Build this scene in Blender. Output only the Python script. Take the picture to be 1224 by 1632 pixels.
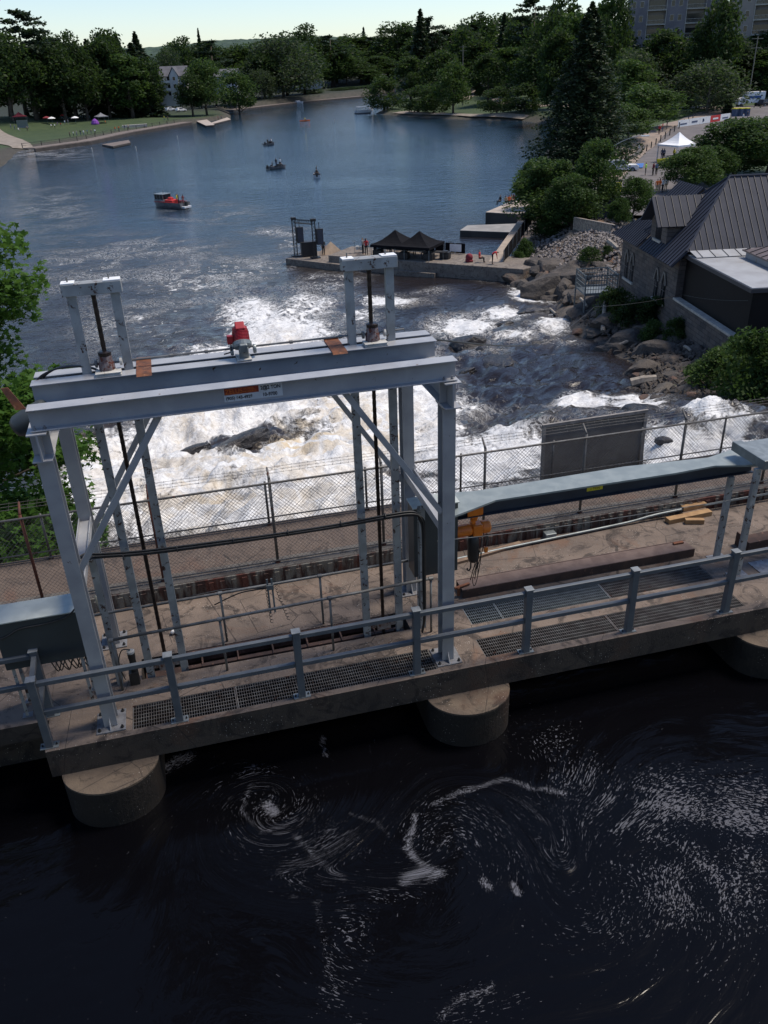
import bpy, bmesh, math, random
import numpy as np
from mathutils import Vector, Matrix
random.seed(7); rng=np.random.default_rng(11)
R=math.radians
S=bpy.context.scene
for o in list(bpy.data.objects): bpy.data.objects.remove(o)
COL=S.collection
# ---------------------------------------------------------------- camera
FPX=1320.83; CX,CY=612.,816.
CAM=np.array([2.2893,-8.5683,7.3573])
def camaxes(pitch,roll,yaw):
    cy,sy=math.cos(yaw),math.sin(yaw)
    fw=np.array([sy*math.cos(pitch),cy*math.cos(pitch),-math.sin(pitch)])
    rt=np.array([cy,-sy,0.]); up=np.cross(rt,fw)
    return math.cos(roll)*rt+math.sin(roll)*up, -math.sin(roll)*rt+math.cos(roll)*up, fw
cr,cu,cf=camaxes(R(28.466),R(-2.126),R(13.840))
cd=bpy.data.cameras.new('camera'); cam=bpy.data.objects.new('camera',cd); COL.objects.link(cam)
cam.matrix_world=Matrix(((cr[0],cu[0],-cf[0],CAM[0]),(cr[1],cu[1],-cf[1],CAM[1]),(cr[2],cu[2],-cf[2],CAM[2]),(0,0,0,1)))
cd.sensor_fit='VERTICAL'; cd.sensor_height=24; cd.lens=FPX/1632*24; cd.clip_start=.1; cd.clip_end=9000
S.camera=cam
# ---------------------------------------------------------------- world and sun
SUN_EL,SUN_AZ=R(63),R(84)      # azimuth clockwise from +Y (the view direction) towards +X
W=bpy.data.worlds.new('World'); S.world=W; W.use_nodes=True
nt=W.node_tree; bg=nt.nodes['Background']
sk=nt.nodes.new('ShaderNodeTexSky'); sk.sky_type='NISHITA'; sk.sun_disc=False
sk.sun_elevation=SUN_EL; sk.sun_rotation=SUN_AZ; sk.air_density=1.0; sk.dust_density=.3; sk.ozone_density=1.2
mxs=nt.nodes.new('ShaderNodeMix'); mxs.data_type='RGBA'; mxs.blend_type='MULTIPLY'; mxs.inputs[0].default_value=1; mxs.inputs[7].default_value=(.94,.99,1.09,1)
nt.links.new(sk.outputs[0],mxs.inputs[6]); nt.links.new(mxs.outputs[2],bg.inputs[0]); bg.inputs[1].default_value=.11
sl=bpy.data.lights.new('sun','SUN'); sl.energy=3.3; sl.angle=R(16); sl.color=(1,.90,.77)
so=bpy.data.objects.new('sun',sl); COL.objects.link(so)
sd=Vector((math.sin(SUN_AZ)*math.cos(SUN_EL),math.cos(SUN_AZ)*math.cos(SUN_EL),math.sin(SUN_EL)))
so.rotation_euler=sd.to_track_quat('Z','Y').to_euler(); so.location=(30,10,60)
S.view_settings.view_transform='Standard'; S.view_settings.look='None'; S.view_settings.gamma=1
S.view_settings.exposure=.40
S.render.engine='CYCLES'
# ---------------------------------------------------------------- where a line of sight meets a plane (used to measure places)
def ray(px,py): return cf+cr*(px-CX)/FPX-cu*(py-CY)/FPX
def G(px,py,z): d=ray(px,py); return CAM+d*((z-CAM[2])/d[2])
def GY(px,py,y): d=ray(px,py); return CAM+d*((y-CAM[1])/d[1])
def topz(p,py,px=None):
    """height z above point p at which the sight line of row py passes (vertical above p)"""
    lo,hi=p[2]-5,p[2]+90
    for _ in range(40):
        m=(lo+hi)/2; v=np.array([p[0],p[1],m])-CAM; y=CY-FPX*(v@cu)/(v@cf)
        if y>py: lo=m
        else: hi=m
    return (lo+hi)/2
# ---------------------------------------------------------------- noise
_T=rng.random((256,256))
def vnoise(x,y):
    xi=np.floor(x).astype(int); yi=np.floor(y).astype(int); fx=x-xi; fy=y-yi
    fx=fx*fx*(3-2*fx); fy=fy*fy*(3-2*fy)
    a=_T[xi%256,yi%256]; b=_T[(xi+1)%256,yi%256]; c=_T[xi%256,(yi+1)%256]; d=_T[(xi+1)%256,(yi+1)%256]
    return (a*(1-fx)+b*fx)*(1-fy)+(c*(1-fx)+d*fx)*fy
def fbm(x,y,o=4,s=1.):
    t=0.;a=.5
    for i in range(o): t=t+a*(vnoise(x*s+i*17.3,y*s+i*9.1)-.5); s*=2.03;a*=.5
    return t*2
def sstep(a,b,x): t=np.clip((x-a)/(b-a),0,1); return t*t*(3-2*t)
# ---------------------------------------------------------------- object helpers
WL={}
def tag(o,label=None,cat=None,group=None,kind=None):
    if label: o['label']=label
    if cat: o['category']=cat
    if group: o['group']=group
    if kind: o['kind']=kind
    return o
def thing(name,label,cat,loc,group=None,rz=0):
    o=bpy.data.objects.new(name,None); o.empty_display_size=.3; COL.objects.link(o)
    o.location=tuple(float(v) for v in loc); o.rotation_euler=(0,0,rz); WL[o.name]=np.array(o.location) if rz==0 else None
    return tag(o,label,cat,group)
class MB:
    def __init__(s): s.v=[];s.f=[];s.m=[];s.n=0
    def add(s,v,f,mi=0):
        v=np.asarray(v,float).reshape(-1,3); s.v.append(v); n=s.n
        for q in f: s.f.append(tuple(int(i)+n for i in q)); s.m.append(mi)
        s.n+=len(v); return s
    def box(s,x0,x1,y0,y1,z0,z1,mi=0):
        return s.add([(x0,y0,z0),(x1,y0,z0),(x1,y1,z0),(x0,y1,z0),(x0,y0,z1),(x1,y0,z1),(x1,y1,z1),(x0,y1,z1)],
            [(3,2,1,0),(4,5,6,7),(0,1,5,4),(1,2,6,5),(2,3,7,6),(3,0,4,7)],mi)
    def obox(s,c,a,b,d,mi=0):
        """box from centre and three half-extent vectors"""
        c,a,b,d=[np.asarray(t,float) for t in (c,a,b,d)]
        v=[c+i*a+j*b+k*d for k in (-1,1) for i,j in ((-1,-1),(1,-1),(1,1),(-1,1))]
        return s.add(v,[(3,2,1,0),(4,5,6,7),(0,1,5,4),(1,2,6,5),(2,3,7,6),(3,0,4,7)],mi)
    def bar(s,p,q,w,h,up=(0,0,1),mi=0):
        p,q=np.asarray(p,float),np.asarray(q,float); d=q-p; L=np.linalg.norm(d); d/=L
        u=np.asarray(up,float); sd=np.cross(d,u); 
        if np.linalg.norm(sd)<1e-6: sd=np.cross(d,(1,0,0))
        sd/=np.linalg.norm(sd); u=np.cross(sd,d)
        return s.obox((p+q)/2,d*L/2,sd*w/2,u*h/2,mi)
    def tube(s,pts,r,n=8,mi=0,cap=True):
        pts=[np.asarray(p,float) for p in pts]; k=len(pts)
        if 4<=k<=16 and not hasattr(r,'__len__') and n>=5:
            q=[]
            for i in range(k-1):
                p0,p1,p2,p3=pts[max(i-1,0)],pts[i],pts[i+1],pts[min(i+2,k-1)]
                for t in (0,.2,.4,.6,.8): q.append(.5*(2*p1+(p2-p0)*t+(2*p0-5*p1+4*p2-p3)*t*t+(3*p1-p0-3*p2+p3)*t**3))
            pts=q+[pts[-1]]; k=len(pts)
        rr=r if hasattr(r,'__len__') else [r]*k
        V=[];prev=None
        for i,p in enumerate(pts):
            d=pts[min(i+1,k-1)]-pts[max(i-1,0)]; d=d/(np.linalg.norm(d)+1e-12)
            if prev is None:
                a=np.cross(d,(0,0,1.)); 
                if np.linalg.norm(a)<.05: a=np.cross(d,(1.,0,0))
            else: a=prev-d*(prev@d)
            a/=np.linalg.norm(a); prev=a; b=np.cross(d,a)
            for j in range(n):
                t=2*math.pi*j/n; V.append(p+(a*math.cos(t)+b*math.sin(t))*rr[i])
        F=[(i*n+j,i*n+(j+1)%n,(i+1)*n+(j+1)%n,(i+1)*n+j) for i in range(k-1) for j in range(n)]
        if cap: F+= [tuple(range(n))[::-1],tuple((k-1)*n+j for j in range(n))]
        return s.add(V,F,mi)
    def lathe(s,prof,c=(0,0,0),ax=(0,0,1),n=16,mi=0):
        c=np.asarray(c,float); ax=np.asarray(ax,float); ax/=np.linalg.norm(ax)
        a=np.cross(ax,(0,0,1.)) 
        if np.linalg.norm(a)<.05: a=np.array([1.,0,0])
        a/=np.linalg.norm(a); b=np.cross(ax,a); V=[]
        for r,h in prof:
            for j in range(n):
                t=2*math.pi*j/n; V.append(c+ax*h+(a*math.cos(t)+b*math.sin(t))*r)
        k=len(prof)
        F=[(i*n+j,i*n+(j+1)%n,(i+1)*n+(j+1)%n,(i+1)*n+j) for i in range(k-1) for j in range(n)]
        F+=[tuple(range(n))[::-1],tuple((k-1)*n+j for j in range(n))]
        return s.add(V,F,mi)
    def prism(s,poly,vec,mi=0):
        p=np.asarray(poly,float); n=len(p); v=np.vstack([p,p+np.asarray(vec,float)])
        return s.add(v,[tuple(range(n))[::-1],tuple(range(n,2*n))]+[(i,(i+1)%n,n+(i+1)%n,n+i) for i in range(n)],mi)
    def ibeam(s,p,q,w,h,tf=.018,tw=.012,up=(0,0,1),mi=0):
        p,q=np.asarray(p,float),np.asarray(q,float); d=(q-p)/np.linalg.norm(q-p); u=np.asarray(up,float)
        sd=np.cross(d,u); sd/=np.linalg.norm(sd); u=np.cross(sd,d); a,b=w/2,h/2
        pr=[(-a,-b),(a,-b),(a,-b+tf),(tw,-b+tf),(tw,b-tf),(a,b-tf),(a,b),(-a,b),(-a,b-tf),(-tw,b-tf),(-tw,-b+tf),(-a,-b+tf)]
        n=12; v=[e+sd*x+u*z for e in (p,q) for x,z in pr]
        caps=[]
        for o_,rev in ((0,True),(12,False)):
            for qd in ((0,1,2,11),(11,2,3,10),(10,3,4,9),(9,4,5,8),(8,5,6,7)):
                qd=tuple(o_+i for i in qd); caps.append(qd[::-1] if rev else qd)
        return s.add(v,[(i,(i+1)%n,n+(i+1)%n,n+i) for i in range(n)]+caps,mi)
    def build(s,name,mats,parent=None,loc=None,smooth=False,bevel=0,local=False):
        me=bpy.data.meshes.new(name); v=np.vstack(s.v)
        if parent is not None: org=np.zeros(3) if (local or WL.get(parent.name) is None) else WL[parent.name]
        else: org=np.array(loc if loc is not None else (0,0,0),float)
        vv=v if (local and parent is None) else v-org
        me.from_pydata(vv.tolist(),[],s.f)
        if not isinstance(mats,(list,tuple)): mats=[mats]
        for m in mats: me.materials.append(m)
        if any(s.m): me.polygons.foreach_set('material_index',np.array(s.m,dtype=np.int32))
        if smooth: me.polygons.foreach_set('use_smooth',np.ones(len(s.f),bool))
        me.update()
        o=bpy.data.objects.new(name,me); COL.objects.link(o)
        if parent is not None: o.parent=parent; WL[o.name]=org
        else: o.location=tuple(org); WL[o.name]=org
        if bevel:
            b=o.modifiers.new('bevel','BEVEL'); b.width=bevel; b.segments=2; b.limit_method='ANGLE'; b.angle_limit=R(40)
        return o
def kids(o): return [c for c in bpy.data.objects if c.parent==o]
def dup(o,loc=None,rz=None,label=None,scale=None,parent=None,_k=None):
    c=o.copy(); COL.objects.link(c); c.parent=parent
    if loc is not None: c.location=tuple(float(t) for t in loc)
    if rz is not None: c.rotation_euler=(0,0,rz)
    if scale is not None: c.scale=scale
    if label: c['label']=label
    for k in o.children: dup(k,parent=c)
    return c
def grid(name,X,Y,Z,mats,attrs={},smooth=True,loc=(0,0,0)):
    ny,nx=X.shape; v=np.stack([X,Y,Z],-1).reshape(-1,3)-np.array(loc)
    i=np.arange(ny*nx).reshape(ny,nx)
    f=np.stack([i[:-1,:-1],i[:-1,1:],i[1:,1:],i[1:,:-1]],-1).reshape(-1,4)
    me=bpy.data.meshes.new(name); me.vertices.add(len(v)); me.vertices.foreach_set('co',v.ravel())
    me.loops.add(f.size); me.loops.foreach_set('vertex_index',f.ravel().astype(np.int32))
    me.polygons.add(len(f)); me.polygons.foreach_set('loop_start',(np.arange(len(f))*4).astype(np.int32))
    me.polygons.foreach_set('use_smooth',np.full(len(f),smooth))
    me.update(calc_edges=True)
    for k,a in attrs.items():
        if a.shape[-1]==3 and a.ndim==3:
            t=me.attributes.new(k,'FLOAT_VECTOR','POINT'); t.data.foreach_set('vector',a.reshape(-1,3).ravel().astype(np.float32))
        else:
            t=me.attributes.new(k,'FLOAT','POINT'); t.data.foreach_set('value',a.ravel().astype(np.float32))
    for m in (mats if isinstance(mats,(list,tuple)) else [mats]): me.materials.append(m)
    me.validate()
    o=bpy.data.objects.new(name,me); COL.objects.link(o); o.location=loc
    return o
# ---------------------------------------------------------------- node helpers and materials
class NT:
    def __init__(s,name):
        s.mat=bpy.data.materials.new(name); s.mat.use_nodes=True; s.t=s.mat.node_tree; s.p=s.t.nodes['Principled BSDF']
    def n(s,ty,**k):
        d=s.t.nodes.new('ShaderNode'+ty)
        for a,b in k.items():
            if a.startswith('_'): setattr(d,a[1:],b)
            else:
                nm=a.replace('_',' ')
                key=nm if nm in d.inputs else nm.title()
                s.set(d.inputs[key],b)
        return d
    def set(s,inp,v):
        if isinstance(v,bpy.types.NodeSocket): s.t.links.new(v,inp)
        elif isinstance(v,(tuple,list)) and len(v)==3 and inp.type=='RGBA': inp.default_value=(*v,1)
        else: inp.default_value=v
    def math(s,op,a,b=0.,c=None,clamp=False):
        d=s.t.nodes.new('ShaderNodeMath'); d.operation=op; d.use_clamp=clamp; s.set(d.inputs[0],a); s.set(d.inputs[1],b)
        if c is not None: s.set(d.inputs[2],c)
        return d.outputs[0]
    def ramp(s,v,a,b):
        d=s.t.nodes.new('ShaderNodeMapRange'); d.interpolation_type='SMOOTHSTEP'; s.set(d.inputs[0],v); s.set(d.inputs[1],a); s.set(d.inputs[2],b); return d.outputs[0]
    def mix(s,f,a,b):
        d=s.t.nodes.new('ShaderNodeMix'); d.data_type='RGBA'; s.set(d.inputs[0],f); s.set(d.inputs[6],a); s.set(d.inputs[7],b); return d.outputs[2]
    def noise(s,scale,detail=4,vec=None,dist=0,rough=.5):
        d=s.t.nodes.new('ShaderNodeTexNoise'); d.inputs['Scale'].default_value=scale; d.inputs['Detail'].default_value=detail
        d.inputs['Distortion'].default_value=dist; d.inputs['Roughness'].default_value=rough
        if vec is not None: s.set(d.inputs['Vector'],vec)
        return d.outputs[0]
    def vor(s,scale,vec=None,feature='F1',rnd=1.):
        d=s.t.nodes.new('ShaderNodeTexVoronoi'); d.feature=feature; d.inputs['Scale'].default_value=scale; d.inputs['Randomness'].default_value=rnd
        if vec is not None: s.set(d.inputs['Vector'],vec)
        return d
    def pos(s): return s.t.nodes.new('ShaderNodeNewGeometry').outputs['Position']
    def obj(s): return s.t.nodes.new('ShaderNodeTexCoord').outputs['Object']
    def scale(s,vec,sc):
        d=s.t.nodes.new('ShaderNodeMapping'); s.set(d.inputs[0],vec); d.inputs['Scale'].default_value=sc; return d.outputs[0]
    def attr(s,nm,o='Fac'):
        d=s.t.nodes.new('ShaderNodeAttribute'); d.attribute_name=nm; return d.outputs[o]
    def bump(s,h,st=.5,dist=.02,nrm=None):
        d=s.t.nodes.new('ShaderNodeBump'); d.inputs['Strength'].default_value=st; d.inputs['Distance'].default_value=dist; s.set(d.inputs['Height'],h)
        if nrm is not None: s.set(d.inputs['Normal'],nrm)
        return d.outputs[0]
    def out(s,**k):
        for a,b in k.items(): s.set(s.p.inputs[a.replace('_',' ')],b)
        return s.mat
def pm(name,c1,c2=None,sc=4.,rough=.7,metal=0.,bump=.2,bs=30.,bd=.01,spot=None,spc=6.,spt=.62,world=False,spec=.5):
    """procedural paint/stone/metal: two tones, patches of wear, fine bump"""
    t=NT(name); v=t.pos() if world else t.obj()
    c=c1
    if c2 is not None: c=t.mix(t.ramp(t.noise(sc,6,v,.3),.35,.65),c1,c2)
    rg=rough
    if spot is not None:
        m=t.ramp(t.noise(spc,8,v,.4,.65),spt,spt+.05); c=t.mix(m,c,spot); rg=t.math('MULTIPLY_ADD',m,.9-rough,rough)
    k=dict(Base_Color=c,Roughness=rg,Metallic=metal)
    if bump: k['Normal']=t.bump(t.noise(bs,6,v),bump,bd)
    t.p.inputs['Specular IOR Level'].default_value=spec
    return t.out(**k)
M={}
M['steel']=pm('grey_painted_steel',(.33,.335,.345),(.27,.275,.29),3.,.4,0,.08,60,.004,spot=(.09,.045,.025),spc=9,spt=.655)
M['steel_worn']=pm('worn_grey_steel',(.30,.308,.305),(.22,.225,.222),5.,.5,0,.15,60,.004,spot=(.05,.022,.014),spc=11,spt=.57)
M['rail']=pm('blue_grey_rail_paint',(.10,.112,.125),(.078,.09,.105),4.,.45,0,.08,80,.003,spot=(.3,.3,.29),spc=30,spt=.72)
M['galv']=pm('galvanised_steel',(.22,.245,.25),(.16,.18,.185),7.,.45,.35,.08,70,.003)
M['galv_dark']=pm('dull_galvanised_pipe',(.16,.165,.165),(.10,.10,.10),6.,.5,.3,.1,70,.003,spot=(.10,.05,.03),spc=14,spt=.66)
M['cabinet']=pm('green_grey_cabinet_paint',(.045,.053,.055),(.037,.044,.046),2.,.45,0,.04,40,.002)
M['cabinet_top']=pm('pale_cabinet_top',(.42,.45,.42),(.34,.37,.35),5.,.4,0,.05,40,.002)
M['darksteel']=pm('dark_beam',(.035,.045,.065),(.028,.034,.05),4.,.4,0,.05,40,.002)
M['black']=pm('black_rubber',(.012,.012,.013),(.02,.02,.02),8.,.5,0,.1,60,.003)
M['grease']=pm('greased_screw',(.014,.009,.008),(.03,.018,.014),14.,.35,.3,.3,90,.004)
M['rust']=pm('rusted_steel',(.16,.055,.022),(.07,.028,.018),9.,.85,0,.4,70,.006,spot=(.30,.14,.07),spc=12,spt=.58)
M['rustbeam']=pm('rust_brown_steel',(.062,.033,.024),(.038,.021,.017),5.,.85,0,.3,50,.006,spot=(.13,.07,.05),spc=8,spt=.6)
M['rusttop']=pm('dusty_rust_brown_steel',(.13,.092,.08),(.095,.065,.057),6.,.9,0,.3,50,.006)
M['fence']=pm('weathered_fence_steel',(.13,.125,.12),(.09,.085,.08),8.,.55,.3,.1,60,.003,spot=(.10,.035,.02),spc=10,spt=.62)
M['rustpost']=pm('rust_red_post',(.10,.03,.018),(.06,.022,.016),8.,.8,0,.2,60,.003)
M['timber']=pm('fresh_timber',(.36,.22,.10),(.27,.155,.07),8.,.75,0,.2,40,.004)
M['timber_old']=pm('grey_brown_timber',(.22,.15,.10),(.15,.10,.07),8.,.8,0,.2,40,.004)
M['wood_grey']=pm('weathered_driftwood',(.30,.26,.21),(.18,.155,.13),5.,.85,0,.3,30,.01)
M['board']=pm('weathered_plywood',(.15,.135,.12),(.11,.098,.088),3.,.85,0,.2,30,.005)
M['boardedge']=pm('pale_wood_edge',(.25,.23,.21),(.17,.155,.145),6.,.85,0,.2,30,.005)
M['orange']=pm('orange_enamel',(.72,.20,.02),(.62,.16,.015),8.,.38,0,.04,40,.002,spot=(.08,.04,.02),spc=18,spt=.68)
M['red']=pm('red_enamel',(.32,.015,.02),(.24,.012,.018),5.,.35,0,.04,40,.002)
M['white']=pm('white_paint',(.75,.75,.74),(.66,.66,.66),6.,.5,0,.05,40,.002)
M['offwhite']=pm('aged_white_paint',(.5,.49,.46),(.38,.37,.34),9.,.6,0,.1,40,.002,spot=(.12,.08,.05),spc=12,spt=.6)
M['signwhite']=pm('sign_face',(.50,.52,.54),(.44,.46,.48),9.,.5,0,0)
M['signred']=pm('sign_red',(.28,.03,.015),(.22,.025,.012),9.,.5,0,0)
M['signorange']=pm('sign_orange',(.50,.12,.02),None,rough=.5,bump=0)
M['ink']=pm('black_ink',(.02,.02,.025),None,rough=.6,bump=0)
M['yellow']=pm('yellow_paint',(.62,.55,.03),(.5,.45,.03),6.,.45,0,.05,40,.002)
M['boltsteel']=pm('pale_base_plate',(.20,.205,.22),(.13,.13,.14),12.,.5,.2,.1,60,.003,spot=(.10,.06,.045),spc=14,spt=.6)
def concrete(name,a,b,dark,red,wet=False):
    t=NT(name); v=t.pos()
    c=t.mix(t.ramp(t.noise(1.3,8,v,.6,.6),.36,.64),a,b)
    c=t.mix(t.ramp(t.noise(2.3,10,v,1.4,.70),.49,.63),c,dark)
    c=t.mix(t.math('MULTIPLY',t.ramp(t.noise(.9,7,v,.8,.6),.56,.72),.7),c,red)
    sp=t.vor(26,v); flk=t.math('MULTIPLY',t.ramp(sp.outputs['Distance'],.16,.10),t.ramp(t.noise(2.2,4,v),.50,.60))
    c=t.mix(flk,c,(.42,.38,.34))
    cr_=t.vor(1.1,t.scale(v,(1,1,1)),'DISTANCE_TO_EDGE'); w=t.noise(5,6,v)
    ck=t.ramp(t.math('ADD',cr_.outputs['Distance'],t.math('MULTIPLY',w,.02)),.017,.012)
    c=t.mix(t.math('MULTIPLY',ck,.75),c,(.02,.016,.014))
    h=t.math('ADD',t.noise(18,9,v,.2,.65),t.math('MULTIPLY',t.vor(45,v).outputs['Distance'],.35))
    return t.out(Base_Color=c,Roughness=.88 if not wet else .6,Normal=t.bump(h,.55,.015))
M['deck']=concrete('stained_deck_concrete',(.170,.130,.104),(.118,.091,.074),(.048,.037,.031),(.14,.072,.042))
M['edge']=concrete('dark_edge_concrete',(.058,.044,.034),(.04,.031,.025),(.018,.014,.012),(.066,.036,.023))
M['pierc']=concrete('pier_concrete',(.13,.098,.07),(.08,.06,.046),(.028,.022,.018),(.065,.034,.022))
M['pierside']=concrete('wet_shaded_pier_concrete',(.02,.015,.012),(.012,.010,.009),(.006,.005,.005),(.024,.012,.008),True)  # wet sides; shade below the lit tops is also put into this colour
M['walk']=concrete('walkway_concrete',(.112,.084,.068),(.09,.067,.055),(.06,.046,.039),(.115,.068,.05))
M['curbtop']=concrete('curb_concrete',(.115,.105,.095),(.085,.075,.068),(.05,.042,.038),(.085,.055,.045))
M['farpier']=concrete('river_pier_concrete',(.20,.17,.14),(.15,.125,.105),(.08,.065,.055),(.14,.10,.075))
def curbface():
    t=NT('rust_streaked_sheet_piling'); v=t.pos(); vs=t.scale(v,(1,1,.18))
    c=t.mix(t.ramp(t.noise(9,6,vs,.3,.6),.42,.60),(.16,.15,.13),(.045,.022,.018))
    c=t.mix(t.ramp(t.noise(4,6,vs,.4),.52,.64),c,(.095,.03,.02))
    return t.out(Base_Color=c,Roughness=.8,Normal=t.bump(t.noise(25,6,v),.5,.02))
M['curbface']=curbface()
# ================================================================ LARGE STRUCTURE: the dam and its deck
def slab(mb,xs0,ys0,x0,x1,y0,y1,z0,z1,holes,frontmi=1):
    xs=sorted({x0,x1,*[h[0] for h in holes],*[h[1] for h in holes]}); ys=sorted({y0,y1,*[h[2] for h in holes],*[h[3] for h in holes]})
    def solid(i,j):
        if i<0 or j<0 or i>=len(xs)-1 or j>=len(ys)-1: return False
        cx,cy=(xs[i]+xs[i+1])/2,(ys[j]+ys[j+1])/2
        return not any(h[0]<cx<h[1] and h[2]<cy<h[3] for h in holes)
    for i in range(len(xs)-1):
        for j in range(len(ys)-1):
            if not solid(i,j): continue
            a,b,c,d=xs[i],xs[i+1],ys[j],ys[j+1]
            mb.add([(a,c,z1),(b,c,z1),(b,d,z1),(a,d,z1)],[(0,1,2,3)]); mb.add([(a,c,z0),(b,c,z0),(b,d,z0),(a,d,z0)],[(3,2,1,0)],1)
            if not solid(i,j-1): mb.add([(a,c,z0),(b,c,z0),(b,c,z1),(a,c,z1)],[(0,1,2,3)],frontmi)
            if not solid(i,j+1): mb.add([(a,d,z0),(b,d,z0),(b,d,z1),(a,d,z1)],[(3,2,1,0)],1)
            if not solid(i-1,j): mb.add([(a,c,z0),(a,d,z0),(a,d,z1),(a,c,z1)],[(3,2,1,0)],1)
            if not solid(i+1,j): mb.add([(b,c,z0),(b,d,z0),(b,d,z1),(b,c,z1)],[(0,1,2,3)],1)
G1=(1.0,5.08,.0,.46); G2=(5.80,9.95,.04,.46); G3=(5.88,9.95,.82,1.32); SLOT=(1.12,4.98,.98,1.44)
dam=thing('concrete_dam','brown stained concrete dam with half round piers carrying the gate deck','dam',(5,1,0))
m=MB(); slab(m,0,0,-.05,20,-.10,2.86,-.42,0,[G1,G2,G3,SLOT])
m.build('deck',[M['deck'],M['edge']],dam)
m=MB(); slab(m,0,0,-14,-.054,.5,2.86,-.27,-.003,[]); m.build('side_deck',[M['deck'],M['edge']],dam)
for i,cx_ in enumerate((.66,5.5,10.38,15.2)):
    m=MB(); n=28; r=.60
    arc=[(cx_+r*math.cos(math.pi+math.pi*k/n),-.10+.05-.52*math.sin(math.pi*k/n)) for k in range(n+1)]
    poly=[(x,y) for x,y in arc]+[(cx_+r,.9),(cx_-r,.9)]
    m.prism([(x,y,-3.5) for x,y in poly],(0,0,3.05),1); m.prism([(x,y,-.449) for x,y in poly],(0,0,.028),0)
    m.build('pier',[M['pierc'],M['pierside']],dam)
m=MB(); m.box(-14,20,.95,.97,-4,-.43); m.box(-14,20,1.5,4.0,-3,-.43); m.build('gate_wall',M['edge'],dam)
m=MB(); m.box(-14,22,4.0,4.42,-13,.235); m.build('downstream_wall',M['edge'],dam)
m=MB(); m.box(-14,22,2.90,3.22,-.3,.25); m.build('curb',M['curbtop'],dam,bevel=.012)
m=MB()
m.box(-14,22,2.865,2.897,-.01,.24)
for k in range(200):
    x=-13.9+k*.175
    m.box(x,x+.075,2.845,2.864,-.01,.19)
m.build('sheet_piling',M['curbface'],dam)
m=MB(); m.box(-14,22,3.222,4.44,-.35,.243); m.build('walkway',M['walk'],dam)
# stoplog gate seen in the slot
gate=thing('steel_gate','rust brown riveted steel gate standing in the slot between the guide posts','gate',(3,1.2,-.4))
m=MB(); m.box(1.9,4.9,1.10,1.13,-2.2,-.03); m.box(1.16,4.94,1.02,1.28,-.16,-.13); m.build('skin_plate',M['rustbeam'],gate)
m=MB(); m.box(1.75,4.75,1.27,1.40,-.10,.02); m.box(1.75,4.75,1.03,1.10,-.10,-.005); m.build('top_beam',M['rustbeam'],gate,bevel=.006)
for k in range(6):
    m=MB(); x=1.95+k*.5; m.box(x,x+.02,1.0,1.3,-.128,.02); m.build('stiffener',M['rustbeam'],gate)
# gratings
def grating(lab,x0,x1,y0,y1,name='floor_grating',light=False):
    m=MB(); z=-.006; n=int((x1-x0)/.032)
    for k in range(n+1):
        x=x0+.012+k*(x1-x0-.024)/n; m.box(x-.0022,x+.0022,y0+.008,y1-.008,z-.03,z)
    k=int((y1-y0)/.075)
    for j in range(1,k+1):
        y=y0+j*(y1-y0)/(k+1); m.box(x0+.008,x1-.008,y-.0035,y+.0035,z-.008,z+.001)
    for a,b,c,d in ((x0+.002,x1-.002,y0+.002,y0+.008),(x0+.002,x1-.002,y1-.008,y1-.002),(x0+.002,x0+.01,y0+.009,y1-.009),(x1-.01,x1-.002,y0+.009,y1-.009)):
        m.box(a,b,c,d,z-.04,z+.002)
    o=m.build(name,M['galv'] if light else M['grating'],loc=((x0+x1)/2,y0,0)); tag(o,lab,'grating','steel floor gratings in the deck'); return o
M['grating']=pm('grating_steel',(.15,.145,.14),(.09,.08,.075),5.,.6,.2,0,spot=(.07,.03,.02),spc=7,spt=.6)
grating('steel floor grating beside the left gantry foot, leftmost piece of the front opening',1.0,2.34,.0,.46)
grating('long steel floor grating under the front railing left of the right gantry foot',2.345,5.08,.0,.46)
grating('dark steel grating at the deck edge right of the right gantry foot',5.80,7.85,.04,.46)
grating('dark steel grating at the deck edge in front of the far right railing post',7.855,9.95,.04,.46)
grating('pale steel grating nearest the hanging chain hoist cables',5.88,6.38,.82,1.32,light=True)
grating('steel grating panel just in front of the long rusty beam, middle panel of its row',6.385,8.15,.82,1.32,light=True)
grating('steel grating panel in front of the right end of the long rusty beam',8.155,9.95,.82,1.32)
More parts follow.
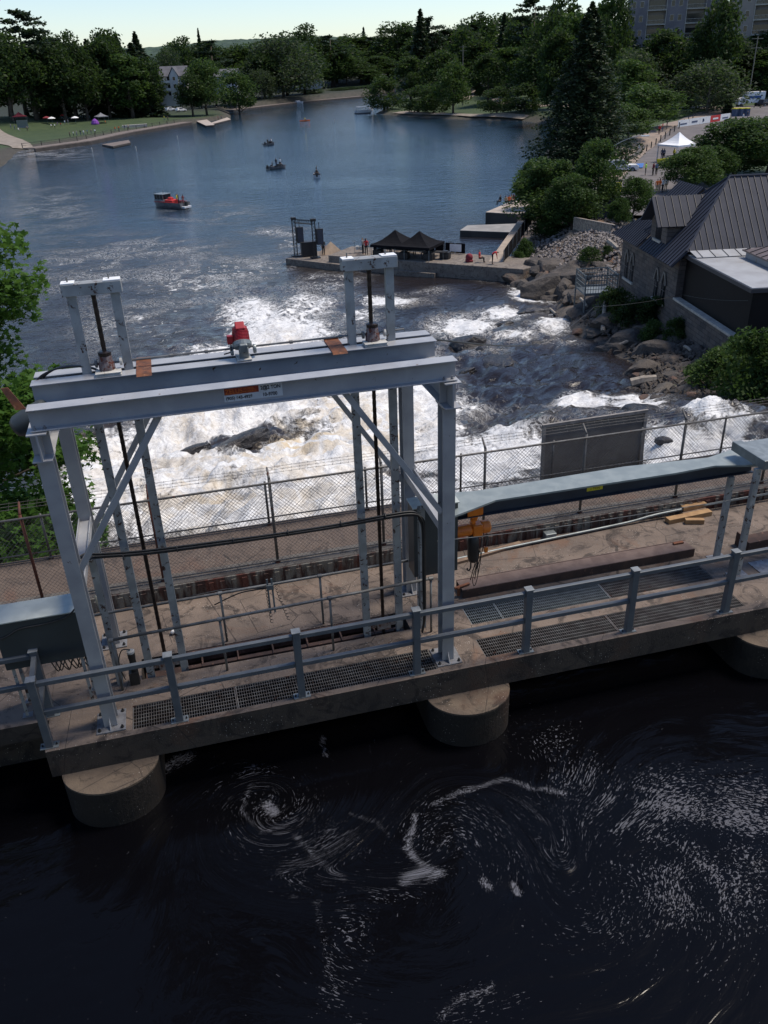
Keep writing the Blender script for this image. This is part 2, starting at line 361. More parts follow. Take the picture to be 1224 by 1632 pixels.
# ---------------------------------------------------------------- gate hoist gantry
gan=thing('gate_hoist_gantry','blue grey steel gantry frame of I-beams on four posts standing over the dam gate','gantry',(3,1,0))
XL,XR=.74,5.27
for x in (XL,XR):
    for y,tp in ((.22,3.77),(2.0,3.77)):
        m=MB(); m.ibeam((x,y,.02),(x,y,tp),.165,.2,.016,.010,up=(0,1,0)); p=m.build('post',M['steel'],gan,bevel=.003)
        m=MB(); m.box(x-.18,x+.18,y-.2,y+.2,.001,.019)
        b=m.build('base_plate',M['boltsteel'],p,bevel=.002)
        for sx in (-.14,.14):
            for sy in (-.155,.155):
                q=MB(); q.lathe([(.022,0),(.022,.018),(.012,.019),(.012,.04)],(x+sx,y+sy,.02),n=6); q.build('anchor_bolt',M['black'],p)
        m=MB(); m.prism([(x+.004,y-.1,.02),(x+.004,y-.19,.02),(x+.004,y-.1,.16)],(-.012,0,0)); m.build('stiffener',M['steel'],p)
        m=MB(); m.box(x-.10,x+.10,y-.13,y+.13,3.772,3.788); m.build('cap_plate',M['steel'],p)
    m=MB(); m.ibeam((x,-.02,3.95),(x,2.15,3.95),.2,.32,.016,.010)
    m.box(x-.1,x-.012,.18,.192,3.81,4.09); m.box(x+.012,x+.1,.18,.192,3.81,4.09)
    m.build('cross_beam',M['steel'],gan,bevel=.003)
    m=MB(); m.ibeam((x,.325,2.08),(x,1.895,2.08),.12,.16,.012,.008,up=(1,0,0)); m.build('side_strut',M['steel'],gan,bevel=.002)
    sx=1 if x<3 else -1
    m=MB(); m.bar((x+sx*.09,.16,2.36),(x+sx*1.25,.16,4.11),.07,.06,(0,1,0)); m.build('knee_brace',M['steel'],gan,bevel=.004)
    m=MB(); m.bar((x+sx*.08,1.98,1.93),(x+sx*1.25,1.98,3.74),.07,.06,(0,1,0)); m.build('knee_brace',M['steel'],gan,bevel=.004)
    m=MB(); m.ibeam((x+sx*.1,1.0,0),(x+sx*.1,1.0,2.0),.08,.1,.008,.006,up=(0,1,0)); m.build('middle_leg',M['steel_worn'],gan)
m=MB(); m.ibeam((.84,2.0,3.87),(5.17,2.0,3.87),.12,.15); m.build('tie_beam',M['steel'],gan)
beams={}
for nm,y,a,b,bm in (('front',.12,.69,5.335,0),('mid',.93,.65,5.35,0),('rear',1.22,.66,5.355,0)):
    m=MB(); m.ibeam((a,y,4.24),(b,y,4.24),.2,.238,.012,.008); beams[nm]=m.build('lifting_beam',M['steel'],gan,bevel=.002)
for x in (.73,.83,5.18,5.28):
    for z0 in (4.137,):
        q=MB(); q.lathe([(.018,0),(.018,.014),(.010,.015),(.010,.035)],(x,.06,z0),n=6); q.build('flange_bolt',M['boltsteel'],gan)
m=MB(); m.prism([(.50,.10,4.60),(.57,.10,4.60),(.70,.04,4.375),(.60,.04,4.375)],(0,.012,0)); m.build('bent_plate',M['rust'],gan)
# sign on the front beam
def textmesh(s,size,mat,loc,parent,name='lettering',align='LEFT',sx=1.,depth=.0015,rot=None,bold=0.):
    cu_=bpy.data.curves.new(name,'FONT'); cu_.body=s; cu_.size=size; cu_.align_x=align; cu_.extrude=depth; cu_.offset=bold
    t=bpy.data.objects.new(name,cu_); COL.objects.link(t); dg=bpy.context.evaluated_depsgraph_get(); dg.update()
    me=bpy.data.meshes.new_from_object(t.evaluated_get(dg)); bpy.data.objects.remove(t)
    me.materials.clear(); me.materials.append(mat)
    o=bpy.data.objects.new(name,me); COL.objects.link(o); o.parent=parent; org=WL[parent.name]; WL[o.name]=org
    mt=Matrix.Translation(Vector(np.array(loc)-org))@(rot if rot is not None else Matrix.Rotation(R(90),4,'X'))@Matrix.Diagonal((sx,1,1,1)); me.transform(mt)
    return o
sy=.106
sg=MB(); sg.box(2.69,3.33,sy,sy+.004,4.165,4.325); sign=sg.build('name_plate',M['signwhite'],gan); sign['label']='red and white sign plate lettered ZELUS, 2@2 TON, 10-9700'
q=MB(); q.box(2.697,3.07,sy-.002,sy-.0005,4.243,4.318); q.build('red_field',M['signred'],sign)
textmesh('ZELUS',.075,M['signorange'],(2.706,sy-.003,4.254),sign,sx=.90,bold=.001)
textmesh('MATERIAL',.030,M['signorange'],(2.90,sy-.003,4.284),sign,sx=.92,bold=.0006)
textmesh('HANDLING',.030,M['signorange'],(2.90,sy-.003,4.254),sign,sx=.92,bold=.0006)
textmesh('(905) 643-4928',.050,M['ink'],(2.708,sy-.001,4.187),sign,sx=.92,bold=.0012)
textmesh('2@2 TON',.058,M['ink'],(3.09,sy-.001,4.262),sign,sx=.85,bold=.0014)
textmesh('10-9700',.055,M['ink'],(3.105,sy-.001,4.185),sign,sx=.90,bold=.0014)
# grey rounded housing at the left end
m=MB(); m.lathe([(.02,-.2),(.10,-.19),(.13,-.14),(.14,0),(.14,.2),(.12,.24)],(.58,.75,4.0),(.75,0,.35),14)
o=m.build('pipe_end_housing',M['cabinet'],loc=(.58,.75,4.0),smooth=True); tag(o,'smooth grey rounded housing poking out at the left end of the gantry beams','housing')
# gate lift towers: guide posts, head beam, screw, jack
def tower(xa,xb,lab):
    t=thing('gate_lift_tower',lab,'gate lift',((xa+xb)/2,1.05,0),'gate lift towers on the gantry')
    for x in (xa,xb):
        m=MB(); m.box(x-.05,x+.05,1.027,1.035,-.3,5.245); m.box(x-.05,x-.042,1.036,1.09,-.3,5.245); m.box(x+.042,x+.05,1.036,1.09,-.3,5.245)
        m.build('guide_post',M['steel_worn'],t)
    m=MB(); m.box(xa-.085,xb+.085,.97,1.13,5.247,5.375); h=m.build('head_beam',M['steel_worn'],t,bevel=.006)
    for x0,x1 in ((xa-.08,xa+.06),(xb-.10,xb+.08)):
        q=MB(); q.box(x0,x1,.975,1.125,5.377,5.388); q.build('top_plate',M['white'],h)
    for x in (xa-.01,xb-.04):
        q=MB(); q.tube([(x,1.06,5.37),(x,1.06,5.44)],.009,6); q.build('threaded_stud',M['galv_dark'],h)
    xm=(xa+xb)/2
    m=MB(); r=[]; P_=[]
    for k in range(120):
        z=-.25+k*5.48/119; P_.append((xm,1.05,z)); r.append(.024+.003*(k%2))
    m.tube(P_,r,8); m.build('screw_stem',M['grease'],t)
    m=MB(); m.box(xm-.13,xm+.15,.84,1.015,4.364,4.375); m.box(xm-.13,xm+.15,.84,1.015,4.392,4.402); m.box(xm-.12,xm+.14,.85,1.01,4.3755,4.3915); jb=m.build('jack_base',M['offwhite'],t)
    m=MB(); m.lathe([(.085,0),(.09,.03),(.075,.10),(.07,.16)],(xm,1.0,4.403),n=14); m.lathe([(.06,.161),(.072,.165),(.072,.20),(.05,.21)],(xm,1.0,4.403),n=14,mi=1)
    for a in range(6):
        q=a*math.pi/3; m.bar((xm+.05*math.cos(q),1.0+.05*math.sin(q),4.41),(xm+.088*math.cos(q),1.0+.088*math.sin(q),4.41),.02,.14,mi=0)
    m.build('screw_jack',[M['jackpaint'],M['grease']],t,smooth=False)
    for dx in (.14,-.13):
        m=MB(); m.lathe([(.02,0),(.045,.006),(.045,.03),(.02,.036)],(xm+dx,1.02,4.47),(1,0,0),14); m.build('coupling',M['offwhite'] if dx>0 else M['galv_dark'],t)
    m=MB(); m.box(xa+.055,xb-.055,1.03,1.08,.10,.17); m.box(xm-.1,xm+.1,.99,1.028,.08,.19); m.build('gate_hanger',M['offrust'],t,bevel=.006)
    return t
M['jackpaint']=pm('rust_speckled_jack',(.20,.17,.17),(.12,.08,.08),14.,.7,.1,.3,60,.004,spot=(.10,.03,.02),spc=16,spt=.52)
M['offrust']=pm('rust_stained_fitting',(.20,.18,.17),(.12,.07,.05),12.,.75,.1,.3,60,.004,spot=(.09,.035,.02),spc=12,spt=.52)
tower(1.25,1.71,'left gate lift tower with rust streaks and black screw above the gantry beams')
tower(4.34,4.83,'right gate lift tower with black screw, standing nearest the right gantry post')
# drive shaft and motor
m=MB(); m.tube([(1.0,1.06,4.455),(5.0,1.06,4.475)],.013,8); 
for x in (2.2,2.6,3.6,4.2): m.lathe([(.022,-.02),(.022,.02)],(x,1.06,4.455+.005*(x-1)),(1,0,0),10)
o=m.build('drive_shaft',M['galv_dark'],loc=(3,1.06,4.45)); tag(o,'thin grey steel drive shaft running above the gantry beams between both screw jacks','shaft')
mo=thing('hoist_motor','red and grey electric gear motor on the middle of the gantry','motor',(3.02,.98,4.365))
m=MB(); m.box(2.93,3.10,.84,1.12,4.366,4.382); m.build('base_plate',M['offwhite'],mo,bevel=.003)
ax=np.array((0.,.55,.83)); c0=np.array((3.015,.97,4.53)); 
m=MB(); m.obox((3.02,.93,4.45),(.055,0,0),(0,.045,.015),(0,-.02,.075)); m.obox((3.02,.88,4.52),(.045,0,0),(0,.04,.01),(0,-.01,.05)); m.build('gearbox',M['galv'],mo,bevel=.012)
m=MB(); m.lathe([(.018,0),(.018,.012)],(3.02,.865,4.475),(0,-.95,.2),12); m.build('oil_plug',M['black'],mo)
m=MB(); m.lathe([(.06,-.05),(.10,-.04),(.112,-.02),(.112,.02),(.098,.03)],c0,ax,22); m.build('flange',M['galv'],mo,smooth=False)
m=MB(); prof=[(.093,.032)]
for k in range(7): prof+= [(.098,.04+k*.017),(.098,.047+k*.017),(.086,.049+k*.017),(.086,.055+k*.017)]
prof+=[(.092,.165),(.085,.20),(.05,.215),(.01,.22)]
m.lathe(prof,c0,ax,22); m.build('motor_body',M['red'],mo,smooth=False)
m=MB(); m.obox(c0+ax*.11+np.array((0,.0,.10)),(.055,0,0),(0,.05,.03),(0,-.015,.025)); m.build('fan_cover',M['red'],mo,bevel=.01)
m=MB(); m.obox(c0+ax*.07+np.array((-.13,0,0)),(.035,0,0),(0,.035,.0),(0,0,.05)); m.build('junction_box',M['red'],mo,bevel=.008)
m=MB(); m.tube([(2.885,.97,4.54),(2.88,.95,4.48),(2.87,1.0,4.44),(2.80,1.05,4.41)],.008,6); m.build('power_lead',M['black'],mo)
for dx in (-.13,.135):
    m=MB(); m.lathe([(.02,-.02),(.05,-.018),(.055,0),(.05,.018),(.02,.02)],(3.02+dx,1.0,4.455),(1,0,0),16); m.build('shaft_coupling',M['galv'],mo)
for i,(x0,x1,lab) in enumerate(((1.79,1.96,'small square rust brown plate lying across the beams beside the left lift tower'),(4.04,4.22,'rusted plate lying across the beams beside the right lift tower'))):
    m=MB(); m.box(x0,x1,.80,1.30,4.362,4.372); m.add([(x0,.80,4.372),(x1,.80,4.372),(x1,.75,4.35),(x0,.75,4.35)],[(0,1,2,3)]); m.box(x0,x1,1.30,1.315,4.362,4.40)
    o=m.build('rusty_plate',M['rust'],loc=((x0+x1)/2,1.05,4.362)); tag(o,lab,'plate','rusty cover plates on the gantry beams')
m=MB()
for k in range(3): m.tube([(.66+.02*k,1.04+.02*k,4.12),(.70+.03*k,1.04+.02*k,4.34),(.86+.02*k,1.03+.02*k,4.44),(1.05,1.02+.02*k,4.47),(1.25,1.04+.01*k,4.44),(1.38,1.06+.01*k,4.36),(1.42,1.07,4.2)],.011,6)
o=m.build('cable_loop',M['black'],loc=(.9,1.05,4.37),smooth=True); tag(o,'black cable looping over the left end of the gantry beams beside the left tower','cable')
# ---------------------------------------------------------------- deck railings
def rail_run(t,p,q,z,mat=M['rail'],w=.06,h=.06):
    m=MB(); m.bar((*p,z),(*q,z),w,h); m.build('rail',mat,t,bevel=.004)
rl=thing('deck_railing','blue grey square tube railing with two rails along the front edge of the dam deck','railing',(4.8,0,0))
def rpost(t,x,y,h=1.05,plate=True):
    m=MB(); m.box(x-.046,x+.046,y-.046,y+.046,.013,h); p=m.build('post',M['rail'],t,bevel=.004)
    q=MB(); q.box(x-.058,x+.058,y-.056,y+.056,h+.001,h+.016); q.build('cap',M['capgrey'],p,bevel=.003)
    if plate:
        q=MB(); q.box(x-.11,x+.11,y-.055,y+.06,.001,.012); q.build('base_plate',M['galv'],p)
        for s in (-.085,.085):
            q=MB(); q.lathe([(.014,0),(.014,.012),(.008,.013),(.008,.03)],(x+s,y,.012),n=6); q.build('anchor_bolt',M['black'],p)
M['capgrey']=pm('pale_post_cap',(.21,.225,.235),(.15,.165,.18),9.,.5,.1,.1,60,.002)
SP=1.594
for i in range(8): rpost(rl,i*SP,.0)
for i in range(8):
    a=i*SP+.048; b=(i+1)*SP-.048
    for z in (.97,.53):
        m=MB(); m.bar((a,.012,z),(b,.012,z),.06,.06); m.build('rail',M['rail'],rl,bevel=.004)
rpost(rl,-.03,.60)
for z in (.97,.53):
    m=MB(); m.bar((-.005,.05,z),(-.027,.552,z),.06,.06); m.build('rail',M['rail'],rl,bevel=.004)
    m=MB(); m.bar((-6,.60,z+.0),(-.08,.60,z+.0),.06,.06); m.build('rail',M['rail'],rl,bevel=.004)
for x in (-1.7,-3.3,-4.9): rpost(rl,x,.60)
def pipe_rail(lab,y,x0,x1,z0,z1,posts):
    t=thing('pipe_guard_rail',lab,'guard rail',((x0+x1)/2,y,0),'grey pipe rails on both sides of the gate slot')
    m=MB(); m.tube([(x0,y,z0),((x0+x1)/2,y,(z0+z1)/2),(x1,y,z1)],.021,8); m.build('top_pipe',M['galv_dark'],t,smooth=True)
    for x in posts:
        z=z0+(z1-z0)*(x-x0)/(x1-x0)
        m=MB(); m.tube([(x,y,0),(x,y,z-.02)],.017,8); m.build('pipe_post',M['galv_dark'],t,smooth=True)
        m=MB(); m.lathe([(.03,-.03),(.03,.03)],(x,y,z),(1,0,0),10); m.build('fitting',M['galv_dark'],t)
    return t
pipe_rail('rear grey pipe guard rail, the one nearer the rust streaked curb',1.5,.45,5.11,.83,.86,(2.34,3.775))
pipe_rail('front grey pipe guard rail, between the gate slot and the front gratings',.83,.86,5.26,.84,.93,(.87,2.28,3.79,5.25))
M['conduitpale']=pm('pale_conduit',(.30,.29,.22),(.22,.21,.17),6.,.5,.1,.05)
m=MB(); m.tube([(.80,1.12,0),(.80,1.12,1.0),(.76,1.15,1.35)],.022,8); o=m.build('conduit_riser',M['conduitpale'],loc=(.8,1.12,0),smooth=True); tag(o,'pale vertical conduit riser beside the left gantry side leg','conduit')
# device beside the gate
dv=thing('black_sensor_housing','black upright cylinder with white cap beside the left gate guide post','sensor',(1.02,1.0,0))
m=MB(); m.lathe([(.045,0),(.045,.42),(.05,.42),(.05,.5)],(1.06,.95,0),n=14); m.box(.98,1.10,.88,.99,.0,.2); m.build('body',M['black'],dv)
m=MB(); m.lathe([(.052,.501),(.052,.53),(.02,.54)],(1.06,.95,0),n=14); m.build('cap',M['offwhite'],dv)
m=MB(); m.tube([(1.06,.95,.55),(.95,.95,.56),(.88,.95,.35),(.92,.92,.1)],.008,6); m.build('lead',M['black'],dv)
m=MB(); m.tube([(1.56,1.9,.03),(1.6,1.93,.05),(1.64,1.9,.03)],[.03,.04,.02],7); o=m.build('white_rag',M['white'],loc=(1.6,1.9,0),smooth=True); tag(o,'small crumpled white scrap on the deck behind the left guide posts','litter')
# bracket with coiled leads
bx=float(GY(430,940,1.5)[0])
br=thing('cable_bracket','pair of galvanised upright flat bars clamped to the rear pipe rail','bracket',(bx,1.5,0))
for s in (-.03,.035):
    m=MB(); m.box(bx+s-.013,bx+s+.013,1.44,1.452,.40,.98); m.build('flat_bar',M['galv'],br,bevel=.002)
m=MB(); m.box(bx-.05,bx+.055,1.425,1.439,.80,.88); m.build('clamp',M['galv'],br,bevel=.004)
for i,(dx,lean,lab) in enumerate(((-.05,.02,'black coiled lead hanging left of the galvanised cable bracket'),(.08,.14,'black coiled lead hanging right of the galvanised cable bracket'))):
    m=MB(); pts=[]
    for k in range(150):
        t=k/149; a=t*2*math.pi*11; pts.append((bx+dx+lean*t+.018*math.cos(a),1.45+.018*math.sin(a),.84-.62*t))
    m.tube(pts,.005,5); o=m.build('coiled_lead',M['black'],loc=(bx+dx,1.45,.84),smooth=True); tag(o,lab,'lead','black coiled leads on the cable bracket')
m=MB(); m.tube([(bx-.05,1.46,.82),(bx-.2,1.5,.80),(bx-.45,1.6,.72),(bx-.8,1.9,.4)],.01,6); m.tube([(bx-.05,1.46,.84),(bx-.25,1.5,.83),(bx-.6,1.55,.86),(bx-1.1,1.52,.86)],.008,6)
o=m.build('loose_cable',M['black'],loc=(bx,1.5,.8),smooth=True); tag(o,'black loose cable draped along the rear pipe rail left of the bracket','cable')
# black cable bundle across the gantry
bd=thing('cable_bundle','bundle of black cables strung across the gantry and down beside the right cabinet','cable',(3,.75,2.1))
for k,(dz,dy) in enumerate(((0,0),(.028,.012),(-.026,.010),(.004,.03))):
    pts=[(.60,.5+dy,2.16+dz),(.80,.70+dy,2.19+dz*1.6),(1.0,.75+dy,2.15+dz),(1.5,.75+dy,2.10+dz),(2.3,.75+dy,2.07+dz),(3.2,.75+dy,2.05+dz*.8),(4.0,.75+dy,2.05+dz*.8),(4.7,.75+dy,2.07+dz),(5.0,.75+dy,2.05+dz),(5.10-dz,.75+dy,1.95),(5.13-dz*.6,.75+dy,1.75),(5.13-dz*.6,.75+dy,1.0),(5.13-dz*.4,.75+dy,.35),(5.10,.78+dy,.05)]
    m=MB(); m.tube(pts,.012,7); m.build('cable',M['black'],bd,smooth=True)
for x in (1.25,1.9,2.6,3.3,4.0,4.6):
    m=MB(); m.lathe([(.045,-.006),(.045,.006)],(x,.762,2.06+.03*abs(x-3.3)*.5),(1,0,0),10); m.build('cable_tie',M['black'],bd)
# cabinets
def cabinet(lab,x0,x1,y0,y1,z0,z1,legs):
    t=thing('control_cabinet',lab,'cabinet',((x0+x1)/2,y0,0),'grey control cabinets on the deck')
    m=MB(); m.box(x0,x1,y0,y1,z0,z1); b=m.build('body',M['cabinet'],t,bevel=.008)
    m=MB(); m.box(x0-.015,x1+.015,y0-.02,y1+.02,z1+.002,z1+.02); m.build('lid',M['cabinet_top'],t,bevel=.004)
    for (x,y) in legs:
        m=MB(); m.box(x-.02,x+.02,y-.003,y+.003,.012,z0-.001); m.box(x-.02,x-.015,y+.004,y+.04,.012,z0-.001); p=m.build('leg',M['steel_worn'],t)
        q=MB(); q.box(x-.06,x+.06,y-.03,y+.07,.001,.011); q.build('foot',M['boltsteel'],p)
    return t
c1=cabinet('wide dark grey control cabinet with pale lid at the left end of the deck',-.40,.60,.62,1.02,.80,1.50,((-.33,.66),(.5,.66),(-.33,.95),(.5,.95)))
m=MB(); m.tube([(-.40,.60,1.28),(-.25,.60,1.33),(-.1,.60,1.40),(.2,.60,1.41),(.45,.60,1.46),(.58,.60,1.56)],.011,6); m.build('surface_cable',M['black'],c1,smooth=True)
m=MB()
for k in range(9):
    x=.1+k*.052; a=random.uniform(.05,.13); m.tube([(x,.75,.80),(x+.02,.72,.72),(x+a,.70,.62-.3*a),(x+a+.05,.72,.70),(x+.1+a,.74,.79)],.008,5)
m.build('looped_leads',M['black'],c1,smooth=True)
c2=cabinet('tall dark grey control cabinet fixed behind the right front gantry post',5.12,5.78,1.2,1.5,.74,1.87,((5.2,1.25),(5.7,1.25)))
m=MB(); m.box(5.18,5.72,1.192,1.199,.82,1.80); m.build('door',M['cabinet'],c2,bevel=.003)
# ---------------------------------------------------------------- monorail crane with chain hoist
cr_t=thing('monorail_crane','low monorail crane beam under a pale bow tie shaped sheet metal cover','crane',(8,1.5,0))
zc=1.78
fr=[G(725,822,zc),G(790,797,zc),G(1075,754,zc),G(1140,742,zc),G(1216,741,zc)]; bk=[G(1178,712,zc),G(1150,721.5,zc),G(1129,729,zc),G(1050,735,zc),G(760,782,zc),G(722,785,zc)]
poly=[(float(p[0]),float(p[1])) for p in fr+bk]
m=MB(); nf=len(fr); cen=[(x,1.52) for x in (5.7,6.4,9.0,10.0,10.7)]
F=[(p[0],p[1],zc) for p in fr]; B=[(p[0],p[1],zc) for p in bk][::-1]
B5=[B[0],B[1],((B[2][0]-.6),B[2][1],zc),B[3],B[5]]
top=F+B5; low=[(x,y,z-.012) for x,y,z in top]
quads=[(i,i+1,6+i,5+i) for i in range(4)]
m.add(top,quads); m.add(low,[q[::-1] for q in quads])
for i in range(4):
    m.add([F[i],F[i+1],(F[i+1][0],F[i+1][1],zc-.03),(F[i][0],F[i][1],zc-.03)],[(3,2,1,0)])
m.build('sheet_cover',M['cover'] if 'cover' in M else pm('pale_zinc_sheet',(.24,.27,.265),(.19,.22,.22),5.,.42,.1,.06,30,.004),cr_t)
m=MB(); m.ibeam((5.72,1.44,1.625),(10.75,1.44,1.625),.16,.27,.014,.01); m.build('runway_beam',M['darksteel'],cr_t)
m=MB(); m.box(7.90,8.16,1.422,1.430,1.59,1.665); tg=m.build('capacity_tag',M['yellow'],cr_t); tg['label']='small yellow capacity tag lettered 1 TON'
textmesh('1 TON',.055,M['ink'],(7.95,1.420,1.607),tg,depth=.001)
for y,tp in ((1.36,1.485),(.82,1.875)):
    m=MB(); m.box(10.30,10.40,y-.03,y+.03,.012,tp); p=m.build('leg',M['steelgreen'] if 'steelgreen' in M else M['steel_worn'],cr_t,bevel=.004)
    q=MB(); q.box(10.2,10.5,y-.08,y+.08,.001,.011); q.build('base_plate',M['boltsteel'],p)
m=MB(); m.box(10.36,10.52,.72,1.50,1.88,2.03); m.build('cross_channel',M['galv'],cr_t,bevel=.01)
m=MB(); m.box(10.53,14,.80,1.46,1.99,2.01); m.box(10.55,14,1.05,1.2,1.8,1.985); m.build('next_cover',M['galv'],cr_t)
m=MB(); m.tube([(5.4,1.0,1.42),(7,1.05,1.30),(9,1.0,1.30),(10.4,.80,1.42),(13,.8,1.5)],.006,5); o=m.build('steel_wire',M['galv_dark'],loc=(8,1,1.3)); tag(o,'thin steel wire strung along the deck under the monorail crane','wire')
ho=thing('chain_hoist','orange electric chain hoist with black chain bag hanging under the crane beam','hoist',(6.1,1.5,1.2))
hx=6.08; hy=1.46; hz=1.24
m=MB(); m.lathe([(.04,-.30),(.085,-.29),(.09,-.27),(.09,-.02),(.075,0)],(hx,hy,hz),(1,0,0),18); m.build('motor_end',M['orange'],ho)
m=MB(); 
for k in range(8): m.lathe([(.094,0),(.094,.008)],(hx-.25+k*.028,hy,hz),(1,0,0),18)
m.build('cooling_fins',M['orange'],ho)
m=MB(); m.box(hx+.001,hx+.15,hy-.10,hy+.10,hz-.09,hz+.10); m.build('gear_case',M['orange'],ho,bevel=.02)
m=MB(); m.lathe([(.09,0),(.10,.02),(.10,.11),(.07,.14)],(hx+.152,hy,hz+.01),(1,0,0),18); m.build('brake_cover',M['orange'],ho)
m=MB(); m.bar((hx+.03,hy,hz+.10),(hx+.03,hy,hz+.22),.06,.05,(0,1,0)); m.lathe([(.05,-.015),(.05,.015)],(hx+.03,hy,hz+.17),(0,1,0),12); m.build('suspension_hook',M['orange'],ho,bevel=.006)
for s in (-.115,.115):
    m=MB(); m.box(hx-.09,hx+.15,hy+.04+s-.006,hy+.04+s+.006,hz+.24,hz+.39); m.prism([(hx-.02,hy+.04+s,hz+.24),(hx+.08,hy+.04+s,hz+.24),(hx+.05,hy+.04+s,hz+.17),(hx+.01,hy+.04+s,hz+.17)],(0,.008,0)); m.build('trolley_plate',M['orange'],ho)
m=MB(); m.tube([(hx+.03,hy-.09,hz+.2),(hx+.03,hy+.17,hz+.2)],.018,8); m.build('trolley_pin',M['orange'],ho)
m=MB(); m.lathe([(.03,.13),(.075,.12),(.085,.0),(.085,-.26),(.06,-.33),(.02,-.34)],(hx+.02,hy-.04,hz-.20),(0,0,1),14); m.build('chain_bag',M['black'],ho,smooth=True)
m=MB(); m.tube([(hx-.02,hy-.06,hz-.53),(hx-.02,hy-.06,hz-.62),(hx-.04,hy-.06,hz-.67),(hx-.07,hy-.06,hz-.66),(hx-.075,hy-.06,hz-.63)],.012,7); m.build('load_hook',M['black'],ho,smooth=True)
m=MB()
for k in range(6):
    x=hx+.10+random.uniform(-.05,.08); e=random.uniform(-.10,.02)
    m.tube([(x,hy-.03,hz+.05),(x+random.uniform(-.04,.06),hy-.08,hz-.15),(x+e*.4+.03,hy-.07,hz-.45),(x+e,hy-.05,hz-.7-.08*(k%3))],.007,5)
m.tube([(hx+.08,hy-.05,hz-.6),(hx+.02,hy-.05,hz-.85),(hx+.05,hy-.05,hz-.98),(hx+.10,hy-.05,hz-.8),(hx+.09,hy-.05,hz-.4)],.006,5)
m.build('pendant_cables',M['black'],ho,smooth=True)
m=MB(); m.box(hx+.19,hx+.245,hy-.08,hy-.03,hz-.40,hz-.31); m.build('limit_block',M['orange'],ho,bevel=.008)
m=MB(); m.tube([(hx+.22,hy-.05,hz),(hx+.235,hy-.055,hz-.15),(hx+.217,hy-.055,hz-.31)],.007,5); m.build('control_lead',M['black'],ho)
# things lying on the deck
m=MB(); m.box(5.98,10.02,1.50,1.515,.001,.148); m.box(5.98,10.02,1.516,1.80,.125,.14,1); m.box(5.98,10.02,1.801,1.815,.001,.148,1)
o=m.build('steel_channel',[M['rustbeam'],M['rusttop']],loc=(8,1.65,0)); tag(o,'long rusty steel channel lying on the deck behind the gratings','steel beam')
m=MB(); m.obox((6.0,1.60,.165),(.13,.03,0),(-.006,.02,0),(0,0,.012)); m.obox((5.93,1.56,.10),(.02,0,0),(0,.02,0),(0,0,.07)); o=m.build('rusty_clamp',M['rust'],loc=(6.0,1.6,.15)); tag(o,'small rusty clamp on the left end of the long rusty channel','clamp')
m=MB(); m.obox((9.86,1.74,.155),(.09,.0,0),(0,.025,0),(0,0,.014)); o=m.build('rusty_block',M['rust'],loc=(9.86,1.74,.14)); tag(o,'small rusty block on the right end of the long rusty channel','block')
p0=G(1180,872,.0); m=MB(); m.obox((p0[0]+1.6,p0[1],.09),(1.6,.06,0),(-.01,.12,0),(0,0,.085)); m.box(p0[0]-.03,p0[0]-.01,p0[1]-.1,p0[1]+.12,.0,.24); o=m.build('short_steel_beam',[M['rustbeam']],loc=(float(p0[0]),float(p0[1]),0)); tag(o,'rust brown steel beam at the right edge of the deck behind the crane legs','steel beam')
m=MB(); m.box(10.72,11.15,.62,1.05,.001,.014); o=m.build('steel_plate',M['boltsteel'],loc=(10.9,.8,0)); tag(o,'pale square steel plate lying on the deck right of the crane legs','plate')
m=MB(); m.tube([(5.5,2.50,.04),(6.9,2.62,.04),(8.06,2.70,.04),(9.5,2.78,.05),(10.5,2.80,.12),(14,2.80,.16)],.024,8); o=m.build('long_conduit',M['galv'],loc=(8,2.7,0),smooth=True); tag(o,'long pale grey conduit pipe lying along the foot of the curb','pipe')
jb_=G(876,853,.06); m=MB(); m.box(jb_[0]-.10,jb_[0]+.10,jb_[1]-.07,jb_[1]+.07,.001,.12); o=m.build('conduit_box',M['galv'],loc=(float(jb_[0]),float(jb_[1]),0),bevel=.01); tag(o,'small grey junction box on the long conduit on the deck','junction box')
def block(lab,p,q,w,h,z=0.,mat='timber',g='timber blocks heaped by the curb'):
    m=MB(); a=np.array((p[0],p[1],z+h/2)); b=np.array((q[0],q[1],z+h/2)); m.bar(a,b,w,h); o=m.build('timber_block',M[mat],loc=(float(a[0]),float(a[1]),z),bevel=.006); tag(o,lab,'timber',g)
a=G(1063,832,.02);b=G(1131,818,.02); block('longest pale timber baulk leaning out from the heap by the curb',a,b,.13,.09)
a=G(1091,834,.0);b=G(1121,834,.0); block('short bright yellow timber block in front of the long baulk',a,b,.09,.09)
a=G(1085,823,.0);b=G(1122,815,.0); block('lower short timber block behind the long baulk',a,b,.12,.09,.0,'timber_old')
a=G(1085,821,.0);b=G(1121,813,.0); block('timber block on top of the heap nearest the curb',a,b,.12,.08,.095)
a=G(1063,812,.0);b=G(1083,810,.0); block('old grey brown timber end at the left of the heap under the curb',a,b,.08,.1,.0,'timber_old')
a=G(700,905,.0);b=G(830,868,.0); block('long pale brown plank lying behind the chain hoist',a,b,.11,.05,.0,'timber_old','planks lying on the deck')
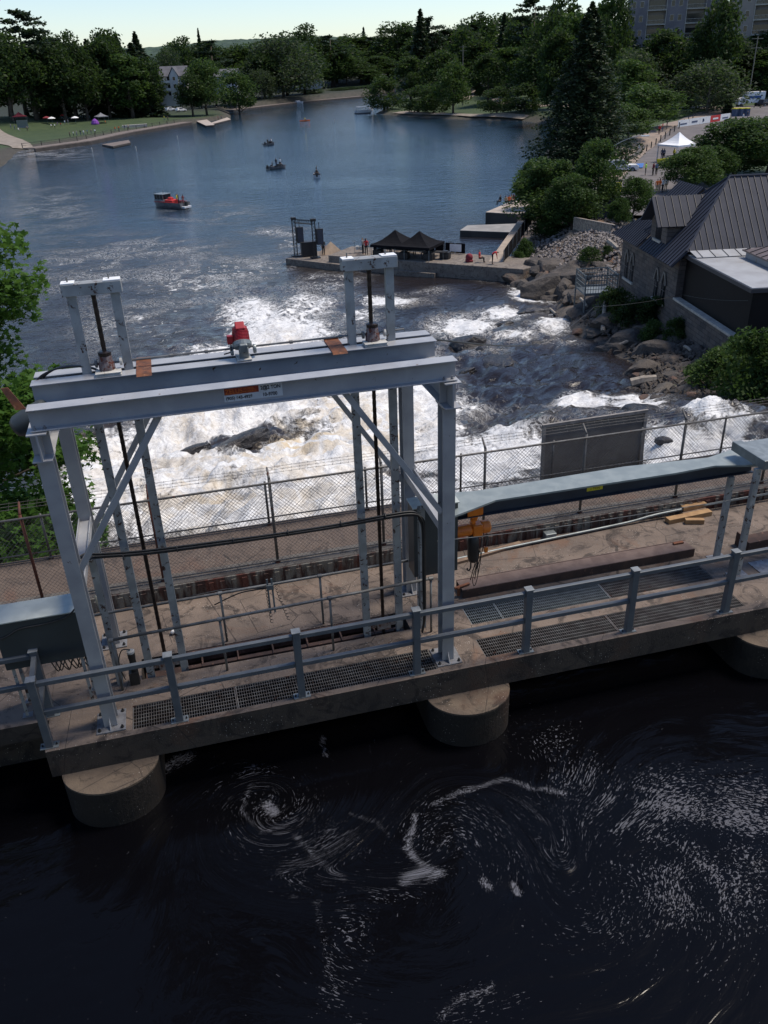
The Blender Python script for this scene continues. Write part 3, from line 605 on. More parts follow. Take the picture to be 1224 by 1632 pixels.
# scattered grit on the deck
m=MB()
for k in range(900):
    x=random.uniform(.2,12.5); y=random.choice((random.uniform(.5,.95),random.uniform(1.45,2.84),random.uniform(1.45,2.84),random.uniform(3.3,4.3)))
    z=.243 if y>3 else 0.; s=random.uniform(.004,.013); a=random.uniform(0,3)
    c,sn=math.cos(a)*s,math.sin(a)*s
    m.add([(x-c,y-sn,z),(x+sn,y-c,z),(x+c,y+sn,z),(x-sn,y+c,z),(x,y,z+s*.6)],[(0,1,4),(1,2,4),(2,3,4),(3,0,4)],random.choice((0,0,1)))
o=m.build('grit',[M['boardedge'],M['rust']],loc=(5,1.5,0)); tag(o,'pale grit and rust flakes scattered over the deck','debris',kind='stuff')
# ---------------------------------------------------------------- chain link fences
def chainlink(m,x0,x1,y,z0,z1,pitch=.068,r=.0022):
    H=z1-z0; n=int((x1-x0+H)/pitch)
    for k in range(n+1):
        for s in (1,-1):
            xa=x0-H+k*pitch; A=[xa,z0]; B=[xa+H,z1]
            if s<0: A,B=[xa+H,z0],[xa,z1]
            # clip in x
            def clip(P,Q):
                if P[0]<x0: t=(x0-P[0])/(Q[0]-P[0]); P=[x0,P[1]+t*(Q[1]-P[1])]
                if P[0]>x1: t=(x1-P[0])/(Q[0]-P[0]); P=[x1,P[1]+t*(Q[1]-P[1])]
                return P
            if max(A[0],B[0])<=x0 or min(A[0],B[0])>=x1: continue
            A2=clip(A,B); B2=clip(B,A); yy=y+s*.0023
            if abs(A2[0]-B2[0])<.01: continue
            m.tube([(A2[0],yy,A2[1]),(B2[0],yy,B2[1])],r,3,cap=False)
def fence(lab,y,zb,zt,xs,x0,x1,rails,arms,rusty=()):
    t=thing('chain_link_fence',lab,'fence',((x0+x1)/2,y,zb))
    for i,x in enumerate(xs):
        m=MB(); m.tube([(x,y,zb),(x,y,zt)],.024 if arms else .021,8)
        if arms: m.tube([(x,y,zt-.01),(x+.0,y+.035,zt+.03),(x+.0,y+.16,zt+.13)],[.024,.02,.016],7)
        m.build('post',M['rustpost'] if i in rusty else M['fence'],t,smooth=True)
        m=MB(); m.lathe([(.045,0),(.045,.02),(.028,.03)],(x,y,zb),n=10); m.build('post_foot',M['rustpost'],t)
    for z in rails:
        m=MB(); m.tube([(x0,y-.03,z),(x1,y-.03,z)],.019 if z>zb+.6 else .013,8); m.build('rail',M['fence'],t,smooth=True)
    m=MB(); chainlink(m,x0,x1,y-.03+.022,zb+.04,rails[0]-.01); m.build('wire_mesh',M['fencewire'],t)
    if arms:
        for f in (.35,.68,1.):
            m=MB(); yy=y+.035+.125*f; zz=zt+.03+.10*f
            m.tube([(x0,yy,zz)]+[(x0+(x1-x0)*k/24,yy,zz-.008*math.sin(k*1.3)**2) for k in range(1,24)]+[(x1,yy,zz)],.003,4,cap=False)
            for k in range(int((x1-x0)/.13)):
                x=x0+k*.13+.02*f; m.tube([(x,yy-.012,zz-.012),(x+.008,yy+.012,zz+.012)],.0025,3,cap=False); m.tube([(x,yy+.012,zz-.012),(x+.008,yy-.012,zz+.012)],.0025,3,cap=False)
            m.build('barbed_strand',M['fencewire'],t)
    return t
M['fencewire']=pm('fence_wire',(.13,.125,.12),(.09,.08,.075),8.,.6,.2,0)
fx=[-7.6,-5.78,-3.96,-2.13,-.30,1.52,3.34,5.13,6.90,8.71,10.6,12.4,14.2]
fence('chain link fence with angled barbed wire arms along the near side of the walkway',3.05,.25,1.755,fx,-8,16,(1.70,.30),True,rusty=(4,5))
fx2=[-7.6,-5.78,-3.96,-2.13,-.29,1.55,3.38,5.16,6.95,8.77,10.6,12.42,14.3]
fence('lower chain link fence on the far side of the walkway next to the falls',4.36,.25,1.09,fx2,-8,16,(1.06,.40,.28),False)
m=MB(); m.obox((9.77,4.62,.70),(1.07,0,0),(0,.006,-.003),(0,.05,.56)); pb=m.build('board',M['board'],None,loc=(9.77,4.6,.15)); tag(pb,'weathered dark plywood board with pale edges propped behind the far fence','board')
for a,b in (((8.66,4.655,1.27),(10.86,4.655,1.29)),((8.68,4.57,.12),(8.70,4.655,1.25)),((10.77,4.57,.14),(10.82,4.655,1.27))):
    q=MB(); q.bar(a,b,.06,.05,(0,1,0)); q.build('edge_strip',M['boardedge'],pb)
# ================================================================ WATER
WZ=-11.8
_py=[4.4,7,12,20,30,42,55,64,2000]; _pz=[-4.2,-4.5,-5.5,-7.2,-8.9,-10.3,-11.4,WZ,WZ]
def riv(x,y):
    z=np.interp(y,_py,_pz)
    return z+1.6*sstep(12,22,x)*(1-sstep(14,34,y))
def hit(px,py,f=None):
    f=f or riv; d=ray(px,py); lo,hi=1.,1.
    t=4.
    while t<3000:
        p=CAM+d*t
        if p[1]>4.3 and p[2]<float(f(p[0],p[1])): break
        t*=1.01
    a,b=t/1.01,t
    for _ in range(25):
        c=(a+b)/2; p=CAM+d*c
        if p[2]<float(f(p[0],p[1])): b=c
        else: a=c
    return CAM+d*b
def ell(X,Y,L,f=riv):
    out=np.zeros_like(X)
    for (px,py,rx,ry,s) in L:
        c=hit(px,py,f); a=hit(px+rx,py,f)[:2]-c[:2]; b=(hit(px,py+ry,f)[:2]-hit(px,py-ry,f)[:2])/2
        Mi=np.linalg.inv(np.array([a,b]).T); dx,dy=X-c[0],Y-c[1]
        u=Mi[0,0]*dx+Mi[0,1]*dy; v=Mi[1,0]*dx+Mi[1,1]*dy
        out=np.maximum(out,s*np.exp(-(u*u+v*v)**1.5))
    return out
nr,nc=560,430
yr=4.46*(1000/4.46)**(np.linspace(0,1,nr)**1.0); yr=np.concatenate([yr]); 
sx_=np.linspace(-.95,1.45,nc)
Yw=np.repeat(yr[:,None],nc,1); Xw=(Yw+12)*sx_[None,:]+1
foamL=[(300,720,130,110,1.),(170,760,90,90,1.),(470,740,170,80,1.),(600,690,100,60,.95),(390,640,190,50,.95),(560,650,90,40,.9),(640,640,60,60,.85),
 (450,535,100,46,.85),(400,500,70,34,.7),(490,490,60,30,.62),(350,575,80,44,.7),(540,590,110,44,.78),(440,590,140,40,.85),(250,620,70,30,.5),(600,620,110,60,.9),(660,650,70,60,.85),(690,700,70,50,.8),(300,640,160,40,.9),
 (620,480,60,10,.75),(570,500,40,12,.6),(640,545,30,12,.35),(690,465,30,8,.4),(780,445,30,6,.3),
 (850,470,50,16,.85),(800,500,50,14,.75),(880,520,40,20,.7),(740,520,60,22,.75),(820,535,50,12,.65),(780,560,40,10,.4),(700,520,30,20,.6),(900,545,40,8,.5),
 (690,600,40,40,.6),(730,600,20,12,.5),(730,650,50,30,.65),(660,560,40,30,.5),(740,740,130,32,.95),(820,720,90,40,.85),(790,650,80,20,.28),(640,800,200,50,.95),(400,820,250,50,1.),(120,840,60,40,.9),
 (930,640,60,20,.9),(1010,640,60,14,.85),(880,665,40,10,.5),(1080,700,80,40,.95),(1180,690,90,40,.9),(1120,660,60,14,.8),(1224,720,80,40,.9),(980,700,70,30,.75),
 (440,370,60,10,.42),(460,390,26,14,.42),(250,400,140,30,.34),(300,450,110,40,.42),(150,420,100,60,.32),(230,520,110,50,.38),(330,340,90,20,.28),(60,240,90,16,.35),(380,430,120,30,.4),(520,450,80,30,.38),(80,330,80,40,.26),(880,600,100,25,.22)]
foam=ell(Xw,Yw,foamL)
dark=ell(Xw,Yw,[(365,707,60,16,.75),(420,690,40,14,.6),(310,712,30,8,.5),(830,600,80,30,.6),(990,590,70,36,.7),(900,575,50,22,.5),(1170,640,60,8,.6),(1190,725,60,14,.75),(1130,752,50,10,.7),(980,612,80,20,.5),(1075,668,30,8,.5),(1215,680,26,10,.7)])
foam=np.clip(foam-dark,0,1)
tan=ell(Xw,Yw,[(350,760,240,90,.5),(560,680,120,60,.55),(470,700,100,30,.95),(300,660,70,30,.5),(450,545,40,18,.35),(620,700,60,40,.6),(330,790,100,30,.6),(690,490,50,10,.8),(140,720,60,40,.5),(600,760,60,30,.4)])
turb=ell(Xw,Yw,[(380,680,330,190,1.),(760,600,260,150,.75),(1100,690,200,70,.8),(450,520,180,90,.5)])
Zw=riv(Xw,Yw)
rr_=np.abs(fbm(Xw,Yw*.8,5,.55)); chop=fbm(Xw+3.1*fbm(Xw,Yw,2,.3),Yw,4,1.7)
near=1-sstep(60,110,Yw)
Zw=Zw+turb*near*(fbm(Xw,Yw,3,.22)*1.3+(.5-rr_*2.2)*.62+chop*.34)+near*(1-turb)*fbm(Xw,Yw,4,.5)*.16
grid('river_water',Xw,Yw,Zw,None or [bpy.data.materials.new('tmp')],dict(foam=foam,tan=tan,turb=turb,far_sky_blue=sstep(75,130,Yw)))
river=bpy.data.objects['river_water']; tag(river,kind='structure')
def water_mat():
    t=NT('river_water'); v=t.pos(); P_=t.p
    # distort coordinates so that foam curls
    foamA=t.attr('foam'); tanA=t.attr('tan'); tb=t.attr('turb')
    vs=t.scale(v,(1,.8,1))
    n1=t.noise(.75,9,vs,1.6,.62); n2=t.noise(3.2,8,vs,1.2,.65); n3=t.noise(.16,5,v,1.,.55)
    rid=t.math('ABSOLUTE',t.math('SUBTRACT',t.noise(1.3,6,vs,1.8,.6),.5))    # thin web lines
    web=t.ramp(rid,.075,.0)
    base=t.math('ADD',t.math('MULTIPLY',n1,.62),t.math('MULTIPLY',n2,.38))
    thr=t.math('SUBTRACT',.78,t.math('MULTIPLY',foamA,.56))
    m=t.ramp(t.math('SUBTRACT',base,thr),-.05,.10)
    m2=t.math('MULTIPLY',t.math('MULTIPLY',web,t.ramp(n3,.40,.6)),t.math('MULTIPLY',foamA,1.5,clamp=True))
    m=t.math('MAXIMUM',m,m2,clamp=True)
    fc=t.mix(t.ramp(t.math('ADD',t.math('MULTIPLY',n2,.6),t.math('MULTIPLY',n1,.4)),.33,.64),(.40,.40,.405),(.78,.78,.77))
    tn=t.math('MULTIPLY',tanA,t.ramp(t.noise(.7,6,vs,1.2,.6),.40,.60)); fc=t.mix(t.math('MULTIPLY',tn,.9),fc,(.50,.38,.21))
    wc=t.mix(t.math('SUBTRACT',1,t.math('MULTIPLY',foamA,1.6),clamp=True),(.05,.042,.035),(.016,.013,.014))
    wc=t.mix(t.math('MULTIPLY',t.attr('far_sky_blue'),t.math('SUBTRACT',1,foamA,clamp=True)),wc,(.010,.026,.046)); c=t.mix(m,wc,fc)  # blue of the reflected sky put into the base colour of far water
    rg=t.math('MULTIPLY_ADD',m,.6,.035)
    # ripples: near chop plus longer swell, seen from far away as broken reflections
    h=t.math('ADD',t.math('MULTIPLY',t.noise(1.1,6,t.scale(v,(.8,1.5,1)),.8,.6),1.),t.math('MULTIPLY',t.noise(5.5,4,t.scale(v,(.8,1.3,1)),.5,.6),.22))
    h=t.math('ADD',h,t.math('MULTIPLY',t.noise(.34,3,t.scale(v,(.55,1.7,1)),.6,.55),1.7))
    calm=t.ramp(t.noise(.018,3,v,.5),.40,.62)
    sy_=t.t.nodes.new('ShaderNodeSeparateXYZ'); t.set(sy_.inputs[0],v); far=t.ramp(sy_.outputs[1],80,170)
    st=t.math('SUBTRACT',t.math('MULTIPLY_ADD',calm,-.08,.26),t.math('MULTIPLY',far,.03))
    b=t.t.nodes.new('ShaderNodeBump'); b.inputs['Distance'].default_value=.5; t.set(b.inputs['Height'],h); t.set(b.inputs['Strength'],st)
    dist=t.ramp(t.t.nodes.new('ShaderNodeCameraData').outputs['View Z Depth'],60,160) if False else None
    b2=t.bump(t.math('MULTIPLY',base,t.math('ADD',m,.3)),.7,.20,b.outputs[0])
    P_.inputs['IOR'].default_value=1.33
    return t.out(Base_Color=c,Roughness=rg,Normal=b2)
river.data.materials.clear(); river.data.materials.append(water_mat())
# forebay (upstream) water in the foreground
FZ=-1.0
xs=np.linspace(-9,17,620); ys=np.linspace(-13,1.0,420)
Xf,Yf=np.meshgrid(xs,ys)
def fz(x,y): return np.full(np.shape(x),FZ)
def gp(px,py): return G(px,py,FZ)[:2]
flow=np.stack([Xf,Yf,Xf*0],-1)
def swirl(fl,c,rad,amt):
    dx,dy=fl[...,0]-c[0],fl[...,1]-c[1]; r=np.hypot(dx,dy); a=amt*np.exp(-(r/rad)**1.5)
    ca,sa=np.cos(a),np.sin(a); o=fl.copy(); o[...,0]=c[0]+ca*dx-sa*dy; o[...,1]=c[1]+sa*dx+ca*dy; return o
for (px,py,rad,amt) in ((430,1285,.75,5.5),(680,1330,1.0,-3.4),(815,1415,.45,4.),(770,1300,1.1,2.6),(640,1230,.9,-2.2),(560,1400,1.3,1.6),(980,1340,1.6,-1.5)):
    flow=swirl(flow,gp(px,py),rad,amt)
flow[...,0]+=.35*fbm(Xf,Yf,3,.6); flow[...,1]+=.35*fbm(Xf+9,Yf+4,3,.6)
def el2(L):
    out=np.zeros_like(Xf)
    for (px,py,rx,ry,s) in L:
        c=gp(px,py); a=gp(px+rx,py)-c; b=(gp(px,py+ry)-gp(px,py-ry))/2
        Mi=np.linalg.inv(np.array([a,b]).T); dx,dy=Xf-c[0],Yf-c[1]; u=Mi[0,0]*dx+Mi[0,1]*dy; w=Mi[1,0]*dx+Mi[1,1]*dy
        out=np.maximum(out,s*np.exp(-(u*u+w*w)**1.2))
    return out
dens=el2([(1040,1300,150,90,.78),(1120,1400,150,110,.66),(950,1240,110,50,.55),(880,1370,130,80,.42),(1000,1480,170,80,.38),(1180,1300,100,90,.7),(1140,1540,110,60,.25),
 (720,1330,110,80,.50),(830,1300,90,50,.44),(440,1300,90,70,.52),(530,1350,70,60,.50),(480,1390,60,40,.48),(560,1500,50,90,.48),(540,1590,50,60,.5),(640,1420,90,50,.42),(400,1230,50,40,.45),(345,1240,24,50,.4),(870,1180,60,60,.42),(780,1590,90,36,.40),(720,1620,40,30,.45)])
def near_line(P_,w):
    w=w*1.15
    P_=[gp(*p) for p in P_]; out=np.full(Xf.shape,9.)
    wx=Xf+.10*fbm(Xf,Yf,4,2.2); wy=Yf+.10*fbm(Xf+5,Yf+7,4,2.2)
    for a,b in zip(P_[:-1],P_[1:]):
        d=b-a; t=np.clip(((wx-a[0])*d[0]+(wy-a[1])*d[1])/(d@d),0,1); out=np.minimum(out,np.hypot(wx-a[0]-t*d[0],wy-a[1]-t*d[1]))
    return np.exp(-(out/w)**2)
core=np.maximum.reduce([.75*near_line([(690,1288),(735,1266),(775,1250),(806,1240),(850,1254),(900,1264)],.055),
 .85*near_line([(660,1300),(655,1330),(648,1350),(668,1376),(700,1392)],.06),1.1*near_line([(648,1398),(668,1388),(690,1392)],.085),
 1.2*near_line([(425,1278),(436,1288)],.07),1.2*near_line([(812,1410),(818,1424)],.05),1.*near_line([(768,1400),(776,1414)],.045),
 .7*near_line([(512,1172),(520,1205)],.05),.6*near_line([(700,1625),(740,1590),(790,1572)],.05),.5*near_line([(620,1330),(600,1310),(560,1300)],.04),.45*near_line([(500,1440),(520,1500),(525,1560)],.05),
 .55*near_line([(400,1250),(385,1290),(420,1320),(460,1310)],.05),.5*near_line([(470,1330),(500,1370),(540,1400)],.06),.8*near_line([(265,1225),(300,1205)],.12)])
shal=fbm(Xf,Yf,3,.5)
Zf=FZ+.02*shal+.010*fbm(flow[...,0]*2,flow[...,1]*6,3,.8)
for (px,py,rad,dp) in ((430,1285,.16,.05),(815,1418,.11,.02)):
    c=gp(px,py); Zf-=dp*np.exp(-((Xf-c[0])**2+(Yf-c[1])**2)/rad**2)
fb=grid('forebay_water',Xf,Yf,Zf,[bpy.data.materials.new('tmp2')],dict(flow=flow,dens=dens,core=core)); tag(fb,kind='structure')
def forebay_mat():
    t=NT('dark_forebay_water'); v=t.pos()
    fl=t.attr('flow','Vector'); dn=t.attr('dens'); co=t.attr('core')
    st=t.scale(fl,(13,26,1)); 
    a=t.noise(1.25,5,st,.5,.62); b=t.noise(3.0,3,st,.3,.6); big=t.noise(.9,5,fl,.8,.6)
    f=t.math('ADD',t.math('MULTIPLY',a,.68),t.math('MULTIPLY',b,.32))
    thr=t.math('SUBTRACT',.655,t.math('MULTIPLY',dn,t.math('MULTIPLY_ADD',t.ramp(big,.38,.6),.15,.09)))
    m=t.ramp(t.math('SUBTRACT',f,thr),.0,.035)
    cm=t.ramp(t.math('ADD',co,t.math('MULTIPLY',t.math('SUBTRACT',t.noise(20,9,fl,1.9,.78),.5),4.4)),.60,.84)
    m_=t.math('MAXIMUM',t.math('MULTIPLY',m,.6),t.math('MULTIPLY',t.math('MULTIPLY',t.math('MULTIPLY',cm,t.ramp(t.noise(24,5,t.scale(fl,(1,1.8,1)),1.2,.7),.40,.56)),t.ramp(co,.12,.4)),.95),clamp=True)
    t.p.inputs['Specular IOR Level'].default_value=.24
    c=t.mix(m_,(.002,.0020,.0028),(.135,.14,.165))
    h=t.math('ADD',t.noise(1.5,4,t.scale(fl,(1,1.7,1)),.9,.55),t.math('MULTIPLY',t.noise(8,4,t.scale(fl,(.8,1.3,1)),.8,.55),.12))
    return t.out(Base_Color=c,Roughness=t.math('MULTIPLY_ADD',m_,.6,.10),Normal=t.bump(t.math('ADD',h,t.math('MULTIPLY',m_,.05)),.24,.05),IOR=1.33)
fb.data.materials.clear(); fb.data.materials.append(forebay_mat())
# ================================================================ LAND
q0=G(0,266,WZ)
SH=[(-2.2,3),(-2.6,9),(-3.6,14),(-6,22),(-14,36),(-24,48),(-45,75),(-75,120),(-75,180),(float(q0[0])-20,float(q0[1])-12),(float(q0[0]),float(q0[1])),(-34,272),(-14.5,303),(20,366),(40,395),(44.5,470),(88,517),(149,582),(178,640),(172,560),(143,470),(112,400),(98,370),(103.6,339),(112,310),(128.6,280),(123,240),(102,200),(82,165),(63,130),(53,108),(47.5,95),(43.5,84),(37.5,72),(36,68),(34.4,61.3),(36,58),(33.3,53),(31.3,46.8),(30.8,42.7),(30.6,40),(29,35.4),(27.2,31.5),(25,29),(24.2,25.3),(23.8,22.7),(24.6,20.8),(28,18.5),(34,14),(42,9),(46,3)]
SHA=np.array(SH)
def sdist(x,y):
    x=np.asarray(x,float); y=np.asarray(y,float); d=np.full(x.shape,1e9); ins=np.zeros(x.shape,bool)
    n=len(SHA)
    for i in range(n):
        a=SHA[i]; b=SHA[(i+1)%n]; e=b-a
        t=np.clip(((x-a[0])*e[0]+(y-a[1])*e[1])/(e@e),0,1); d=np.minimum(d,np.hypot(x-a[0]-t*e[0],y-a[1]-t*e[1]))
        c=((a[1]>y)!=(b[1]>y)); 
        with np.errstate(divide='ignore',invalid='ignore'): xi=(b[0]-a[0])*(y-a[1])/(b[1]-a[1]+1e-12)+a[0]
        ins^=(c&(x<xi))
    return np.where(ins,-d,d)
EP=np.array([(36,50,-8.5),(33.5,39,-8.5),(32.6,30,-8.2),(36,22,-6),(29,27,-7.5),(30,23,-6.6),(28,31,-8.3),(42,14,-4),(50,3,-2),(44,60,-8.3),(50,72,-8.3),(60,90,-8.2),(76,121,-8),(70,105,-8),(82,104,-8),(60,45,-8.2),(50,30,-7.5),(48,95,-9.8),(52,108,-9.5),(60,125,-9.3),(95,130,-8),(96,150,-6.6),(104,150,-6),(130,172,-6.1),(150,195,-5.4),(165,215,-4.8),(112,185,-7),(120,130,-5.5),(165,150,-2.5),(185,185,-1.5),
 (205,205,2),(240,190,6),(215,240,3),(250,260,6),(300,250,10),(150,235,-8.5),(135,270,-10.2),(150,300,-9.6),(125,320,-10.6),(110,345,-10.9),(170,330,-7),(200,330,-4),(220,400,0),(150,420,-8),(180,500,-6),(300,420,8),
 (-40,300,-10.9),(-20,330,-10.8),(0,345,-10.8),(-55,285,-10.8),(-10,380,-9.5),(25,400,-10.4),(30,430,-9.5),(35,480,-9.5),(70,560,-9),(110,600,-8),(20,560,-6),(-60,380,-7),(-120,350,-6),(40,700,0),(200,700,0),(-100,600,2),(350,650,14),
 (-6,6,-4.4),(-6,12,-5),(-14,3,-3),(-16,12,-3),(-22,25,-4),(-40,45,-6),(-70,70,-7),(-110,130,-8),(-110,220,-8.5),(90,50,-6),(120,80,-2),(150,100,4),(60,10,-4),(100,0,0)])
def land(x,y):
    x=np.asarray(x,float); y=np.asarray(y,float)
    num=0;den=0
    for ex,ey,ez in EP:
        w=1/((x-ex)**2+(y-ey)**2+4)**1.7; num=num+w*ez; den=den+w
    E_=num/den; d=sdist(x,y); w_=riv(x,y)
    bw=np.where((y<50),4.5,np.where((y<110),7.,5.))
    k=sstep(-1.5,1,d/bw)
    k=np.clip((d/bw+.15)/1.15,0,1)
    up=w_-.25+(E_-w_+.25)*k**.75
    return np.where(d<-.15*bw,w_-.3+np.maximum(d,-14)*.22,up)
_hc={}
def hl(px,py):
    k=(round(px,1),round(py,1))
    if k not in _hc:
        d=ray(px,py); ts=4*1.012**np.arange(480); P_=CAM[None]+d[None]*ts[:,None]; z=land(P_[:,0],P_[:,1])
        i=np.argmax((P_[:,2]<z)&(P_[:,1]>4.4)); a,b=ts[max(i-1,0)],ts[i]
        for _ in range(3):
            tt=np.linspace(a,b,12); P_=CAM[None]+d[None]*tt[:,None]; z=land(P_[:,0],P_[:,1]); j=max(1,int(np.argmax(P_[:,2]<z))); a,b=tt[j-1],tt[j]
        _hc[k]=CAM+d*b
    return _hc[k].copy()
nr,nc=430,400
yl=4.47*(1150/4.47)**np.linspace(0,1,nr); Yl=np.repeat(yl[:,None],nc,1); Xl=(Yl+16)*np.linspace(-1.05,1.7,nc)[None,:]+2
Zl=land(Xl,Yl); dl=sdist(Xl,Yl)
rocky=(1-sstep(8,16,dl))*(1-sstep(85,120,Yl))*(Xl>0)
Zl+=rocky*(fbm(Xl,Yl,5,.35)*1.0+np.abs(fbm(Xl,Yl,4,.8))*.6-.35)*sstep(-.5,1.5,dl)+.12*fbm(Xl,Yl,3,.15)*(dl>1)
grassz=sstep(3,6,dl)*(1-rocky)
ld=grid('ground',Xl,Yl,Zl,[bpy.data.materials.new('tmp3')],dict(rocky=rocky,grassy=grassz,wood=np.maximum(sstep(395,440,Yl),0)*(1-.0*Xl))); tag(ld,kind='structure')
def land_mat():
    t=NT('ground'); v=t.pos(); rk=t.attr('rocky'); gr=t.attr('grassy')
    g=t.mix(t.ramp(t.noise(.25,6,v,.5),.35,.65),(.022,.044,.011),(.038,.062,.016)); g=t.mix(t.ramp(t.noise(6,4,v),.55,.7),g,(.035,.06,.018))
    rc=t.mix(t.ramp(t.noise(.7,9,v,.8,.65),.40,.62),(.10,.085,.07),(.035,.03,.027)); rc=t.mix(t.ramp(t.noise(.5,7,v,.6),.56,.7),rc,(.16,.095,.065)); 
    rc=t.mix(t.ramp(t.noise(1.2,8,v,.9,.66),.60,.68),rc,(.03,.045,.016))
    so_=t.mix(t.ramp(t.noise(.8,6,v),.4,.6),(.055,.048,.036),(.035,.032,.024))
    g=t.mix(t.attr('wood'),g,(.014,.020,.009)); c=t.mix(gr,so_,g); c=t.mix(rk,c,rc)
    return t.out(Base_Color=c,Roughness=.9,Normal=t.bump(t.noise(2.5,9,v,.4,.65),.8,.25))
ld.data.materials.clear(); ld.data.materials.append(land_mat())
# far wooded hills
xs=np.linspace(-1500,2600,420); ys=np.concatenate([np.linspace(900,1500,60),np.linspace(1520,3600,90)])
Xh,Yh=np.meshgrid(xs,ys)
ang=Xh/Yh
crest=66+16*np.exp(-((ang-.16)/.10)**2)-8*np.exp(-((ang-.5)/.15)**2)+6*fbm(ang*9,ang*0,3,1.)
Zh=-8+crest*sstep(1100,2600,Yh)*(1-.3*sstep(2600,3600,Yh))+sstep(950,1200,Yh)*(9*np.abs(fbm(Xh,Yh,5,.02))+5*fbm(Xh,Yh,4,.08))
hm=NT('forest_hill'); v=hm.pos(); hc=hm.mix(hm.ramp(hm.noise(.03,8,v,.5,.7),.4,.62),(.022,.045,.030),(.05,.085,.045))
hm.out(Base_Color=hc,Roughness=.95,Normal=hm.bump(hm.noise(.08,6,v,0,.7),1.,6.))
hh=grid('hills',Xh,Yh,Zh,[hm.mat]); tag(hh,kind='structure')
# ================================================================ LEAVES, TREES
def leafmat(name,a,b,tr=.35,v=.25):
    t=NT(name); oi=t.t.nodes.new('ShaderNodeObjectInfo').outputs['Random']; n=t.noise(.35,3,t.pos())
    f=t.math('ADD',t.math('MULTIPLY',n,.75),t.math('MULTIPLY',oi,.5)); c=t.mix(t.ramp(f,.30,.95),a,b)
    sp=t.vor(3.,t.pos()); c=t.mix(t.math('MULTIPLY',sp.outputs['Distance'],.5),c,tuple(x*1.5 for x in b))
    t.set(t.p.inputs['Base Color'],c); t.p.inputs['Roughness'].default_value=.55; t.p.inputs['Specular IOR Level'].default_value=.12
    tl=t.t.nodes.new('ShaderNodeBsdfTranslucent'); t.set(tl.inputs[0],t.mix(.5,c,(.10,.18,.03)))
    mx=t.t.nodes.new('ShaderNodeMixShader'); mx.inputs[0].default_value=tr
    t.t.links.new(t.p.outputs[0],mx.inputs[1]); t.t.links.new(tl.outputs[0],mx.inputs[2])
    t.t.links.new(mx.outputs[0],t.t.nodes['Material Output'].inputs[0]); return t.mat
M['leaf']=leafmat('broad_leaves',(.013,.026,.010),(.030,.050,.017))
M['leafmid']=leafmat('mid_leaves',(.020,.040,.013),(.040,.068,.021))
M['leafbright']=leafmat('bright_leaves',(.022,.046,.013),(.047,.078,.022))
M['leafwillow']=leafmat('willow_leaves',(.027,.038,.022),(.046,.060,.036))
M['needle']=leafmat('spruce_needles',(.012,.022,.012),(.026,.040,.020),.12)
M['pine']=leafmat('pine_needles',(.012,.022,.013),(.022,.036,.020),.15)
M['maple']=leafmat('maple_leaves',(.034,.082,.012),(.070,.145,.026),.42)
M['bark']=pm('bark',(.085,.068,.052),(.045,.036,.030),6.,.9,0,.5,18,.03)
M['barkpale']=pm('pale_bark',(.17,.15,.13),(.10,.09,.078),5.,.9,0,.4,18,.03)
def leaves(C,size,flat=.0,seed=0,tri=False):
    """many small leaf faces at the points C"""
    n=len(C); r_=np.random.default_rng(seed); s=size*(.6+.8*r_.random((n,1)))
    a=r_.normal(size=(n,3)); a[:,2]*=(1-flat); a/=np.linalg.norm(a,axis=1,keepdims=True)
    b=r_.normal(size=(n,3)); b[:,2]*=(1-flat); b-=a*(a*b).sum(1,keepdims=True); b/=np.linalg.norm(b,axis=1,keepdims=True)
    v=np.stack([C-a*s,C-b*s*.55,C+a*s,C+b*s*.55],1).reshape(-1,3)
    f=np.arange(4*n).reshape(n,4); return v,f
def leafmesh(name,v,f,mat):
    me=bpy.data.meshes.new(name); me.vertices.add(len(v)); me.vertices.foreach_set('co',v.ravel())
    me.loops.add(f.size); me.loops.foreach_set('vertex_index',f.ravel().astype(np.int32)); me.polygons.add(len(f))
    me.polygons.foreach_set('loop_start',(np.arange(len(f))*f.shape[1]).astype(np.int32)); me.update(calc_edges=True); me.materials.append(mat); return me
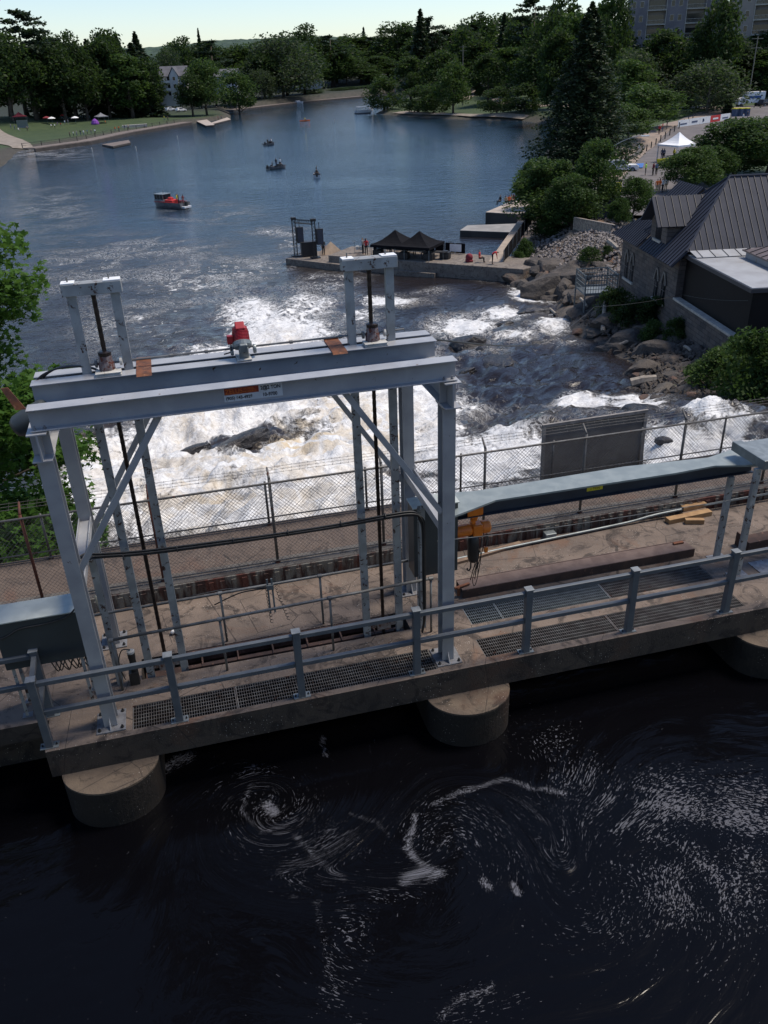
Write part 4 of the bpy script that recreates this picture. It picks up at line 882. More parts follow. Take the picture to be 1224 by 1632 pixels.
def crown_pts(kind,n,r_,H,Wd):
    if kind in('round','willow','bush','oval'):
        nl={'round':44,'willow':50,'bush':26,'oval':40}[kind]; L=[]
        z0={'round':.20,'willow':.12,'bush':.02,'oval':.12}[kind]
        for i in range(nl):
            u=r_.random(); th=r_.random()*6.28; z=z0+(1-z0)*(.08+.84*u)
            env=math.sin(math.pi*min(1,max(0,(z-z0)/(1-z0)))**(.75))**.75
            rad=Wd/2*env*(.25+.6*r_.random()**.5)
            rr=(.085+.12*r_.random())*Wd*(.7+.5*env)
            L.append((rad*math.cos(th),rad*math.sin(th),z*H,rr))
        P_=[]; 
        per=n//nl
        for (x,y,z,rr) in L:
            d=r_.normal(size=(per,3)); d/=np.linalg.norm(d,axis=1,keepdims=True); k=rr*(.35+.85*r_.random((per,1))**.6)
            q=d*k; q[:,2]*=.8
            if kind=='willow': q[:,2]-=rr*.9*r_.random(per)*(np.hypot(q[:,0],q[:,1])/rr)
            P_.append(q+(x,y,z))
        return np.vstack(P_)
    if kind=='spruce':
        nb=70; P_=[]
        for i in range(nb):
            u=i/nb; z=.06+.93*u; R_=Wd/2*(1-u)**.85*(.72+.5*r_.random()); k=int(n/nb*(1.6*(1-u)+.25)); th=r_.random()*6.28
            na=max(4,int(9*(1-u)+3))
            a=(r_.integers(0,na,k)/na*6.28+th+r_.normal(size=k)*.13); rad=R_*r_.random(k)**.6
            zz=z*H-rad*.28+R_*.05+r_.normal(size=k)*H*.006
            P_.append(np.stack([rad*np.cos(a),rad*np.sin(a),zz],1))
        return np.vstack(P_)
    if kind=='pine':
        P_=[]
        for i in range(34):
            u=r_.random()**.8; z=.34+.64*u; R_=Wd/2*(.35+.75*math.sin(math.pi*min(1,(1-u)*.75+.12)))*(.5+.6*r_.random()); th=r_.random()*6.28
            k=n//34; rad=R_*(.25+.8*r_.random(k)); a=th+r_.normal(size=k)*.30
            P_.append(np.stack([rad*np.cos(a),rad*np.sin(a),z*H+rad*.10+r_.normal(size=k)*H*.010],1))
        return np.vstack(P_)
def make_tree(kind,n,leaf,H,Wd,lm,bark,seed,name,spread=True):
    r_=np.random.default_rng(seed)
    t=thing(name,'x','tree',(0,0,-500)); WL[t.name]=None
    C=crown_pts(kind,n,r_,H,Wd); v,f=leaves(C,leaf,.5 if kind in('spruce','pine') else .25,seed)
    me=leafmesh('crown',v,f,lm); c=bpy.data.objects.new('crown',me); COL.objects.link(c); c.parent=t
    m=MB(); top=.93 if kind in('spruce','pine') else .62
    r0=H*(.020 if kind!='bush' else .012)
    m.tube([(0,0,-.6),(.01*H,0,.15*H),(0,.012*H,.4*H),(.01*H,0,top*H)],[r0*1.35,r0,r0*.7,r0*.15],8)
    nb={'spruce':14,'pine':14,'bush':9}.get(kind,11)
    for i in range(nb):
        u=.14+.7*i/nb if kind!='bush' else .02+.3*i/nb
        th=i*2.4+r_.random(); L_=Wd*.36*(1-(u-.14)*.75); z=H*u*(top if kind not in('spruce','pine') else .95)
        up=.6*L_ if kind in('round','willow','oval','bush') else -.12*L_
        m.tube([(0,0,z),(L_*.5*math.cos(th),L_*.5*math.sin(th),z+up*.6),(L_*math.cos(th),L_*math.sin(th),z+up)],[r0*.5*(1.1-u),r0*.3*(1.1-u),r0*.08],5)
    m.build('trunk',bark,t,local=True,smooth=True)
    return t
PR={}
def proto(key,*a):
    PR[key]=make_tree(*a); return PR[key]
for i in range(3): proto('round%d'%i,'round',5200,.42,20,17-2*i,M['leaf'],M['bark'],20+i,'broadleaf_tree')
proto('oval0','oval',4200,.40,20,11,M['leafbright'],M['bark'],31,'broadleaf_tree')
proto('bright0','round',5200,.38,16,14,M['leafbright'],M['bark'],32,'broadleaf_tree')
for i in range(2): proto('willow%d'%i,'willow',6500,.42,20,22,M['leafwillow'],M['barkpale'],40+i,'willow_tree')
for i in range(2): proto('spruce%d'%i,'spruce',6500,.42,24,9,M['needle'],M['bark'],50+i,'spruce_tree')
for i in range(2): proto('pine%d'%i,'pine',5200,.42,26,13,M['pine'],M['bark'],60+i,'pine_tree')
proto('bush0','bush',3800,.20,6,7,M['leaf'],M['bark'],70,'bush')
proto('bushb','bush',3800,.16,5,6,M['leafbright'],M['bark'],71,'bush')
for i in range(2): proto('shrub%d'%i,'bush',5200,.060,1.6,2.2,M['leafbright' if i else 'leaf'],M['bark'],72+i,'shrub')
proto('near0','oval',16000,.17,10,8,M['leafmid'],M['bark'],80,'broadleaf_tree')
proto('near1','round',15000,.17,10,9,M['leafbright'],M['bark'],81,'broadleaf_tree')
proto('bigspruce','spruce',30000,.24,30,15,M['needle'],M['bark'],90,'spruce_tree')
HT=dict(round=20,oval=20,bright=16,willow=20,spruce=24,pine=26,bush=6,shrub=1.6,near=10,bigs=30)
WD={'round0':17,'round1':15,'round2':13,'oval0':11,'bright0':14,'willow0':22,'willow1':22,'spruce0':9,'spruce1':9,'pine0':13,'pine1':13,'bush0':7,'bushb':6,'shrub0':2.2,'shrub1':2.2,'near0':8,'near1':9,'bigspruce':15}
used=set()
CATS={'round':'tree','oval':'tree','bright':'tree','willow':'willow','spruce':'spruce','pine':'pine','bush':'bush','shrub':'shrub','near':'tree','bigs':'spruce'}
def ht(k):
    for a,b in HT.items():
        if k.startswith(a): return b
def tree_at(key,px,Y,topy,wpx,label,group=None,basepy=None):
    """tree whose trunk stands at depth Y (or where row basepy meets the ground) in direction px"""
    if basepy: p=hl(px,basepy)
    else:
        # direction of column px at the horizon row
        py=200.; p=GY(px,py,Y)
        for _ in range(8):
            z=float(land(p[0],p[1])); 
            v=np.array([p[0],p[1],z])-CAM; y_=CY-FPX*(v@cu)/(v@cf); p=GY(px,y_,Y)
        p[2]=float(land(p[0],p[1]))
    h=max(.5,topz(p,topy)-p[2]); dist=np.linalg.norm(p-CAM); w=wpx*dist/FPX
    o=PR[key]; 
    if key not in used: used.add(key)
    else: o=dup(PR[key])
    o.location=tuple(float(t) for t in (p[0],p[1],p[2]-.1)); o.rotation_euler=(0,0,random.uniform(0,6.28)); s=w/WD[key]*1.04; o.scale=(s,s,h/ht(key)*(1.09 if key[:4] in('roun','oval','brig','will','near') else 1.))
    o['label']=label; o['category']=next(b for a,b in CATS.items() if key.startswith(a))
    if group: o['group']=group
    elif 'group' in o: del o['group']
    return o
# ================================================================ STONE BUILDING on the right bank
BA=np.array([35.33,48.43,-8.5]); b1=np.array([-.19,-.982,0]); b1/=np.linalg.norm(b1); b2=np.array([-b1[1],b1[0],0.]); NZ=np.array([0,0,1.])
def B(s,t,z): return BA+b1*s+b2*t+NZ*(z+8.5)
def bbox(m,s0,s1,t0,t1,z0,z1,mi=0): return m.obox(B((s0+s1)/2,(t0+t1)/2,(z0+z1)/2),b1*(s1-s0)/2,b2*(t1-t0)/2,NZ*(z1-z0)/2,mi)
def stonewall():
    t=NT('rock_faced_stone'); v=t.t.nodes.new('ShaderNodeTexCoord').outputs['Generated']
    pos=t.pos(); mp=t.t.nodes.new('ShaderNodeMapping'); mp.inputs['Rotation'].default_value=(0,0,0); t.set(mp.inputs[0],pos)
    sep=t.t.nodes.new('ShaderNodeSeparateXYZ'); t.set(sep.inputs[0],pos); cmb=t.t.nodes.new('ShaderNodeCombineXYZ')
    t.set(cmb.inputs[0],t.math('SUBTRACT',sep.outputs[1],sep.outputs[0])); t.set(cmb.inputs[1],sep.outputs[2])
    br=t.t.nodes.new('ShaderNodeTexBrick'); t.set(br.inputs['Vector'],cmb.outputs[0]); br.inputs['Scale'].default_value=1.; br.inputs['Brick Width'].default_value=.62; br.inputs['Row Height'].default_value=.26; br.inputs['Mortar Size'].default_value=.018
    br.inputs['Color1'].default_value=(.115,.10,.092,1); br.inputs['Color2'].default_value=(.055,.05,.05,1); br.inputs['Mortar'].default_value=(.03,.028,.026,1)
    n=t.noise(1.4,6,pos); c=t.mix(t.ramp(n,.4,.65),br.outputs['Color'],(.12,.095,.08)); c=t.mix(.45,c,br.outputs['Color'])
    return t.out(Base_Color=c,Roughness=.9,Normal=t.bump(t.math('SUBTRACT',t.noise(5,7,pos),br.outputs['Fac']),.8,.06))
M['stone']=stonewall()
M['roof']=pm('dark_metal_roof',(.042,.046,.062),(.034,.038,.052),1.2,.6,0.,.05,8,.01,world=True,spec=.12)
M['roofribs']=pm('roof_seams',(.018,.017,.02),None,rough=.5,metal=0.,bump=0)
M['roofbrown']=pm('brown_metal_roof',(.135,.108,.105),(.11,.088,.086),2.,.5,.0,.05,8,.01,world=True)
M['membrane']=pm('pale_roof_membrane',(.31,.32,.335),(.25,.255,.265),.8,.6,0,.1,4,.01,spot=(.26,.22,.18),spc=.8,spt=.62,world=True)
M['trimdark']=pm('dark_trim',(.03,.032,.04),None,rough=.5,bump=.05)
M['palestone']=pm('pale_sill_stone',(.42,.40,.36),(.3,.28,.25),4.,.8,0,.2)
M['glass']=pm('dark_window_glass',(.012,.014,.018),None,rough=.12,bump=0)
M['wingblack']=pm('black_cladding',(.007,.007,.008),(.005,.005,.006),.5,.6,0,.1,2,.02,spot=(.035,.032,.029),spc=.45,spt=.60,world=True,spec=.2)
def roofpanel(m,poly,up,sp=.42,h=.045,w=.022,thick=.10,mi=0,rmi=1):
    P_=[np.asarray(p,float) for p in poly]; n=np.cross(P_[1]-P_[0],P_[2]-P_[0]); n/=np.linalg.norm(n)
    if n[2]<0: n=-n
    u=np.asarray(up,float); u=u-n*(u@n); u/=np.linalg.norm(u); a=np.cross(u,n)
    m.prism([p-n*thick for p in P_],n*thick,mi)
    A=[(p-P_[0])@a for p in P_]; lo,hi=min(A),max(A); k=lo+sp*.5
    while k<hi:
        ts=[]
        for i in range(len(P_)):
            x0,x1=A[i],A[(i+1)%len(P_)]
            if (x0-k)*(x1-k)<0:
                f=(k-x0)/(x1-x0); q=P_[i]+(P_[(i+1)%len(P_)]-P_[i])*f; ts.append(((q-P_[0])@u,q))
        if len(ts)>=2:
            ts.sort(key=lambda e:e[0]); p,q=ts[0][1],ts[-1][1]
            if np.linalg.norm(q-p)>.15: m.bar(p+n*(h/2+.002),q+n*(h/2+.002),w,h,n,rmi)
        k+=sp
bl=thing('stone_building','old stone mill building with steep dark standing seam metal roof above the falls','building',BA)
m=MB(); bbox(m,0,10.75,0,14,-11.5,-4.0); m.build('stone_wall',M['stone'],bl)
m=MB(); bbox(m,5.4,8.2,-.02,3,-3.99,-2.45); m.prism([B(5.4,-.02,-2.449),B(8.2,-.02,-2.449),B(6.8,-.02,-.98)],b2*3); m.build('dormer_wall',M['stone'],bl)
m=MB(); m.prism([B(6.3,-.04,-3.5),B(7.3,-.04,-3.5),B(7.3,-.04,-2.3),B(6.8,-.04,-1.75),B(6.3,-.04,-2.3)],b2*.015); dw=m.build('window',M['glass'],bl)
m=MB(); bbox(m,6.1,7.5,-.16,-.045,-3.66,-3.5); m.build('sill',M['palestone'],dw)
# arched windows
def arch(s,w,zb,zt):
    pts=[B(s-w/2,-.035,zb),B(s+w/2,-.035,zb)]; hs=zt-w*.95
    for k in range(9): a=k/8; pts.append(B(s+w/2-w/2*a,-.035,hs+(zt-hs)*math.sin(a*math.pi/2)))
    for k in range(1,9): a=k/8; pts.append(B(s-w/2*a,-.035,hs+(zt-hs)*math.cos(a*math.pi/2)))
    return pts
for s in (1.35,2.55,7.45,8.75):
    m=MB(); m.prism(arch(s,.62,-7.22,-5.42),b2*.02); w_=m.build('window',M['glass'],bl)
    q=MB(); ar=arch(s,.80,-6.15,-5.26); 
    for p0_,p1_ in zip(ar[2:-1],ar[3:]): q.bar(p0_-b2*.03,p1_-b2*.03,.14,.07,b2)
    q.build('arch_stones',M['palestone2'] if 'palestone2' in M else pm('grey_arch_stone',(.20,.185,.165),(.13,.12,.11),4.,.85,0,.2),w_)
    q=MB(); q.bar(B(s,-.045,-7.2),B(s,-.045,-5.5),.04,.03,b2); q.bar(B(s-.3,-.045,-6.4),B(s+.3,-.045,-6.4),.03,.04,b2); q.build('frame',M['board'],w_)
for s0,s1 in ((.9,3.0),(7.0,9.2)):
    m=MB(); bbox(m,s0,s1,-.12,-.002,-7.38,-7.225); m.build('sill',M['palestone'],bl)
# roofs: t slope m=1 from the eave at t=-.75, z=-4.3
def RZ(t): return -4.3+.75+t
SR=7.64; zt=.29; tA=3.82
Rr=MB()
roofpanel(Rr,[B(11.35,-.75,-4.3),B(11.35,.10,RZ(.10)),B(SR,tA,zt),B(3.93,.10,RZ(.10)),B(5.3,.10,RZ(.10)),B(5.3,-.75,-4.3)],b2+NZ)
Rr.build('river_roof_slope',[M['roof'],M['roofribs']],bl)
Rr=MB(); roofpanel(Rr,[B(11.33,.12,-3.45),B(11.33,16,-3.45),B(SR,16,zt),B(SR,tA+.01,zt)],-b1+NZ); Rr.build('south_roof_slope',[M['roof'],M['roofribs']],bl)
Rr=MB(); roofpanel(Rr,[B(3.93,16,-3.45),B(3.93,.12,-3.45),B(SR,tA,zt),B(SR,16,zt)],b1+NZ); Rr.build('north_roof_slope',[M['roof'],M['roofribs']],bl)
Rr=MB(); Rr.tube([B(11.35,.10,RZ(.10)+.03),B(SR,tA,zt+.04),B(SR,16,zt+.04)],.07,6); Rr.tube([B(SR,tA,zt+.04),B(3.93,.1,RZ(.1)+.03)],.07,6); Rr.build('ridge_cap',M['roof'],bl)
Rr=MB(); roofpanel(Rr,[B(-.5,-.75,-4.3),B(4.9,-.75,-4.3),B(4.9,.65,-2.95),B(1.9,.75,-2.80)],b2+NZ,.36); roofpanel(Rr,[B(-.5,-.75,-4.3),B(1.9,.75,-2.80),B(1.9,9,-2.8),B(-.5,9,-4.3)],b1+NZ,.4)
Rr.build('lower_roof',[M['roof'],M['roofribs']],bl)
# dormer roof (steep gable)
Rr=MB(); zr,ze=-.82,-2.45
roofpanel(Rr,[B(8.45,-.75,ze),B(8.45,1.6,ze),B(6.8,2.95,zr),B(6.8,-.75,zr)],-b1+NZ,.5); roofpanel(Rr,[B(5.15,-.75,ze),B(5.15,1.6,ze),B(6.8,2.95,zr),B(6.8,-.75,zr)],b1+NZ,.5)
Rr.build('dormer_roof',[M['roof'],M['roofribs']],bl)
# rear gable roof beyond
pk=G(1084,288,-1.6); pe=G(1122,302,-1.75)
d=(pe-pk); d[2]=0; d/=np.linalg.norm(d); sd_=np.array([d[1],-d[0],0.])
Rr=MB(); roofpanel(Rr,[pk,pk+d*4,pk+d*4-sd_*-2.2-NZ*2.0,pk-sd_*-2.2-NZ*2.0],NZ,.4); roofpanel(Rr,[pk,pk+d*4,pk+d*4-sd_*2.2-NZ*2.0,pk-sd_*2.2-NZ*2.0],NZ,.4); Rr.build('rear_gable_roof',[M['roof'],M['roofribs']],bl)
# flat roofed dark wing
m=MB(); bbox(m,10.76,19.7,.45,9,-8.8,-3.92); m.build('dark_wing',M['wingblack'],bl)
m=MB(); bbox(m,10.9,19.95,.20,9.4,-3.915,-3.70); m.build('flat_roof_edge',M['trimdark'],bl)
m=MB(); bbox(m,10.95,19.87,.28,9.3,-3.697,-3.66); m.build('flat_roof',M['membrane'],bl)
Rr=MB(); roofpanel(Rr,[B(12.4,.35,-3.60),B(12.4,9,-3.60),B(11.36,9,-3.40),B(11.36,.30,-3.40)],-b1+NZ*.1,.8,.03,.03,.03); Rr.build('flashing_strip',[M['membrane'],M['trimdark']],bl)
sk0=[B(12.6,3.1,-3.2),B(17.4,3.1,-3.2),B(17.4,9,-3.2),B(12.6,9,-3.2)]
m=MB(); bbox(m,12.7,17.3,3.2,9,-3.655,-3.24); m.build('skylight_curb',M['membrane'],bl)
Rr=MB(); zp=-2.45
roofpanel(Rr,[B(12.55,3.0,-3.2),B(17.45,3.0,-3.2),B(15,5.4,zp)],b2+NZ,.7); roofpanel(Rr,[B(17.45,3.0,-3.2),B(17.45,9,-3.2),B(15,9,zp),B(15,5.4,zp)],-b1+NZ*.3,.7); roofpanel(Rr,[B(12.55,9,-3.2),B(12.55,3.0,-3.2),B(15,5.4,zp),B(15,9,zp)],b1+NZ*.3,.7)
Rr.build('brown_roof_lantern',[M['roofbrown'],M['trimdark']],bl)
lw=thing('low_stone_wall','low stone retaining wall with pale coping running from the mill towards the bushes','wall',B(15,0,-8.5))
m=MB(); bbox(m,10.76,19.0,-.02,.30,-10.5,-6.52); m.build('stonework',M['stone'],lw)
m=MB(); bbox(m,10.7,19.1,-.10,.36,-6.515,-6.38); m.build('coping',M['palestone'],lw)
m=MB(); P1=[G(690,545,-2.0),G(850,540,-3.0),G(1090,500,-6.0)]; 
pw=[GY(693,541,1.0)]+[np.array((15.,18.,-1.6)),np.array((25.,33.,-5.)),B(12,-.1,-5.9),B(19.9,.15,-4.3)]
pts=[]
for a_,b_ in zip(pw[:-1],pw[1:]):
    for k in range(10): pts.append(a_+(b_-a_)*k/10-NZ*(.12*math.sin(math.pi*k/10)))
m.tube(pts+[pw[-1]],.013,5); o=m.build('overhead_cable',M['black'],loc=tuple(map(float,pw[0]))); tag(o,'black cable slung from the right end of the gantry across the rapids to the mill','cable')
# galvanised cage platform beside the mill
cgp=[G(945,455,-9.2),G(1000,460,-8.9)]
cg=thing('metal_platform','grey metal railed platform between the boulders and the stone mill','platform',cgp[0])
c0_=B(-2.6,-1.6,-8.9); 
def cgb(a,b,w=.05): q.bar(a,b,w,w)
q=MB(); h=1.5
cs=[B(.2,-2.6,-8.7),B(.2,-.15,-8.7),B(-2.4,-.15,-8.7),B(-2.4,-2.6,-8.7)]
q.obox((cs[0]+cs[2])/2,b1*1.3,b2*1.22,NZ*.05)
q.build('floor',M['galv'],cg)
for i,(a_,b_) in enumerate(zip(cs,cs[1:]+cs[:1])):
    q=MB()
    for k in range(5): q.bar(a_+NZ*(.1+k*.33),b_+NZ*(.1+k*.33),.04,.09 if k in(0,4) else .04)
    for k in range(12): p=a_+(b_-a_)*k/12; q.bar(p+NZ*.07,p+NZ*h,.03,.03,b1)
    q.build('railing_panel',M['galv'],cg)
for c_ in cs:
    q=MB(); q.bar(c_-NZ*1.6,c_+NZ*h,.09,.09,b1); q.build('leg',M['galv'],cg)
# ================================================================ ROADS AND PATHS
def drape(name,pts,width,mat,off=.05,kind='structure',n=40):
    P_=[np.array(p[:2],float) for p in pts]; L=[0]
    for a_,b_ in zip(P_[:-1],P_[1:]): L.append(L[-1]+np.linalg.norm(b_-a_))
    T=np.linspace(0,L[-1],n); X=np.interp(T,L,[p[0] for p in P_]); Y=np.interp(T,L,[p[1] for p in P_])
    Wd=np.interp(T,L,width if hasattr(width,'__len__') else [width]*len(L))
    dx=np.gradient(X); dy=np.gradient(Y); l=np.hypot(dx,dy); nx_,ny_=-dy/l,dx/l
    cc=np.linspace(-.5,.5,9)[None,:]
    XX=X[:,None]+nx_[:,None]*Wd[:,None]*cc; YY=Y[:,None]+ny_[:,None]*Wd[:,None]*cc
    ZZ=np.maximum(land(XX,YY),land(X,Y)[:,None]-.3)+off+.08
    o=grid(name,XX,YY,ZZ,[mat]); tag(o,kind=kind); return o
M['asphalt']=pm('worn_asphalt',(.135,.12,.118),(.10,.09,.09),.35,.9,0,.2,6,.02,world=True)
M['gravel']=pm('pale_gravel',(.26,.22,.18),(.19,.16,.13),.6,.95,0,.3,8,.03,world=True)
M['paving']=pm('tan_paving',(.26,.20,.16),(.20,.16,.13),.5,.9,0,.2,6,.02,world=True)
rd=[hl(1000,345),hl(1020,300),hl(1035,270),hl(1062,240),hl(1110,208),hl(1165,182),hl(1260,168)]
drape('road',rd,[13,18,20,20,18,18,20],M['asphalt'],.06)
pa=[hl(960,290),hl(985,262),hl(1010,240),hl(1045,215),hl(1075,197),hl(1150,178)]
drape('path',pa,[5,5,5,4,4,4],M['paving'],.12)
drape('far_road',[hl(735,160),hl(770,140),hl(800,165),hl(850,170),hl(900,168),hl(960,172),hl(1090,172),hl(1180,175)],[7,7,5,5,5,5,5,6],M['paving'],.15)
drape('park_path',[hl(-40,205),hl(10,225),hl(38,238)],[16,10,6],M['gravel'],.1)
drape('peninsula_beach',[hl(640,178),hl(700,181),hl(760,184),hl(838,188)],[9,6,5,4],M['gravel'],.05)
# ================================================================ ROCKS
def rockmesh(seed,n=3):
    bm=bmesh.new(); bmesh.ops.create_icosphere(bm,subdivisions=n,radius=1.); r_=random.Random(seed)
    pl=[(Vector((r_.gauss(0,1),r_.gauss(0,1),r_.gauss(0,.7))).normalized(),r_.uniform(.55,.88)) for _ in range(16)]
    for v in bm.verts:
        c=v.co.copy()
        for nn,dd in pl:
            e=c.dot(nn)-dd
            if e>0: c-=nn*e*.93
        k=float(fbm(np.array([c.x*1.3+seed]),np.array([c.y*1.3+c.z*2.1]),4,1.1)[0]); v.co=c*(1+.22*k)*1.15
    me=bpy.data.meshes.new('boulder'); bm.to_mesh(me); bm.free(); return me
RM=[rockmesh(i) for i in range(6)]
def rockmat(name,a,b,c_,rg):
    t=NT(name); v=t.pos(); c=t.mix(t.ramp(t.noise(1.1,8,v,.8,.65),.38,.62),a,b); c=t.mix(t.ramp(t.noise(.6,6,v,.5),.58,.7),c,c_)
    return t.out(Base_Color=c,Roughness=rg,Normal=t.bump(t.noise(3,9,v,.6,.7),.9,.15))
M['wetrock']=rockmat('wet_dark_rock',(.028,.024,.023),(.012,.011,.012),(.05,.038,.03),.3)
M['redrock']=rockmat('red_brown_rock',(.12,.065,.045),(.06,.04,.03),(.15,.09,.06),.85)
M['dryrock']=rockmat('bank_rock',(.085,.07,.058),(.04,.034,.03),(.11,.075,.055),.85)
def rock(px,py,wpx,hf,label,mat,surf=None,sink=.35,aspect=.7,group=None,rz=None):
    p=hl(px,py) if surf is land else hit(px,py); w=wpx*np.linalg.norm(p-CAM)/FPX/2
    me=RM[random.randrange(6)].copy(); me.materials.append(mat); o=bpy.data.objects.new('boulder',me); COL.objects.link(o)
    o.location=(float(p[0]),float(p[1]),float(p[2]-w*hf*sink)); o.scale=(w,w*aspect,w*hf); o.rotation_euler=(random.uniform(-.15,.15),random.uniform(-.15,.15),random.uniform(0,6.28) if rz is None else rz)
    tag(o,label,'boulder',group); return o
for a_ in ((745,548,70,.55,'dark wet boulder in the rapids just right of the right lift tower'),(800,578,75,.4,'broad brown humped boulder in the middle of the smooth dark water'),(770,560,40,.5,'small wet boulder wedged behind the broad humped boulder'),
 (850,496,60,.4,'flat wet boulder in the upper right white water'),(800,518,46,.4,'low dark rock splitting the upper white water'),(905,670,86,.45,'large dark boulder just behind the plywood board'),(1020,655,70,.4,'dark boulder right of the large boulder behind the plywood board'),
 (690,735,36,.5,'small dark rock beside the right rear gantry post in white water'),(745,590,34,.4,'half drowned rock left of the humped boulder'),(130,697,80,.5,'smooth grey boulder at the left bank behind the left gantry post'),
 (1060,700,30,.4,'small wet rock in the chute right of the plywood board'),(860,545,30,.4,'small rock at the foot of the bank rubble')):
    rock(a_[0],a_[1],a_[2],a_[3],a_[4],M['wetrock'],None,.45)
for a_ in ((385,702,120,.26,'long dark rock ridge drowned in the main white water',.35),(312,714,60,.25,'smaller dark rock left of the drowned ridge in the main white water',.3)):
    rock(a_[0],a_[1],a_[2],a_[3],a_[4],M['wetrock'],None,a_[5],.4,rz=.5)
random.seed(3)
bank=[(830,440,70),(870,455,90),(905,440,80),(930,470,70),(850,425,50),(880,425,60),(915,425,50),(800,445,50),(945,485,60),(960,500,50),(925,500,44),(975,515,70),(1010,520,60),(1000,545,80),(1045,560,80),(985,555,60),(1040,530,60),(1070,575,60),(1090,600,60),(1030,590,60),(1110,560,50),(1130,590,60),(1060,545,50),(1085,545,46),(950,530,40),(965,560,40),(1150,620,60),(1200,625,70),(1100,625,50),(1025,615,54),(1170,600,50),(840,455,40),(900,460,60),(820,430,40),(1010,500,40),(950,455,44)]
def bzone(px,py):
    if px<862: return 'at the root of the concrete pier'
    if px<935 and py<475: return 'in the slabs between the pier and the metal platform'
    if px<985: return 'at the waterline below the metal platform'
    if py<552: return 'under the arched mill windows'
    if px<1060: return 'in the rubble beside the upright driftwood plank'
    return 'at the foot of the low stone wall and bright shrubs'
_zr={}
for i,(px,py,w) in enumerate(bank): _zr.setdefault(bzone(px,py),[]).append((-w,i))
_rk={i:k for z_ in _zr.values() for k,(_,i) in enumerate(sorted(z_))}
ORD=['largest','second largest','third largest','fourth largest','fifth largest','sixth largest','seventh largest','eighth largest','ninth largest','smallest']
for i,(px,py,w) in enumerate(bank):
    rock(px,py,w,random.uniform(.35,.6),ORD[min(9,_rk[i])]+' grey brown boulder '+bzone(px,py),M['dryrock'],land,.3,random.uniform(.55,.9),'boulders of the right bank')
rr2=random.Random(12)
for k in range(115):
    u=rr2.random(); px=rr2.uniform(905,1224); py=rr2.uniform(505,640)
    if py<500+(px-905)*.33 or py>560+(px-905)*.9: continue
    rock(px,py,rr2.uniform(12,34),rr2.uniform(.4,.8),'small broken rock in the rubble slope between the rapids and the mill',M['dryrock'] if k%3 else M['redrock'],land,.25,rr2.uniform(.55,1.),'broken rocks of the rubble slope')
for k in range(60):
    px=rr2.uniform(805,960); py=rr2.uniform(420,480)
    rock(px,py,rr2.uniform(14,44),rr2.uniform(.35,.6),'angular brown rock slab in the bank beside the pier root',M['dryrock'],land,.3,rr2.uniform(.5,1.),'rock slabs beside the pier root')
m=MB(); r_=np.random.default_rng(4)
N_=5200; px=r_.uniform(805,1010,N_); py=r_.uniform(350,430,N_); kk=np.arange(N_)%2==1
px[kk]=r_.uniform(900,1224,kk.sum()); py[kk]=r_.uniform(500,640,kk.sum())
D_=cf[None]+cr[None]*((px-CX)/FPX)[:,None]-cu[None]*((py-CY)/FPX)[:,None]
zz=np.full(N_,-9.5)
for _ in range(4):
    tt=(zz-CAM[2])/D_[:,2]; Qx=CAM[0]+D_[:,0]*tt; Qy=CAM[1]+D_[:,1]*tt; zz=land(Qx,Qy)
sdq=sdist(Qx,Qy)
bs_=(np.stack([Qx,Qy],1)-BA[:2])@b1[:2]; bt_=(np.stack([Qx,Qy],1)-BA[:2])@b2[:2]
for k in range(N_):
    if sdq[k]<.3 or (not kk[k] and ((px[k]<900 and py[k]<352+(px[k]-840)*.1) or (px[k]<840 and py[k]>400))) or (bt_[k]>0 and 0<bs_[k]<20): continue
    s=r_.uniform(.07,.2)*(1.3 if not kk[k] else 1.5); z=zz[k]+.12
    a=r_.normal(size=3); a/=np.linalg.norm(a); b=np.cross(a,(0,0,1)); b/=np.linalg.norm(b); c_=np.cross(a,b); cc=np.array([Qx[k],Qy[k],z])
    vv=[cc+a*s,cc+b*s*.8,cc+c_*s*.6,cc-a*s,cc-b*s*.8,cc-c_*s*.6]
    m.add(vv,[(0,1,2),(1,3,2),(3,4,2),(4,0,2),(1,0,5),(3,1,5),(4,3,5),(0,4,5)],1 if kk[k] else 0)
o=m.build('riprap',[pm('pale_riprap',(.24,.21,.19),(.15,.13,.12),.9,.9,0,.2,8,.02,world=True),M['dryrock']],loc=(45,70,-9)); tag(o,'pale broken riprap stones covering the bank above the boulders','stones',kind='stuff')
def log(label,a,b,w=.25,up=0.):
    p=hl(*a); q_=hl(*b); p=p+NZ*(.3); q_=q_+NZ*(.3+up); m=MB(); mid=(p+q_)/2+NZ*.05; L_=np.linalg.norm(q_-p)
    m.tube([p,mid,q_],[w/2,w/2*.9,w/2*.7],7); o=m.build('driftwood_log',M['wood_grey'],loc=tuple(map(float,p))); tag(o,label,'driftwood','driftwood on the right bank')
log('short fat pale log lying above the platform near the mill corner',(970,390),(984,402),.5)
log('long pale driftwood plank below the metal platform',(915,470),(948,454),.3)
log('upright pale driftwood plank leaning in the rubble by the rapids',(960,535),(962,500),.35,1.2)
log('pale driftwood plank at the waterline of the rubble',(985,558),(1010,548),.25)
log('pale driftwood stick lying on the rubble below the mill window',(1052,505),(1075,520),.25)
log('thick grey driftwood trunk lying by the rock shelf right of the dark water',(1005,620),(1045,612),.6)
log('thin pale stick between the rubble and the bright bushes',(1090,560),(1100,567),.2)
log('white driftwood plank lying in the rocks beside the white water',(872,496),(885,506),.3)
log('bleached board on the rubble beside the upright plank',(925,482),(935,494),.25)
